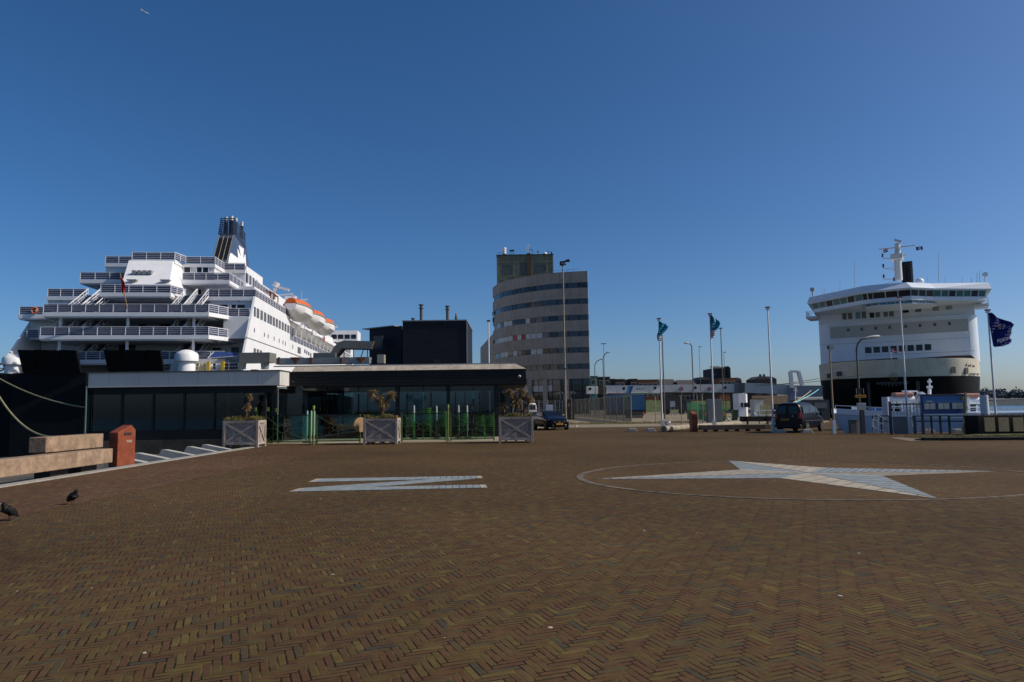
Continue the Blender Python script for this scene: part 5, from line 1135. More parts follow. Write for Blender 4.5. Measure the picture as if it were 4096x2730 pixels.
for i, a in enumerate(((2362, 2392, 1508, 262, tgr, 1, 'teal fronted house squeezed beside the office tower'), (2394, 2442, 1511, 266, dbk, 2, 'dark brown block right of the teal fronted house'), (2444, 2462, 1519, 275, rbk, 1, 'narrow low red house in the row beyond the gangway'),
    (2463, 2501, 1520, 262, dbk, 2, 'first dark flat roofed block in the house row'), (2503, 2521, 1523, 268, cbk, 1, 'pale rendered infill between two dark blocks'), (2522, 2551, 1519, 262, dbk, 1, 'second dark flat roofed block in the house row'), (2553, 2635, 1522, 266, obk, 4, 'orange brick terrace with four framed windows'),
    (2640, 2712, 1518, 300, rbk, 5, 'long dark red brick terrace with slate roof, left half'), (2713, 2790, 1521, 296, rbk, 5, 'long dark red brick terrace beside the humped roofs'), (2880, 2945, 1515, 286, obk, 4, 'orange brick works below the tall warehouse'))): house(*a, roofh=2.2 if 7 <= i <= 8 else 0)
wk = thing('warehouse', 'tall dark brick warehouse with gabled end rising over the houses', 'warehouse', D(2890, 1530, 310))
x0, x1, xg = X(2853, 310), X(2927, 306), X(2908, 310); zt = Z(2890, 1474, 310)
MB().box(x0, xg, 310, 325, 0, zt).build('long_wall', M('dark slate blue brick', (.035, .035, .045), .8, var=.3), wk, world=True)
MB().prism([V((xg, 310, 0)), V((x1, 306, 0)), V((x1, 306, zt)), V(((xg+x1)/2, 308, Z(2917, 1465, 308))), V((xg, 310, zt))], (0, 15, 0)).build('gable_wall', rbk, wk, world=True)
MB().prism([V((x0, 309.8, zt)), V((xg, 309.8, zt)), V((xg-1, 318, zt+1.2)), V((x0+1, 318, zt+1.2))], (0, .1, .15)).build('roof', slate, wk, world=True)
for k in range(3):
    for j in range(2):
        p = V((xg, 310, 0)).lerp(V((x1, 306, 0)), .25+.4*j); MB().box(p.x-.5, p.x+.5, p.y-.1-.1, p.y+.3-.05, 8+3.2*k, 10.2+3.2*k).build('window', wgl, wk, world=True)
for px0, px1, yt, y, lb in ((2790, 2850, 1512, 305, 'low dark hump roofed shed left of the warehouse'), (3025, 3110, 1508, 300, 'low grey green works building with stub chimneys beyond the gangway'), (2945, 2970, 1514, 290, 'small dark shed right of the orange brick works')):
    o = thing('shed', lb, 'shed', (X((px0+px1)/2, y), y, 0)); x0, x1 = X(px0, y), X(px1, y); zt = Z((px0+px1)/2, yt, y)
    MB().box(x0, x1, y, y+12, 0, zt-1).build('wall', slate, o, world=True); MB().prism([V((x0, y-.2, zt-1)), V((x1, y-.2, zt-1)), V((x1-(x1-x0)*.2, y-.2, zt)), V((x0+(x1-x0)*.25, y-.2, zt+.3))], (0, 12, 0)).build('roof', M('shed roof', (.09, .09, .08), .8), o, world=True)
    if px0 == 3025:
        for k in range(2): MB().box(x0+2+k*1.6, x0+2.7+k*1.6, y, y+1, zt, zt+1.1).build('chimney', slate, o, world=True)
# far shore and woods
hm = M('hazed shore grass', (.10, .11, .11), .95, var=.3, sc_=.02)  # bluish grey: distance haze is mixed into the grass colour
mb = MB(); rh = random.Random(4); prev = None; pts = []
for k in range(61): pts.append((-100+k*55, 790+30*math.sin(k*.7), 4+2*math.sin(k*1.3)+rh.random()*1.5))
for (xa, ya, za_), (xb, yb_, zb2) in zip(pts, pts[1:]): mb.add([(xa, ya-8, -5), (xb, yb_-8, -5), (xb, yb_, zb2*.4), (xa, ya, za_*.4), (xb, yb_+300, zb2+3), (xa, ya+300, za_+3)], [(0, 1, 2, 3), (3, 2, 4, 5)])
setting(mb.build('far_shore', hm))
fol = [M('hazed foliage dark', (.13, .15, .17), .95, var=.2), M('hazed foliage grey', (.18, .19, .20), .95, var=.3)]  # both tones lightened and blued to paint in the haze
mb = MB(); rt = random.Random(8)
for k in range(330):
    x = rt.uniform(505, 760) if k < 260 else rt.uniform(170, 500); y = rt.uniform(810, 900); h = rt.uniform(6, 11)+3.5*math.sin(x*.045)+2*math.sin(x*.13)
    if k >= 260: h *= .6
    for _ in range(70):
        a = rt.uniform(0, 6.28); rr_ = rt.random()**.5*h*.5; c = V((x+rr_*math.cos(a), y+rr_*math.sin(a)*.5, 3+h*(.25+.8*rt.random()*(1-.5*rr_/(h*.5))))); s = rt.uniform(.7, 1.7); d1 = V((rt.uniform(-1, 1), rt.uniform(-1, 1), rt.uniform(-1, 1))).normalized()*s; d2 = d1.cross(V((rt.uniform(-1, 1), rt.uniform(-1, 1), rt.uniform(-1, 1)))).normalized()*s
        mb.add([c-d1, c+d2, c+d1, c-d2], [(0, 1, 2, 3)], rt.randint(0, 1))
setting(mb.build('far_wood', fol), 'stuff')
o = setting(MB().box(300, 330, 808, 812, 2, 5).build('far_shore_bank', M('pale bank', (.2, .19, .17), .9)))
# ------------------------------------------------------------------ passenger gangway on stilts
gw = thing('passenger_gangway', 'long raised pale passenger walkway with round windows crossing the ferry yard', 'gangway', (45, 140, 0))
gwm = M('gangway white', (.76, .75, .69), .6, var=.1, sc_=.5, streak=.25); gwg = M('gangway grey', (.50, .51, .50), .6, var=.1, sc_=.5, streak=.15); under = M('gangway beam', (.07, .065, .03), .7, var=.4)
GY = 138
def gbox(nm, p0, p1, y0, y1, mat, yd=GY, dep=2.6, y0b=None, y1b=None):
    a = D(p0, y0, yd); b = D(p1, y0b or y0, yd); c = D(p1, y1b or y1, yd); d = D(p0, y1, yd); return MB().prism([d, c, b, a], (0, dep, 0)).build(nm, mat, gw, world=True)
gbox('white_section', 2350, 2392, 1545, 1576, gwm); gbox('dark_section', 2392, 2425, 1548, 1577, under); gbox('white_section', 2425, 2640, 1545, 1577, gwm); gbox('grey_section', 2640, 2940, 1540, 1570, gwg, y0b=1537, y1b=1571); gbox('joint', 2940, 2953, 1530, 1574, M('gangway dark grey', (.13, .14, .15), .6), GY-.2, 3); gbox('joint', 2953, 2979, 1532, 1572, M('joint grey', (.10, .10, .10), .7), GY-.1, 2.8)
gbox('sloping_section', 2979, 3165, 1534, 1571, gwg, y0b=1541, y1b=1580); gbox('ship_section', 3170, 3290, 1543, 1588, M('gangway blue grey', (.20, .23, .27), .6, var=.15), 134)
gbox('roof_edge', 2425, 2640, 1542.5, 1545, M('roof edge blue white', (.4, .5, .7), .5), GY-.1, 2.8); gbox('roof_edge', 2979, 3165, 1532.5, 1534.5, gwm, GY-.1, 2.8, y0b=1539.5, y1b=1541.5)
gbox('under_beam', 2640, 2940, 1571, 1577, under, GY+.2, 2.2); gbox('base_stripe', 2430, 2510, 1574, 1577, M('maroon', (.15, .02, .03), .6), GY-.06, .05); gbox('base_stripe', 2525, 2640, 1573, 1576, M('stripe green', (.04, .18, .06), .6), GY-.06, .05)
for P_, m_ in ((((2505, 1577), (2515, 1577), (2524, 1546), (2513, 1546)), M('band light blue', (.05, .25, .42), .5)), (((2515, 1577), (2522, 1577), (2533, 1546), (2524, 1546)), M('band navy', (.02, .05, .25), .5))): MB().prism([D(x, y, GY-.02) for x, y in P_], (0, -.04, 0)).build('livery_band', m_, gw, world=True)
for px, py in ((2360, 1556.5), (2495, 1555), (2620, 1553), (2781, 1552), (2901, 1551)): c = D(px, py, GY-.03); MB().tube(c, c+V((0, -.05, 0)), .28, n=18).build('round_window', glassdk, gw, world=True)
for px, py in ((2725, 1556), (2838, 1556.5)):
    c = D(px, py, GY-.05); o = MB().torus(c, .37, .06, (0, 1, 0), n=20).build('no_entry_disc', M('sign red', (.40, .03, .03), .5), gw, world=True); MB().bar(c+V((-.18, 0, -.02)), c+V((.18, 0, -.02)), .03, .16).build('vehicle_symbol', fr_m, o, world=True)
MB().prism([D(x, y, GY-.02) for x, y in ((2546, 1559), (2552, 1559), (2552, 1553), (2546, 1553))], (0, -.03, 0)).build('logo_square', M('logo green', (.08, .25, .14), .6), gw, world=True)
mb = MB(); mb.bar(D(2554, 1554.5, GY-.03), D(2588, 1553.5, GY-.03), .02, .08).bar(D(2554, 1557.5, GY-.03), D(2574, 1557, GY-.03), .02, .06); mb.build('logo_line', M('logo grey green', (.2, .27, .22), .6), gw, world=True)
for px in (2655, 2930, 2948, 2438, 2575, 3060): b = D(px, 1600, GY+1); MB().box(b.x-.3, b.x+.3, GY+.6, GY+1.6, 0, 3.7).build('support', under, gw, world=True)
# blue hoarding and vehicles under it
def simple(nm, label, cat, px0, px1, y0, y1, yd, mat, dep=1.0, group=None, z0=None):
    a = D(px0, y1, yd); b = D(px1, y0, yd); zz = a.z if z0 is None else z0; o = thing(nm, label, cat, ((a.x+b.x)/2, yd, zz), 0, group); return o, a.x, b.x, zz, b.z
o, xa, xb, za_, zb2 = simple('freight_container', 'bright blue freight container under the white gangway section', 'container', 2430, 2578, 1579, 1614, 128, None, z0=0)
MB().box(xa, xb, 128, 130.4, .9, zb2).build('body', M('hoarding blue', (.02, .11, .24), .6, var=.15), o, world=True); MB().box(xa+3, xa+3.6, 127.95, 128, .95, zb2-.1).build('stripe', M('hoarding green', (.1, .25, .15), .6), o, world=True); MB().box(xa+.1, xb-.1, 128.1, 130.3, 0, .9).build('chassis', M('chassis brown', (.05, .04, .035), .8), o, world=True)
o, xa, xb, za_, zb2 = simple('grass_bank', 'green grass bank seen under the gangway', 'bank', 2578, 2645, 1585, 1600, 170, None, z0=0)
bpy.data.objects.remove(o); setting(MB().prism([V((X(2570, 170), 170, 0)), V((X(2960, 175), 175, 0)), V((X(2960, 180), 180, 2.4)), V((X(2570, 180), 180, 3.0))], (0, 6, 0)).build('grass_bank', M('bank grass', (.06, .085, .02), .95, var=.3, sc_=.6)))
def kiosk():
    o = thing('toll_booth', 'white booth with a rounded end under the gangway', 'booth', (X(2975, 95), 95, 0)); x0, x1 = X(2955, 95), X(3001, 95); zt = Z(2980, 1574, 95)
    mb = MB(); mb.box(x0, x1-.6, 95, 97.5, 0, zt); mb.build('cabin', white, o, world=True); MB().tube((x1-.62, 96.2, 0), (x1-.62, 96.2, zt-.1), .6, n=16).build('round_end', white, o, world=True, smooth=True)
    for px in (2967, 2980): MB().box(X(px, 95)-.15, X(px, 95)+.15, 94.95, 95, 1.3, 1.9).build('window', glassdk, o, world=True)
    MB().box(X(2992, 95)-.12, X(2992, 95)+.12, 95.55, 95.62, 1.3, 1.9).build('window', glassdk, o, world=True)
kiosk()
o = MB().box(X(3010, 120), X(3165, 120), 120, 120.4, 0, Z(3080, 1583, 120)).build('tan_wall', M('tan wall', (.36, .24, .14), .85, var=.12)); tag(o, 'long tan wall under the sloping part of the gangway', 'wall')
o = thing('hut', 'small grey hut with a flat lid in front of the tan wall', 'hut', (X(3035, 100), 100, 0)); MB().box(X(3018, 100), X(3053, 100), 100, 102, 0, Z(3035, 1598, 100)).build('wall', gwg, o, world=True); MB().box(X(3016, 100), X(3055, 100), 99.8, 102.2, Z(3035, 1598, 100), Z(3035, 1595, 100)).build('roof', slate, o, world=True)
dark_o = thing('parked_lorry', 'dark lorry standing in the shade under the grey gangway section', 'lorry', (X(2700, 125), 125, 0))
MB().box(X(2658, 125), X(2740, 125), 125, 127.4, .9, 3.3).build('body', M('lorry dark', (.03, .035, .03), .7, var=.4), dark_o, world=True); MB().box(X(2742, 125), X(2765, 125), 125, 127.3, .5, 2.6).build('cab', M('lorry cab', (.05, .06, .07), .4), dark_o, world=True)
for px in (2668, 2725, 2755): c = V((X(px, 124.95), 124.9, .5)); MB().tube(c, c+V((0, .3, 0)), .5, n=14).build('wheel', blackclad, dark_o, world=True)
sgn = thing('yard_sign', 'pale direction board on two legs under the gangway', 'sign', (X(2692, 110), 110, 0)); MB().box(X(2680, 110), X(2700, 110), 110, 110.05, 1.4, 2.3).build('board', M('pale grey board', (.33, .38, .42), .6), sgn, world=True)
for px in (2683, 2697): MB().box(X(px, 110)-.04, X(px, 110)+.04, 110.06, 110.1, 0, 2.2).build('leg', steel, sgn, world=True)
def cone(px, py, h, label, mat=None):
    b = G(px, py); o = thing('traffic_cone', label, 'cone', b, 0, 'traffic cones in the yard'); MB().lathe([(h*.26, .04), (h*.05, h)], n=12).build('body', mat or M('cone red', (.55, .06, .03), .6), o, smooth=True); MB().box(-h*.3, h*.3, -h*.3, h*.3, .006, .04).build('base', mat or M('cone red'), o)
cone(2575, 1663, .62, 'red traffic cone alone on the open yard'); cone(2735, 1635, .85, 'red traffic cone at the edge of the shade under the gangway'); cone(2698, 1637, .7, 'yellow cone beside the pale direction board', M('cone yellow', (.6, .4, .03), .6)); cone(2684, 1637, 1.0, 'tall narrow yellow cone left of the pale direction board', M('cone yellow'))
# low jersey blocks / pallets behind the fence
for k, (px, py, w_, c, lb) in enumerate(((2538, 1674, 2.2, M('stacked dark timber', (.05, .05, .045), .8), 'stack of dark beams lying on the yard behind the fence'), (2530, 1637, 2.4, M('rust brown skip', (.19, .09, .04), .8), 'low rusty brown skip on the yard'))):
    b = G(px, py); o = thing('beam_stack' if k == 0 else 'skip', lb, 'stack' if k == 0 else 'skip', b)
    if k == 0:
        for j in range(3): MB().box(-w_/2-j*.1, w_/2+.1*(j % 2), -.3+.05*j, .4, .05+.27*j, .28+.27*j).build('beam', c, o)
    else: MB().prism([V((-w_/2+.3, -.6, 0)), V((w_/2-.3, -.6, 0)), V((w_/2, -.6, .8)), V((-w_/2, -.6, .8))], (0, 1.3, 0)).build('body', c, o); MB().box(-w_/2-.05, w_/2+.05, -.66, .76, .8, .87).build('rim', c, o)
# ------------------------------------------------------------------ mesh fence, gates, poles
def trans(name, col, a):
    mt = bpy.data.materials.new(name); mt.use_nodes = True; n = mt.node_tree.nodes; l = mt.node_tree.links; b = n['Principled BSDF']; b.inputs['Base Color'].default_value = (*col, 1); b.inputs['Roughness'].default_value = .8
    t = n.new('ShaderNodeBsdfTransparent'); x = n.new('ShaderNodeMixShader'); x.inputs[0].default_value = a; l.new(t.outputs[0], x.inputs[1]); l.new(b.outputs[0], x.inputs[2]); l.new(x.outputs[0], n['Material Output'].inputs[0]); return mt
meshm = trans('fence mesh', (.16, .14, .10), .5); galv = M('galvanised steel', (.30, .29, .25), .5, metal=.2, var=.25, sc_=3)
fa_, fb2 = G(2297, 1669), G(2526, 1691)
fence = thing('mesh_fence', 'tall see-through mesh fence with barbed Y arms right of the dark car', 'fence', fa_)
nF = 11
for k in range(nF+1):
    t = k/nF; p = fa_.lerp(fb2, t); MB().tube(p, p+V((0, 0, 2.75)), .045, n=6).build('post', galv, fence, world=True)
    if k < nF: q = fa_.lerp(fb2, (k+1)/nF); MB().prism([p+V((0, 0, .05)), q+V((0, 0, .05)), q+V((0, 0, 2.7)), p+V((0, 0, 2.7))], (.01, .01, 0)).build('mesh_panel', meshm, fence, world=True)
    if k in (11,):
        for s in (-1, 1): MB().bar(p+V((0, 0, 2.7)), p+V((s*.32, 0, 3.05)), .05, .05).build('barb_arm', galv, fence, world=True)
MB().bar(fa_+V((0, 0, 2.75)), fb2+V((0, 0, 2.75)), .05, .05).build('top_rail', galv, fence, world=True)
mb = MB()
for k in range(46):     # razor wire coil on the corner
    a = D(2225+k*1.7, 1572+5*math.sin(k*.9), 95); b = D(2225+(k+1)*1.7, 1572+5*math.sin((k+1)*.9), 95); mb.tube(a, b, .015, n=4)
for px, s in ((2243, -1), (2256, 1), (2276, -1), (2282, 1)): mb.bar(D(px, 1600, 92), D(px, 1578, 92), .06, .06); mb.bar(D(px, 1578, 92), D(px+s*9, 1566, 92), .06, .06)
wire = tag(mb.build('razor_wire', galv), 'coil of razor wire on bent arms above the brown gate', 'razor wire')
wf2 = thing('wire_fence', 'thin open wire fence with slim posts along the far edge of the plaza', 'fence', G(2640, 1694))
wp = [G(2526, 1691), G(2624, 1694), G(2727, 1697), G(2792, 1699), G(2813, 1700)]
for k, p in enumerate(wp[1:]): MB().tube(p, p+V((0, 0, 2.6)), .04, n=6).build('post', galv, wf2, world=True); MB().bar(p+V((0, 0, 2.6)), p+V((.22*(1 if k % 2 else -.3), 0, 2.9)), .04, .04).build('barb_arm', galv, wf2, world=True)
for z in (.5, 1.0, 1.6, 2.2, 2.6): MB().path([p+V((0, 0, z)) for p in wp], .007, 4).build('wire', galv, wf2, world=True)
mb = MB(); o = thing('brown_gate', 'brown closed steel gate with a small notice beside the tall lamp mast', 'gate', (X(2276, 88), 88, 0)); MB().box(X(2259, 88), X(2297, 88), 88, 88.08, .05, Z(2276, 1598, 88)).build('leaf', M('gate brown', (.075, .05, .035), .7, var=.2), o, world=True); MB().box(X(2272, 88), X(2278, 88), 87.96, 87.99, 1.7, 2.1).build('notice', steel, o, world=True)
for px in (2259, 2286): MB().box(X(px, 88)-.06, X(px, 88)+.06, 87.9, 87.98, 0, 2.8).build('gate_post', galv, o, world=True)
gf = thing('bar_fence', 'grey tubular fence between the rightmost planter and the brown gate', 'fence', (X(2150, 75), 75, 0))
for px in (2062, 2088, 2115, 2155, 2190, 2220, 2237, 2250): MB().tube((X(px, 75), 75, 0), (X(px, 75), 75, Z(px, 1600, 75)), .04, n=6).build('post', galv, gf, world=True)
for y in (1605, 1612, 1640): MB().bar(D(2060, y, 75), D(2250, y, 75), .05, .05).build('rail', galv, gf, world=True)
MB().box(X(2062, 75), X(2250, 75), 75.05, 75.06, .3, 2.0).build('mesh_panel', trans('grey mesh', (.2, .2, .2), .22), gf, world=True)
o = MB().box(X(2184, 70), X(2212, 70), 70, 70.3, Z(2198, 1645, 70), Z(2198, 1619, 70)).box(X(2196, 70), X(2200, 70), 70.1, 70.2, 0, 1.3).build('white_board', M('pale blue board', (.45, .52, .60), .6, var=.2)); tag(o, 'pale blank board on a short post above the dark car', 'board')
def polething(nm, label, cat, px_b, yd, y_top, r, mat, px_t=None, group=None, base_white=False, py_b=None):
    b = G(px_b, py_b) if py_b else V((X(px_b, yd), yd, 0)); h = D(px_b, y_top, b.y).z; o = thing(nm, label, cat, b, 0, group)
    MB().tube((0, 0, 0), (0, 0, h), r, r*.6, n=10).build('pole', mat, o, smooth=True)
    if base_white: MB().box(-r*1.5, r*1.5, -r*1.4, r*1.4, 0, .78).build('tabernacle', M('white pole paint'), o)
    return o, h, b
M('white pole paint', (.68, .68, .66), .45, var=.06)
wpp = M('white pole paint')
o, h, b = polething('lamp_mast', 'very tall floodlight mast in front of the office tower', 'lamp mast', 2262, 75, 1052, .115, M('mast steel tan', (.28, .23, .17), .6, var=.3, sc_=1))
mb = MB(); mb.bar((-.1, 0, h-.3), (-.1, 0, h+.15), .45, .3).bar((0, 0, h+.05), (.55, 0, h+.25), .12, .2).bar((-.2, -.3, h-.1), (.35, .2, h-.15), .1, .16).box(.4, .75, -.15, .15, h+.1, h+.35); mb.build('floodlight_head', blackclad, o)
mb = MB(); mb.tube((0, 0, 5.7), (0, 0, 5.85), .2, n=10); mb.build('collar', fr_m, o)
def flagpole(px, pyb, yt, label, topred=True, yd=None):
    o, h, b = polething('flagpole', label, 'flagpole', px, yd, yt, .062, wpp, group='white flagpoles', base_white=True, py_b=pyb)
    MB().box(-.13, .13, -.08, .08, h, h+.07).build('head', M('head maroon', (.20, .05, .04), .6) if topred else steel, o); MB().box(-.09, .09, -.06, .06, h-.14, h-.003).build('truck', wpp, o); return o, h, b
F1 = flagpole(2650, 1727, 1277, 'flagpole flying the ragged teal flag, left of two'); F2 = flagpole(2858, 1727, 1258, 'flagpole flying the fuller teal flag, right of two'); F3 = flagpole(3094, 1731, 1232, 'bare flagpole just left of the parked van'); F4 = flagpole(3634, 1736, 1192, 'tall bare flagpole in front of the right ferry'); F5 = flagpole(3978, None, 1243, 'flagpole of the dark blue flag at the right edge', yd=39)
o, h, b = polething('flagpole', 'white pole rising behind the cafe roof left of the office tower', 'flagpole', 1957, 62, 1287, .09, wpp, group='white flagpoles'); MB().box(-.15, .15, -.1, .1, h, h+.12).build('head', blackclad, o)
# flags
def clothm(name, col):
    mt = M(name, col, .75, var=.15, sc_=2); n = mt.node_tree.nodes; l = mt.node_tree.links; b = n['Principled BSDF']
    t = n.new('ShaderNodeBsdfTranslucent'); t.inputs[0].default_value = (*col, 1); x = n.new('ShaderNodeMixShader'); x.inputs[0].default_value = .45
    l.new(b.outputs[0], x.inputs[1]); l.new(t.outputs[0], x.inputs[2]); l.new(x.outputs[0], n['Material Output'].inputs[0]); return mt
tealf = clothm('teal flag cloth', (.02, .34, .50)); whitef = clothm('white flag cloth', (.7, .68, .7)); bluef = clothm('royal flag cloth', (.025, .045, .28))
def polyflag(label, org, outline, cols, wave, pxm, nm='hanging_flag'):
    """outline: rows of (left, right) pixel offsets going down; pixel size pxm metres"""
    o = thing(nm, label, 'flag', org); mb = MB(); n = len(outline); m_ = 8; rows = []
    for j, (y, l_, r_) in enumerate(outline):
        rows.append([V(((l_+(r_-l_)*i/m_)*pxm, wave*math.sin(2.2*i*math.pi/m_+j*.8)*(i/m_)**.5 - .07, -y*pxm)) for i in range(m_+1)])
    for j in range(n-1):
        for i in range(m_): mb.add([rows[j][i], rows[j][i+1], rows[j+1][i+1], rows[j+1][i]], [(0, 1, 2, 3)], cols(i/m_, outline[j][0]))
    c = mb.build('cloth', [tealf, whitef, bluef], o, smooth=True); s = c.modifiers.new('thickness', 'SOLIDIFY'); s.thickness = .012; return o, rows
p = F1[2]; pm = p.y/2800
polyflag('ragged teal flag with white hem, wrapped half round the left pole', V((p.x, p.y, Z(2636, 1288, p.y))), [(0, -3, 3), (5, -2, 14), (9, -2, 30), (14, -2, 28), (20, -2, 36), (26, -3, 34), (34, -4, 28), (42, -6, 20), (50, -9, 12), (57, -11, 9), (62, -11, 10), (70, -10, 8), (78, -7, 5)], lambda u, y: 1 if y >= 57 else 0, .12, pm)
p = F2[2]; pm = p.y/2800
polyflag('full billowing teal flag with white hem on the pole left of the van', V((p.x, p.y, Z(2842, 1262, p.y))), [(0, 0, 3), (6, 0, 12), (14, 0, 24), (24, 0, 35), (34, 0, 38), (44, 0, 34), (54, 0, 27), (62, 0, 20), (68, 0, 18), (76, 0, 20), (84, 0, 17), (92, 1, 9)], lambda u, y: 1 if y >= 62 else (1 if (u > .15 and u < .55 and int(y) in (14, 34, 44) and int(u*8) % 3 == 1) else 0), .16, pm)
p = F5[2]; pm = p.y/2800
bf, rows = polyflag('dark blue flag with a white crest and lettering at the right edge', V((p.x, p.y, Z(3950, 1254, p.y))), [(0, 0, 4), (8, 0, 22), (18, 0, 44), (28, 0, 62), (38, 0, 80), (50, 0, 88), (62, 1, 80), (74, 2, 84), (86, 3, 88), (98, 4, 86), (108, 5, 92), (118, 6, 82), (128, 7, 62), (136, 9, 34)], lambda u, y: 2, .22, pm, 'blue_flag')
for i, (ch, x_, z_, s_) in enumerate((('F', 18, 115, 19), ('O', 30, 113, 19), ('E', 41, 110, 16), ('7', 50, 108, 16), ('A', 59, 105, 16), ('L', 67, 103, 16))): textmesh('lettering', ch, s_*pm, M('flag white'), bf, AX((x_*pm, -.30, -z_*pm), (1, 0, .14), (0, 0, 1)), .004)
rc = random.Random(2); mb = MB()
for k in range(46):
    a = rc.uniform(0, 6.28); rr_ = rc.random()**.6*15; cx_, cz_ = (34, 55) if k < 30 else (68, 80); x_ = (cx_+rr_*math.cos(a)*(1 if k < 30 else .6))*pm; z_ = -(cz_+rr_*math.sin(a)*.8)*pm; s_ = rc.uniform(.02, .05); mb.box(x_-s_, x_+s_, -.31, -.30, z_-s_*.5, z_+s_*.5)
mb.build('crest', M('crest white', (.4, .38, .42), .7), bf)
# street lamps
lp = M('lamp post grey', (.10, .10, .09), .6, var=.2); lh = M('lamp head', (.5, .5, .48), .45)
def slamp(px, pyb, yd, yt, dx, dy, label, r=.06, hl=.55, style='curve'):
    b = G(px, pyb) if pyb else V((X(px, yd), yd, 0)); y = b.y; h = D(px, yt, y).z; m_ = y/2800; o = thing('street_lamp', label, 'street lamp', b, 0, 'street lamps'); L = dx*m_; H = dy*m_
    if style == 'curve':
        pts = [(0, 0, 0), (0, 0, h-H-abs(L)*.5), (L*.12, 0, h-H-abs(L)*.15), (L*.4, 0, h-H*.5), (L*.8, 0, h-.05)]; MB().path(pts, r, 8).build('pole', lp, o); s = 1 if L > 0 else -1
        c = V((L*.8+s*hl*.3, 0, h)); MB().ell(c, hl*.5, .14, .1, 12, 7, 0, Matrix.Rotation(-s*.15, 3, 'Y')).build('lamp_head', lh, o, smooth=True)
    else:
        MB().tube((0, 0, 0), (0, 0, h), r, r*.6, n=8).build('pole', lp, o); MB().box(-hl/2 if style == 'T' else -.05, hl/2, -.1, .1, h-.05, h+.07).build('lamp_head', lp, o)
slamp(2382, None, 105, 1438, 30, 12, 'lower of two curved lamps right of the office tower'); slamp(2416, None, 100, 1410, 22, 14, 'higher curved lamp with a bright head right of the office tower', hl=.7)
slamp(2420, None, 120, 1376, 0, 0, 'thin twin-armed lamp behind the two curved lamps', style='T', hl=.9)
slamp(2778, 1685, None, 1373, -18, 6, 'lamp with its bright head turned left, between the teal flags', r=.06, hl=.6)
slamp(2804, None, 135, 1388, 0, 0, 'thin lamp far behind, between the teal flags', style='L', hl=.9); slamp(2894, None, 92, 1314, 0, 0, 'tall thin lamp with a flat head right of the fuller teal flag', style='T', hl=.5, r=.09); slamp(2903, None, 140, 1410, 0, 0, 'short thin far lamp beside the tall flat headed one', style='L', hl=.9)
slamp(2657, None, 88, 1326, 0, 0, 'tall dark pole half hidden behind the ragged teal flag', style='T', hl=.3, r=.1)
slamp(3446, 1736, None, 1350, 58, 16, 'big curved lamp with orange sign boards in front of the right ferry', r=.055, hl=.95)
o, h, b = polething('camera_pole', 'slim pole with a small camera right of the parked van', 'camera pole', 3337, None, 1390, .06, M('tan pole', (.28, .22, .13), .6), group=None, base_white=True, py_b=1736); MB().box(-.06, .22, -.08, .08, h-.1, h+.1).build('camera', M('camera grey', (.3, .28, .24), .5), o); MB().box(-.12, -.02, -.06, .06, h-.1, h+.08).build('bracket', blackclad, o)
# sign boards hung on the big lamp
b = G(3446, 1736); zc = D(3446, 1586, b.y).z; m_ = b.y/2800
so2 = thing('orange_sign', 'narrow orange direction board fixed low on the big curved lamp', 'sign', V((b.x, b.y-.12, zc))); MB().box(-20*m_, 22*m_, -.03, 0, -6*m_, 6*m_).build('board', M('sign orange', (.62, .27, .01), .5), so2); textmesh('lettering', 'IJMUIDEN', .11, blackclad, so2, AX((5*m_, -.035, 0), (1, 0, 0), (0, 0, 1)), .002); MB().box(-26*m_, -3*m_, .0, .02, -5*m_, 5*m_).build('dark_board', blackclad, so2)
so3 = thing('framed_sign', 'small square framed board above the orange one on the lamp', 'sign', V((b.x, b.y-.12, D(3446, 1565, b.y).z))); mb = MB(); mb.bar((-14*m_, 0, -10*m_), (-14*m_, 0, 10*m_), .03, .03).bar((14*m_, 0, -10*m_), (14*m_, 0, 10*m_), .03, .03).build('frame', steel, so3); MB().box(-7*m_, 7*m_, -.01, .01, -9*m_, 9*m_).build('board', blackclad, so3)
b2_ = G(3446, 1734)
# ------------------------------------------------------------------ right quayside: boards, railings, piles, wall
railm = M('dark blue railing', (.018, .018, .035), .5, var=.2); pilem = M('white pile paint', (.55, .58, .62), .5, var=.08, sc_=1, streak=.2)
def quayrail(p0, p1, ys, label, nposts, yt=1663, ym=1686):
    """tube railing between pixel columns"""
    a = G(p0, ys); b = G(p1, ys); o = thing('quay_railing', label, 'railing', a, 0, 'dark railings along the quay'); h = D(p0, yt, a.y).z; hm_ = D(p0, ym, a.y).z
    for k in range(nposts): p = a.lerp(b, k/(nposts-1)); MB().box(p.x-.04, p.x+.04, p.y-.04, p.y+.04, 0, h).build('post', railm, o, world=True)
    for z in (h-.03, hm_): MB().bar(a+V((0, 0, z)), b+V((0, 0, z)), .06, .06).build('rail', railm, o, world=True)
quayrail(3495, 3562, 1734, 'dark railing left of the grey gate', 3); quayrail(3658, 3800, 1736, 'dark railing in front of the blue notice board', 5); quayrail(3800, 3862, 1737, 'short dark railing right of the notice board', 2)
gt = thing('quay_gate', 'grey sheet gate with a tall barred screen above it', 'gate', (X(3600, 38.5), 38.5, 0)); gm = M('gate grey blue', (.07, .09, .11), .6, var=.1)
MB().box(X(3568, 38.5), X(3625, 38.5), 38.5, 38.54, .03, Z(3600, 1667, 38.5)).build('sheet', gm, gt, world=True); MB().box(X(3648, 38.5), X(3659, 38.5), 38.5, 38.54, .03, Z(3650, 1667, 38.5)).build('sheet', gm, gt, world=True)
for px in [3560+13.2*k for k in range(10)]: MB().box(X(px, 38.7)-.012, X(px, 38.7)+.012, 38.7, 38.72, 1.05, Z(px, 1607+(6 if int(px) % 2 else 0), 38.7)).build('bar', railm, gt, world=True)
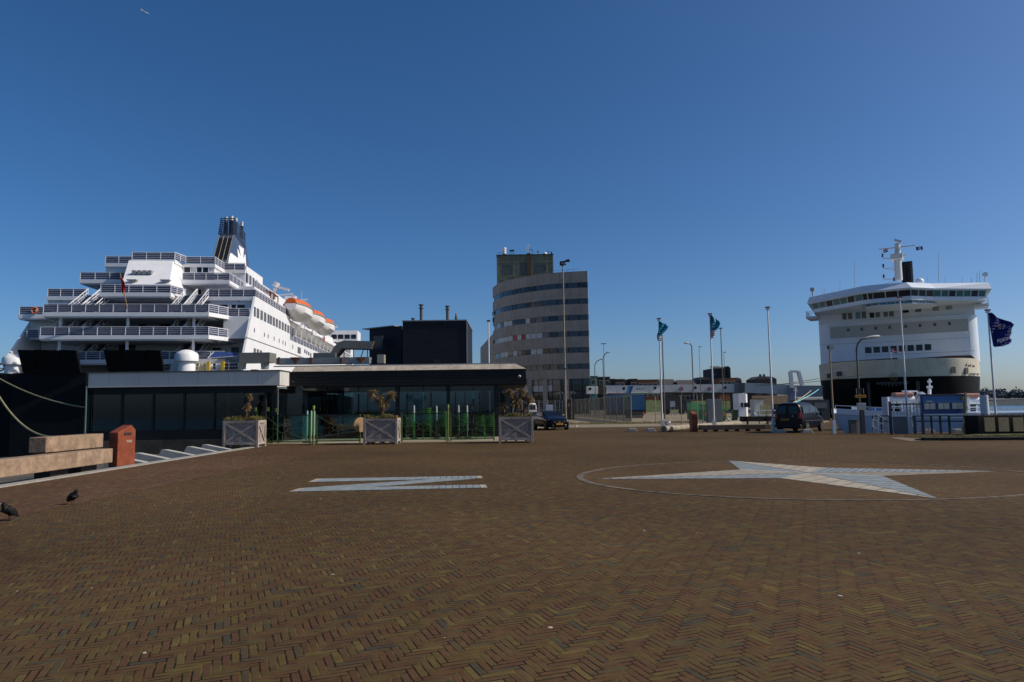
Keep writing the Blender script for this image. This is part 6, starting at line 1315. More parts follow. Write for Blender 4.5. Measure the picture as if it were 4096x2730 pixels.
MB().bar(D(3558, 1618, 38.75), D(3682, 1617, 38.75), .04, .06).build('cross_bar', railm, gt, world=True); MB().box(X(3558, 38.7)-.05, X(3558, 38.7)+.05, 38.66, 38.76, 0, Z(3558, 1607, 38.7)).build('gate_post', railm, gt, world=True)
# blue notice board
nb = thing('notice_board', 'big blue notice board with three pairs of pale posters on the quay', 'notice board', (X(3775, 38.2), 38.2, 0)); y_ = 38.2
blu = M('board deep blue', (.01, .035, .16), .5, var=.1); blu2 = M('board mid blue', (.02, .13, .33), .5, var=.1); pap = M('poster paper', (.28, .34, .33), .6, var=.15, sc_=4)
MB().box(X(3686, y_), X(3864, y_), y_, y_+.12, Z(3775, 1656, y_), Z(3775, 1582, y_)).build('panel', blu, nb, world=True); MB().box(X(3690, y_), X(3860, y_), y_-.02, y_-.001, Z(3775, 1611, y_), Z(3775, 1584, y_)).build('header', blu2, nb, world=True)
MB().box(X(3682, y_), X(3864, y_), y_-.05, y_+.2, Z(3775, 1582, y_), Z(3775, 1577, y_)).build('roof', M('board cap dark', (.015, .03, .035), .5), nb, world=True)
for px in (3694, 3717, 3750, 3773, 3806, 3829): MB().box(X(px, y_), X(px+21, y_), y_-.03, y_-.005, Z(px, 1638-.013*(px-3700), y_), Z(px, 1614-.013*(px-3700), y_)).build('poster', pap, nb, world=True)
MB().ell(D(3846, 1594, y_-.02), .14, .01, .1).build('emblem', M('dull olive gold', (.12, .12, .04), .6), nb, world=True); MB().box(X(3702, y_), X(3728, y_), y_-.03, y_-.021, Z(3715, 1609, y_), Z(3715, 1604, y_)).build('ship_silhouette', pap, nb, world=True)
for px in (3688, 3862): MB().box(X(px, y_)-.05, X(px, y_)+.05, y_+.01, y_+.11, 0, Z(px, 1656, y_)).build('leg', railm, nb, world=True)
MB().bar(D(3862, 1570, 38), D(3866, 1735, 38), .09, .09).build('end_post', M('end post tan', (.3, .26, .15), .6), nb, world=True)
# white sloping handrails and yellow brace
wr = thing('gangway_handrail', 'white sloping handrail going down to the workboat, left of the gate', 'handrail', (X(3530, 40), 40, 0))
for (a, b, c, d) in ((3495, 1654, 3556, 1684), (3490, 1677, 3554, 1709), (3490, 1707, 3548, 1733)): MB().bar(D(a, b, 39.3), D(c, d, 39.3), .045, .045).build('rail', wpp, wr, world=True)
for (a, b, c, d) in ((3495, 1654, 3495, 1733), (3513, 1660, 3514, 1733), (3531, 1670, 3532, 1733), (3490, 1677, 3490, 1707)): MB().bar(D(a, b, 39.3), D(c, d, 39.3), .035, .035).build('post', wpp, wr, world=True)
wr2 = thing('gangway_handrail', 'white sloping handrail right of the gate with a loop at its top', 'handrail', (X(3680, 40), 40, 0))
for (a, b, c, d) in ((3662, 1684, 3718, 1720), (3664, 1712, 3704, 1734)): MB().bar(D(a, b, 39.3), D(c, d, 39.3), .045, .045).build('rail', wpp, wr2, world=True)
for (a, b, c, d) in ((3674, 1700, 3675, 1733), (3702, 1710, 3703, 1733), (3648, 1678, 3652, 1708), (3655, 1678, 3656, 1708)): MB().bar(D(a, b, 39.3), D(c, d, 39.3), .035, .035).build('post', wpp, wr2, world=True)
yb = thing('yellow_brace', 'pale yellow leaning post beside the notice board', 'post', (X(3858, 37.9), 37.9, 0)); MB().bar(D(3868, 1626, 37.9), D(3857, 1692, 37.9), .1, .08).build('upper', M('pale yellow paint', (.5, .45, .22), .6), yb, world=True); MB().bar(D(3849, 1696, 37.9), D(3852, 1733, 37.9), .07, .07).build('lower', M('pale yellow paint'), yb, world=True)
for px, p1, yt, yd, lb in ((3528, 3555, 1592, 41.8, 'thick white mooring pile left of the barred gate'), (3921, 3951, 1584, 42.5, 'thick white mooring pile behind the dark hedge wall')):
    o = thing('mooring_pile', lb, 'mooring pile', (X((px+p1)/2, yd), yd, -3.6), 0, 'white mooring piles'); r_p = (X(p1, yd)-X(px, yd))/2; h = Z(px, yt, yd)+3.6
    MB().tube((0, 0, -1), (0, 0, h), r_p, n=20).build('shaft', pilem, o, smooth=True); MB().tube((0, 0, h), (0, 0, h+.04), r_p*.9, n=20).build('cap', pilem, o)
mb = MB(); mb.box(-.12, .12, -.08, .08, 0, .9); 
o = thing('quay_cabinet', 'small grey steel cabinet on the quay between van and lamp', 'cabinet', G(3414, 1734)); MB().box(-.2, .14, -.15, .15, 0, .76).build('body', M('cabinet grey', (.09, .11, .11), .6), o); MB().box(.142, .3, -.15, .15, 0, .74).build('side', M('cabinet tan', (.30, .26, .17), .7), o); MB().box(-.22, .31, -.17, .17, .762, .8).build('lid', M('cabinet grey'), o)
o = thing('pale_board', 'pale square board on the dark post of the big lamp', 'sign', D(3446, 1627, G(3446, 1736).y-.1)); MB().box(-.24, .24, -.02, .0, -.18, .18).build('board', M('board pale grey', (.33, .35, .33), .6, var=.1), o); MB().box(-.26, .26, -.0, .02, -.2, .2).build('rim', wpp, o)
MB().box(-.11, .11, -.08, .05, -1.6, -.2).build('post_wrap', M('dark post', (.04, .04, .05), .6), o)
# low hedge wall with plaques, dark kerb, grass
hw = thing('plaque_wall', 'low dark hedge wall carrying tan stone plaques at the right edge', 'wall', G(4000, 1742)); gy = G(3906, 1742).y
MB().box(X(3906, gy), X(3906, gy)+7, gy, gy+1.1, 0, Z(3906, 1664, gy)).build('body', M('clipped dark hedge', (.008, .008, .006), .95, var=.5, sc_=9, bump=1, bsc=30), hw, world=True)
mb = MB(); rl = random.Random(5)
for k in range(2600):
    x = X(3906, gy)+rl.random()*7; z = rl.random()*1.02; p = V((x, gy-.01-rl.random()*.05, z)) if rl.random() < .6 else V((x, gy+rl.random()*1.1, Z(3906, 1664, gy)+rl.random()*.05)); s = .02+rl.random()*.02; a = rl.random()*6; mb.add([p, p+V((s*math.cos(a), -.02, s*math.sin(a))), p+V((s*math.cos(a+1.5), .01, s*math.sin(a+1.5)))], [(0, 1, 2)])
mb.build('leaves', M('hedge leaf', (.014, .013, .007), .9, var=.4), hw, world=True)
for px in (3925, 3981, 4039, 4095): MB().box(X(px, gy), X(px+41, gy), gy-.12, gy-.07, Z(px, 1727, gy), Z(px, 1672, gy)).build('plaque', M('tan plaque', (.33, .245, .13), .7, var=.2, sc_=6), hw, world=True, bevel=.008)
k1, k2 = G(3703, 1764), G(4300, 1760)
o = MB().prism([k1+V((0, 0, -.02)), k2+V((0, 0, -.02)), k2+V((0, .35, -.02)), k1+V((0, .35, -.02))], (0, 0, .15)).build('low_kerb', M('dark mossy kerb', (.02, .018, .012), .95, var=.4, sc_=6)); tag(o, 'low dark kerb along the front of the grass strip at the right', 'kerb')
gs = setting(MB().prism([k1+V((-.3, .36, .003)), k2+V((0, .36, .003)), V((34, gy, .003)), V((X(3890, gy), gy, .003))], (0, 0, .06)).build('grass_strip', M('mossy turf', (.085, .085, .025), .95, var=.35, sc_=5)))
grass(V(((k1.x+k2.x)/2, k1.y+1.5, .06)), (k2.x-k1.x)/2, 1.3, 5200, .03, .09, 'short mossy grass between the dark kerb and hedge wall', 31, 'grass_tufts')['kind'] = 'stuff'
grass(V(((G(2300, 1672).x+G(2620, 1700).x)/2, 68, .0)), 6.5, 1.2, 3600, .08, .3, 'rough grass along the foot of the mesh fence', 21, 'rough_grass')['kind'] = 'stuff'
# ------------------------------------------------------------------ benches, bin, pipe, kiosk, bins in the middle distance
litterbin(G(2768, 1728)+V((.22, .4, 0)), R(0), 'rusty litter bin beside the long low beam bench', om)
darkbeam = M('dark oak beam', (.10, .075, .05), .85, var=.3, sc_=2, bump=.4, streak=.3)
bn2 = thing('beam_bench', 'long low dark beam bench between the rusty bin and the van', 'bench', G(2950, 1728)); a, b = G(2801, 1729), G(3108, 1730); z0_, z1_ = D(2801, 1721, a.y).z, D(2801, 1702, a.y).z
MB().box(a.x, b.x, a.y, a.y+.45, z0_, z1_).build('seat_beam', darkbeam, bn2, world=True, bevel=.02); MB().box(b.x-.02+.023, b.x+.36, a.y+.05, a.y+.5, z0_, z1_).build('end_block', M('pale end grain', (.25, .21, .14), .85, var=.2), bn2, world=True)
MB().box(X(2962, a.y+.6), X(3086, a.y+.6), a.y+.6, a.y+.95, .62, .95).build('back_beam', M('black brown beam', (.03, .022, .018), .85, var=.3), bn2, world=True)
for k in range(6): x = a.x+.4+(b.x-a.x-.8)*k/5; MB().box(x-.1, x+.1, a.y+.1, a.y+.4, 0, z0_-.003).build('support', ds, bn2, world=True)
for px in (2985, 3065): MB().box(X(px, a.y+.6)-.05, X(px, a.y+.6)+.05, a.y+.5, a.y+.6, z1_-.2, .9).build('back_bracket', ds, bn2, world=True)
pm_ = M('sandy concrete pipe', (.33, .28, .20), .85, var=.25, sc_=2, streak=.4, bump=.3)
pa, pb = G(2655, 1729)+V((0, 0, .2)), G(2960, 1704)+V((0, 0, .2)); o = MB().tube(pa, pb, .2, n=20).build('long_pipe', pm_, smooth=True); tag(o, 'long sand coloured pipe lying on the ground behind the beam bench', 'pipe')
mb = MB(); d = (pb-pa).normalized()
for t in (.28, .36, .62): c = pa.lerp(pb, t); mb.tube(c-d*.03, c+d*.03, .215, n=20)
o2 = mb.build('pipe_collar', M('collar dark', (.1, .08, .06), .8), o)
gk = thing('grey_kiosk', 'plain tall grey steel cabinet between the two green skips', 'cabinet', G(2858, 1699)); MB().box(-.62, .66, -.3, .3, 0, D(2858, 1597, G(2858, 1699).y).z).build('body', M('kiosk grey', (.15, .155, .16), .6, var=.08), gk, bevel=.02); MB().box(-.64, .68, -.32, .32, 0, .04).build('plinth', ds, gk)
yk = 66
for px0, px1, lb in ((2765, 2829, 'green waste container with a slanted lid left of the grey cabinet'), (2872, 2903, 'green waste container with a slanted lid right of the grey cabinet')):
    o = thing('waste_container', lb, 'waste container', (X((px0+px1)/2, yk+8), yk+8, 0), 0, 'green waste containers'); x0, x1 = X(px0, yk+8), X(px1, yk+8); gg = M('container green', (.05, .22, .06), .5, var=.2, sc_=2); zz = Z(px0, 1612, yk+8)
    xs = x0+(x1-x0)*.55 if px0 < 2800 else x0
    MB().box(x0, x1, yk+8, yk+10, .15, zz*.62).build('body', gg, o, world=True); MB().prism([V((x0, yk+8, zz*.625)), V((x1, yk+8, zz*.625)), V((xs+.3, yk+8, zz)), V((x0, yk+8, zz))], (0, 1.9, 0)).build('lid', M('container sunlit green', (.12, .42, .14), .5, var=.15), o, world=True)  # lid gets a brighter green, standing for sunlight on the slanted top
    MB().box(x1-.35, x1-.15, yk+7.97, yk+8-.002, .5, 1.0).build('sticker', M('sticker orange', (.5, .2, .05), .6), o, world=True)
    for xx in (x0+.2, x1-.2): MB().tube((xx, yk+8.2, .12), (xx, yk+8.4, .12), .12, n=10).build('wheel', blackclad, o, world=True)
sf = thing('bar_screen', 'short black vertical bar fence left of the grey cabinet', 'fence', G(2815, 1700))
for k in range(7): p = G(2799+k*5.2, 1700); MB().box(p.x-.012, p.x+.012, p.y, p.y+.02, 0, 1.75).build('bar', railm, sf, world=True)
p, q = G(2799, 1700), G(2831, 1700); MB().bar(p+V((0, 0, .12)), q+V((0, 0, .12)), .03, .03).build('rail', railm, sf, world=True); MB().bar(p+V((0, 0, 1.7)), q+V((0, 0, 1.7)), .03, .03).build('rail', railm, sf, world=True)
wbn = thing('wheelie_bin', 'dark green wheeled bin standing right of the grey cabinet', 'wheelie bin', G(2940, 1682)); gb = M('bin green', (.015, .07, .03), .5)
MB().loft([[V((-.22, -.25, .08)), V((.22, -.25, .08)), V((.22, .25, .08)), V((-.22, .25, .08))], [V((-.3, -.33, 1.05)), V((.3, -.33, 1.05)), V((.3, .33, 1.05)), V((-.3, .33, 1.05))]]).build('body', gb, wbn); MB().box(-.33, .33, -.37, .38, 1.055, 1.13).build('lid', gb, wbn); MB().tube((-.28, .25, .1), (.28, .25, .1), .1, n=10).build('wheel', blackclad, wbn)
# low rails (trailer-like barrier) left of the van
tb = thing('barrier_rail', 'low white double rail barrier left of the van', 'barrier', (X(3075, 60), 60, 0)); 
for y in (1643, 1661, 1667): MB().bar(D(3018, y, 62), D(3150, y-1, 62), .07, .09).build('rail', wpp, tb, world=True)
for px in (3033, 3065, 3130): MB().bar(D(px, 1641, 62), D(px, 1667, 62), .07, .07).build('post', galv, tb, world=True); MB().box(X(px, 62)-.05, X(px, 62)+.05, 61.95, 62.05, 0, .75).build('leg', galv, tb, world=True)
MB().path([D(3030, 1643, 62), D(3018, 1645, 62), D(3016, 1652, 62), D(3022, 1660, 62)], .05, 6).build('end_loop', wpp, tb, world=True)
for k, px in enumerate((3047, 3055, 3064, 3074)):
    o = MB().box(X(px, 80)-.12, X(px, 80)+.12, 80, 80.3, 0, Z(px, 1622, 80)).build('yellow_bollard', M('cream yellow', (.55, .5, .25), .6)); tag(o, ('first', 'second', 'third', 'fourth')[k]+' from the left of four cream bollards beyond the barrier', 'bollard', 'cream bollards')
o = MB().box(X(3103, 78), X(3144, 78), 78, 79, .1, Z(3120, 1616, 78)).build('dark_crate', M('crate black', (.02, .02, .02), .7)); tag(o, 'black crate standing beyond the barrier left of the van', 'crate')
# white linkspan gantry
ga = thing('linkspan_gantry', 'white A shaped steel gantry left of the right ferry bow', 'gantry', (X(3190, 112), 112, 0)); gwt = M('gantry white', (.50, .50, .55), .5, var=.12, streak=.2)
for (x1_, y1_, x2_, y2_, w_) in ((3161, 1487, 3167, 1552, .5), (3193, 1487, 3208, 1542, .5), (3161, 1487, 3193, 1487, .35), (3167, 1540, 3178, 1558, .3)): MB().bar(D(x1_, y1_, 112), D(x2_, y2_, 112), w_, w_).build('beam', gwt, ga, world=True)
MB().prism([D(3162, 1552, 112), D(3178, 1560, 112), D(3186, 1600, 112), D(3186, 1640, 112), D(3156, 1640, 112)], (0, .8, 0)).build('leg', M('gantry blue grey', (.10, .12, .2), .6), ga, world=True)
mb = MB(); mb.tube(D(3180, 1610, 105), D(3183, 1548, 105), .07, n=6); mb.bar(D(3174, 1563, 105), D(3190, 1563, 105), .1, .14); mb.build('lamp_pole', wpp, ga, world=True)
ak = thing('dark_cabin', 'low dark cabin with a pale window behind the van roof', 'cabin', (X(3290, 70), 70, 0)); MB().box(X(3205, 70), X(3317, 70), 70, 73, 0, Z(3260, 1600, 70)).build('wall', M('cabin dark', (.02, .025, .03), .6), ak, world=True); MB().box(X(3255, 70), X(3305, 70), 69.9, 69.98, Z(3280, 1634, 70), Z(3280, 1611, 70)).build('window', M('dull pane', (.12, .13, .12), .4), ak, world=True)
rr1 = [(D(2850, 1531, 150), D(3450, 1500, 118), 1.0), (D(2850, 1537, 150), D(3275, 1515, 124), .8)]
for k, (a, b, s) in enumerate(rr1): rope_obj('mooring_line', a, b, s, .045, M('line olive', (.13, .14, .07), .9), ('upper', 'lower')[k]+' long olive mooring line from the right ferry to the yard')
rope_obj('mooring_line', D(3168, 1617, 60), D(3275, 1558, 110), .12, .05, M('line cyan', (.2, .55, .6), .8), 'pale turquoise rope slanting up to the right ferry'); rope_obj('mooring_line', D(3160, 1618, 61), D(3245, 1562, 108), .12, .045, M('line tan', (.5, .38, .2), .8), 'tan rope beside the turquoise one')
for k, (px, py) in enumerate(((3126, 1733), (3232, 1733), (2605, 1728), (2530, 1727), (3720, 1733), (3838, 1733))):
    o = MB().prism([V((-.36, 0, 0)), V((.36, 0, 0)), V((.22, 0, .22)), V((-.22, 0, .22))], (0, .35, 0)).build('concrete_block', M('pale foot', (.42, .40, .36), .8, var=.2), bevel=.02); o.location = G(px, py); tag(o, 'low pale concrete block ' + ('behind the left rear wheel of the van', 'behind the right rear wheel of the van', 'left of the ragged flag pole', 'farther left of the two by the ragged flag pole', 'under the railing before the notice board', 'under the right end of the notice board')[k], 'concrete block', 'low concrete blocks')
# ------------------------------------------------------------------ vehicles
carglass = M('car glass', (.006, .009, .012), .08, var=.1, spec=.35); tyre = M('tyre rubber', (.012, .012, .012), .8); rimm = M('alloy rim', (.35, .33, .28), .35, metal=.7); redl = M('tail lamp red', (.35, .015, .015), .25); headl = M('headlamp glass', (.25, .3, .32), .1); platem = M('yellow plate', (.65, .32, .02), .5)
def wheel(par, x, y, r=.32, w_=.2, s=1):
    o = MB().tube((x-w_/2, y, r), (x+w_/2, y, r), r, n=24).build('wheel', tyre, par, smooth=True); xo = x+s*w_/2
    mb = MB(); mb.tube((xo-.01*s, y, r), (xo+.012*s, y, r), r*.66, n=24); 
    m2 = mb.build('rim', rimm, o)
    mb = MB()
    for k in range(5): a = 2*math.pi*k/5; mb.bar((xo+.016*s, y+math.cos(a)*r*.15, r+math.sin(a)*r*.15), (xo+.016*s, y+math.cos(a+.35)*r*.6, r+math.sin(a+.35)*r*.6), .02, .055)
    mb.build('spoke_shadow', tyre, o)
def carbody(st, mat, par, name='body'):
    """st: (y, wb, z0, w1, zbelt, w2, ztop) stations from front to back"""
    rings = []
    for y, wb, z0, w1, zb_, w2, zt in st:
        zm = (z0+zb_)/2
        half = [(wb*.88, z0), (wb, z0+.08), (w1, zm), (w1*.985, zb_), (w2, zt-.03 if zt-zb_ > .1 else zt), (w2*.6, zt+.02)]
        rings.append([V((x, y, z)) for x, z in half] + [V((-x, y, z)) for x, z in reversed(half)])
    mb = MB(); mb.loft(rings); o = mb.build(name, mat, par, smooth=True); s = o.modifiers.new('s', 'SUBSURF'); s.levels = s.render_levels = 2; return o, rings
def quadpane(pts, off, par, name='window', mat=None, th=.006):
    n_ = (pts[1]-pts[0]).cross(pts[3]-pts[0]).normalized(); P = [p+n_*off for p in pts]; return MB().prism(P, n_*th).build(name, mat or carglass, par)
# dark blue hatchback coming towards the camera (local: front at -y)
cpaint = M('midnight blue paint', (.003, .0035, .006), .25, var=.05, coat=.06, spec=.2)
hc = thing('hatchback_car', 'dark blue hatchback with yellow plate driving towards us right of the planters', 'car', G(2226, 1722)+V((-.35, 2.1, 0)), R(16))
st = [(-2.13, .62, .28, .66, .58, .56, .66), (-2.05, .76, .2, .80, .66, .68, .76), (-1.75, .82, .18, .87, .76, .74, .88), (-1.2, .84, .18, .89, .86, .78, .98), (-.85, .85, .18, .90, .92, .76, 1.04), (-.15, .85, .18, .90, .95, .62, 1.40), (.5, .85, .18, .90, .97, .62, 1.45), (1.2, .85, .18, .90, .99, .60, 1.40), (1.8, .84, .2, .88, 1.0, .56, 1.18), (2.1, .78, .3, .80, .9, .5, 1.0), (2.18, .66, .35, .68, .8, .45, .9)]
body, _ = carbody(st, cpaint, hc)
ws_ = [V((-.70, -.98, .99)), V((.70, -.98, .99)), V((.56, -.28, 1.345)), V((-.56, -.28, 1.345))]
quadpane(ws_, .022, hc, 'windscreen')
for s in (-1, 1):
    sw = [V((s*.80, -.62, 1.0)), V((s*.815, .35, 1.02)), V((s*.665, .35, 1.36)), V((s*.67, -.18, 1.32))]; sw2 = [V((s*.815, .42, 1.02)), V((s*.80, 1.3, 1.05)), V((s*.65, 1.1, 1.33)), V((s*.665, .42, 1.36))]
    for q in (sw, sw2): quadpane(q if s > 0 else [q[1], q[0], q[3], q[2]], .035, hc, 'side_window')
    MB().ell((s*.93, -.72, 1.02), .1, .06, .07).build('wing_mirror', cpaint, hc, smooth=True)
    for y in (-1.38, 1.32): wheel(hc, s*.80, y, .325, .2, s)
    MB().prism([V((s*.42, -2.085, .66)), V((s*.74, -1.93, .68)), V((s*.80, -1.80, .80)), V((s*.50, -2.0, .76))], (0, -.03, .0)).build('headlamp', headl, hc)
    MB().prism([V((s*.46, -2.125, .36)), V((s*.74, -2.0, .37)), V((s*.74, -2.0, .41)), V((s*.46, -2.125, .40))], (0, -.02, 0)).build('daylight_lamp', M('lit strip', (.8, .82, .85), .3), hc)
MB().prism([V((-.36, -2.13, .55)), V((.36, -2.13, .55)), V((.32, -2.13, .67)), V((-.32, -2.13, .67))], (0, -.03, 0)).build('grille', blackclad, hc); MB().bar((-.40, -2.16, .54), (-.34, -2.165, .68), .03, .03).bar((.40, -2.16, .54), (.34, -2.165, .68), .03, .03).tube((0, -2.17, .61), (0, -2.185, .61), .055, n=14).build('grille_badge', rimm, hc)
pl_ = MB().box(-.26, .26, -2.19, -2.175, .40, .51).build('number_plate', platem, hc); textmesh('plate_lettering', 'ZD-SR-03', .085, blackclad, pl_, AX((0, -2.195, .455), (1, 0, 0), (0, 0, 1)), .001)
MB().box(-.6, .6, -2.12, -1.9, .17, .27).build('front_spoiler', tyre, hc)
# black delivery van from behind (local: rear at -y)
vp = M('van black paint', (.004, .004, .006), .35, var=.05, coat=.08, spec=.25)
vb = G(3190, 1733); van = thing('small_van', 'small black delivery van parked with its back to us by the quay', 'van', vb+V((.95, 1.85, 0)), R(-42))
st = [(-2.0, .74, .30, .80, .95, .66, 1.70), (-1.95, .80, .24, .86, 1.0, .70, 1.78), (-1.2, .82, .22, .88, 1.02, .72, 1.82), (0, .82, .22, .88, 1.02, .72, 1.82), (.6, .82, .22, .88, 1.0, .68, 1.76), (1.15, .82, .22, .87, .98, .62, 1.30), (1.45, .82, .22, .86, .94, .66, 1.05), (1.9, .78, .25, .80, .80, .60, .90), (2.08, .66, .3, .7, .7, .5, .76)]
carbody(st, vp, van)
for s in (-1, 1):
    q = [V((s*.1, -2.0, 1.15)), V((s*.64, -1.995, 1.15)), V((s*.58, -1.96, 1.6)), V((s*.1, -1.965, 1.6))]; quadpane(q if s > 0 else [q[1], q[0], q[3], q[2]], .03, van, 'rear_window')
    MB().box(s*.70-.06, s*.70+.06, -2.03, -1.94, .85, 1.2).build('tail_lamp', redl, van)
    q = [V((s*.84, .32, 1.08)), V((s*.835, -.62, 1.08)), V((s*.755, -.62, 1.6)), V((s*.75, .32, 1.58))]; q2 = [V((s*.84, 1.1, 1.06)), V((s*.84, .40, 1.08)), V((s*.75, .40, 1.58)), V((s*.72, .72, 1.5))]; q3 = [V((s*.835, -.70, 1.1)), V((s*.82, -1.75, 1.12)), V((s*.75, -1.7, 1.6)), V((s*.755, -.70, 1.6))]
    for w3 in (q, q2, q3): quadpane([w3[1], w3[0], w3[3], w3[2]] if s > 0 else w3, .035, van, 'side_window')
    for y in (-1.25, 1.3): wheel(van, s*.79, y, .31, .19, s)
    MB().box(s*.98-.08, s*.98+.08, .8, .92, 1.0, 1.2).build('wing_mirror', vp, van, bevel=.02); MB().bar((s*.89, -1.7, .72), (s*.89, 1.6, .70), .02, .06).build('side_strip', tyre, van)
MB().box(-.78, .78, -2.1, -1.95, .32, .52).build('bumper', tyre, van, bevel=.03); pl_ = MB().box(-.42, .08, -2.04, -2.025, .74, .86).build('number_plate', M('dull yellow plate', (.35, .19, .02), .6), van)
textmesh('plate_lettering', '2-VLR-54', .085, blackclad, pl_, AX((-.17, -2.043, .8), (1, 0, 0), (0, 0, 1)), .001); MB().tube((.3, -2.03, 1.0), (.3, -2.045, 1.0), .05, n=12).build('badge', steel, van); MB().box(-.012, .012, -2.02, -2.0, .5, 1.7).build('door_gap', tyre, van)
# vehicles at the far fence
o = thing('estate_car', 'black car parked behind the tubular fence right of the planters', 'car', (X(2080, 88), 88, 0), R(4)); o.scale = (1.1, 1.1, 1.27); carbody([(x*.9, *b_) for x, *b_ in st], vp, o); MB().box(.55, .75, -1.84, -1.8, .8, 1.1).build('tail_lamp', redl, o)
for s in (-1, 1):
    for y in (-1.1, 1.2): wheel(o, s*.79, y, .31, .19, s)
o = thing('white_van', 'white vehicle parked right behind the black car at the fence', 'van', (X(2112, 94), 94, 0), R(10)); o.scale = (1.0, 1.0, 1.25)
hb = MB().box(X(2050, 80), X(2150, 80), 80, 81, 0, 1.15).build('low_hedge', M('low hedge green', (.035, .045, .015), .95, var=.4, sc_=6, bump=.6)); tag(hb, 'low green hedge strip in front of the vehicles at the tubular fence', 'hedge'); carbody(st, white, o); MB().box(-.6, .6, -2.02, -2.0, 1.1, 1.6).build('rear_window', carglass, o)
for s in (-1, 1):
    for y in (-1.25, 1.3): wheel(o, s*.79, y, .31, .19, s)
# ------------------------------------------------------------------ people, birds, aeroplane
def skin(name, mat, par, verts, edges, sub=2, loc=None, label=None, cat=None):
    me = bpy.data.meshes.new(name); me.from_pydata([v[:3] for v in verts], [], []) ; me = bpy.data.meshes.new(name); me.from_pydata([tuple(v[:3]) for v in verts], edges, []); me.materials.append(mat)
    o = bpy.data.objects.new(name, me); COL.objects.link(o); o.parent = par
    m_ = o.modifiers.new('skin', 'SKIN'); m_.use_smooth_shade = True
    if not me.skin_vertices: me.attributes.new('x', 'FLOAT', 'POINT')
    sv = me.skin_vertices[0].data if me.skin_vertices else None
    if sv:
        for i, v in enumerate(verts): sv[i].radius = (v[3], v[4] if len(v) > 4 else v[3])
        sv[0].use_root = True
    s = o.modifiers.new('sub', 'SUBSURF'); s.levels = s.render_levels = sub; return o
skinm = M('skin', (.42, .24, .16), .6, var=.05); coatw = M('off white jacket', (.72, .70, .68), .8, var=.15, sc_=8, bump=.4); trous = M('dark trousers', (.05, .06, .08), .8); hair = M('grey hair', (.12, .11, .10), .8)
pe = thing('person', 'person in an off-white jacket behind the cafe glass, seen from the side, arms folded', 'person', (X(1893, 44.6), 44.6, .46), R(20)); pe.scale = (1.04,)*3
bv = [(0, 0, .95, .13, .10), (0, 0, 1.12, .14, .10), (0, 0, 1.35, .17, .11), (0, 0, 1.47, .06, .06), (0, -.01, 1.56, .055, .055), (0, -.02, 1.64, .085, .095), (0, -.02, 1.72, .07, .08), (.1, 0, .9, .09), (.11, 0, .5, .06), (.11, .02, .1, .045), (.11, -.1, .05, .04), (-.1, 0, .9, .09), (-.11, 0, .5, .06), (-.11, .02, .1, .045), (-.11, -.1, .05, .04),
      (.2, 0, 1.4, .065), (.27, -.02, 1.15, .05), (.12, -.2, 1.12, .038), (0, -.24, 1.14, .03), (-.2, 0, 1.4, .065), (-.27, -.02, 1.15, .05), (-.12, -.2, 1.08, .038), (0, -.22, 1.06, .03)]
be = [(0, 1), (1, 2), (2, 3), (3, 4), (4, 5), (5, 6), (0, 7), (7, 8), (8, 9), (9, 10), (0, 11), (11, 12), (12, 13), (13, 14), (2, 15), (15, 16), (16, 17), (17, 18), (2, 19), (19, 20), (20, 21), (21, 22)]
skin('body', skinm, pe, bv, be)
skin('jacket', coatw, pe, [(0, 0, .92, .155, .12), (0, 0, 1.12, .16, .12), (0, 0, 1.36, .19, .13), (0, 0, 1.45, .09, .08), (.21, 0, 1.41, .085), (.28, -.02, 1.14, .07), (.11, -.21, 1.12, .052), (-.21, 0, 1.41, .085), (-.28, -.02, 1.14, .07), (-.11, -.21, 1.08, .052)], [(0, 1), (1, 2), (2, 3), (2, 4), (4, 5), (5, 6), (2, 7), (7, 8), (8, 9)])
skin('trousers', trous, pe, [(0, 0, .93, .145, .115), (.1, 0, .86, .1), (.11, 0, .5, .075), (.11, .02, .1, .062), (-.1, 0, .86, .1), (-.11, 0, .5, .075), (-.11, .02, .1, .062)], [(0, 1), (1, 2), (2, 3), (0, 4), (4, 5), (5, 6)])
MB().ell((0, .0, 1.69), .088, .10, .085).build('hair', hair, pe, smooth=True)
for s in (-1, 1): MB().ell((s*.032, -.112, 1.655), .012, .008, .009).build('eye', blackclad, pe)
MB().ell((0, -.122, 1.625), .012, .018, .02).build('nose', skinm, pe, smooth=True)
crow_b = M('crow plumage', (.008, .007, .008), .6, var=.3, sc_=20, spec=.2); 
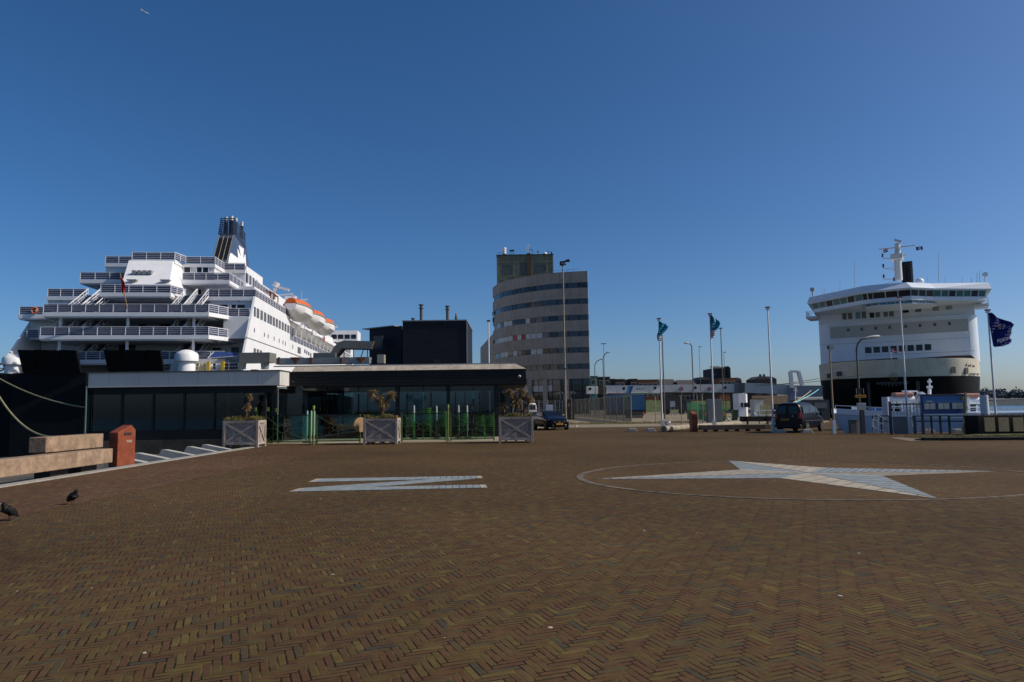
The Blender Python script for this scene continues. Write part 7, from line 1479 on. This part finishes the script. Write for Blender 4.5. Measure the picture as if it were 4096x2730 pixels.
def bird(name, label, loc, rz, sc_f, mat, head_mat, legc, group, lean=0, cat='bird'):
    o = thing(name, label, cat, loc, rz, group); o.scale = (sc_f,)*3
    bdy = skin('body', mat, o, [(0, -.01, .19, .085, .085), (0, -.07, .25, .075, .078), (0, -.10, .315, .05, .055), (0, -.115, .36, .048, .05), (0, -.14, .365, .036, .034), (0, .07, .145, .065, .06), (0, .13, .105, .04, .028), (0, .20, .06, .03, .012)], [(0, 1), (1, 2), (2, 3), (3, 4), (0, 5), (5, 6), (6, 7)])
    for s in (-1, 1):
        mb = MB(); mb.ell((s*.078, .03, .19), .018, .14, .065, 10, 6, 0, Matrix.Rotation(-.75, 3, 'X')); mb.build('wing', mat, o, smooth=True)
        MB().path([(s*.025, .0, .14), (s*.028, .02, .07), (s*.028, 0, .005)], .006, 6).build('leg', legc, o); MB().bar((s*.028, .03, .006), (s*.028, -.045, .006), .025, .01).build('foot', legc, o)
        MB().ell((s*.036, -.15, .375), .005, .006, .006).build('eye', M('eye bead', (.002, .002, .002), .1), o)
    MB().lathe([(.014, 0), (.011, .03), (.002, .062)], (0, -.165, .362), 8, ax=Matrix.Rotation(R(98), 3, 'X')).build('beak', head_mat, o, smooth=True)
    return o
bird('crow', 'black crow standing upright on the plaza, right of two, facing right', G(290, 2019), R(65), .76, crow_b, M('crow beak', (.02, .02, .02), .4), crow_b, 'crows on the plaza')
bird('crow', 'black crow with ruffled feathers at the left picture edge', G(34, 2084), R(-25), .82, crow_b, M('crow beak'), crow_b, 'crows on the plaza')
gullw = M('gull white', (.7, .7, .68), .6, var=.1); gy_ = M('gull beak', (.5, .35, .05), .5)
bird('gull', 'white gull standing by the ragged flag pole', G(2672, 1710)+V((0, 0, 0)), R(90), 1.5, gullw, gy_, gy_, 'gulls near the pipe'); bird('gull', 'white gull sitting behind the long pipe near the wheelie bin', G(2918, 1693), R(-100), 1.2, gullw, gy_, gy_, 'gulls near the pipe'); bird('gull', 'white gull on the ground just right of the dark car', G(2305, 1716), R(100), .8, gullw, gy_, gy_, 'gulls near the pipe')
# airliner high in the sky
pc = D(577, 48, 900); ap = thing('airliner', 'tiny white airliner high in the sky at upper left', 'aeroplane', pc, 0); ap.rotation_euler = (0, R(26), R(0))
wa = M('aeroplane white', (.8, .8, .82), .4)
MB().lathe([(.05, -6), (.6, -4.5), (.75, -2), (.75, 4), (.4, 6.5), (.1, 8)], (0, 0, 0), 12, ax=Matrix.Rotation(R(90), 3, 'Y')).build('fuselage', wa, ap, smooth=True)
MB().prism([V((-.5, 0, 0)), V((-1.8, 6.5, .4)), V((-.9, 6.5, .4)), V((1.5, 0, 0))], (0, 0, .15)).build('wing', wa, ap); MB().prism([V((-.5, 0, 0)), V((-1.8, -6.5, .4)), V((-.9, -6.5, .4)), V((1.5, 0, 0))], (0, 0, .15)).build('wing', wa, ap); MB().prism([V((-4.2, 0, .5)), V((-5.9, 0, .4)), V((-6.4, 0, 2.2)), V((-5.6, 0, 2.2))], (0, .15, 0)).build('tail_fin', wa, ap)
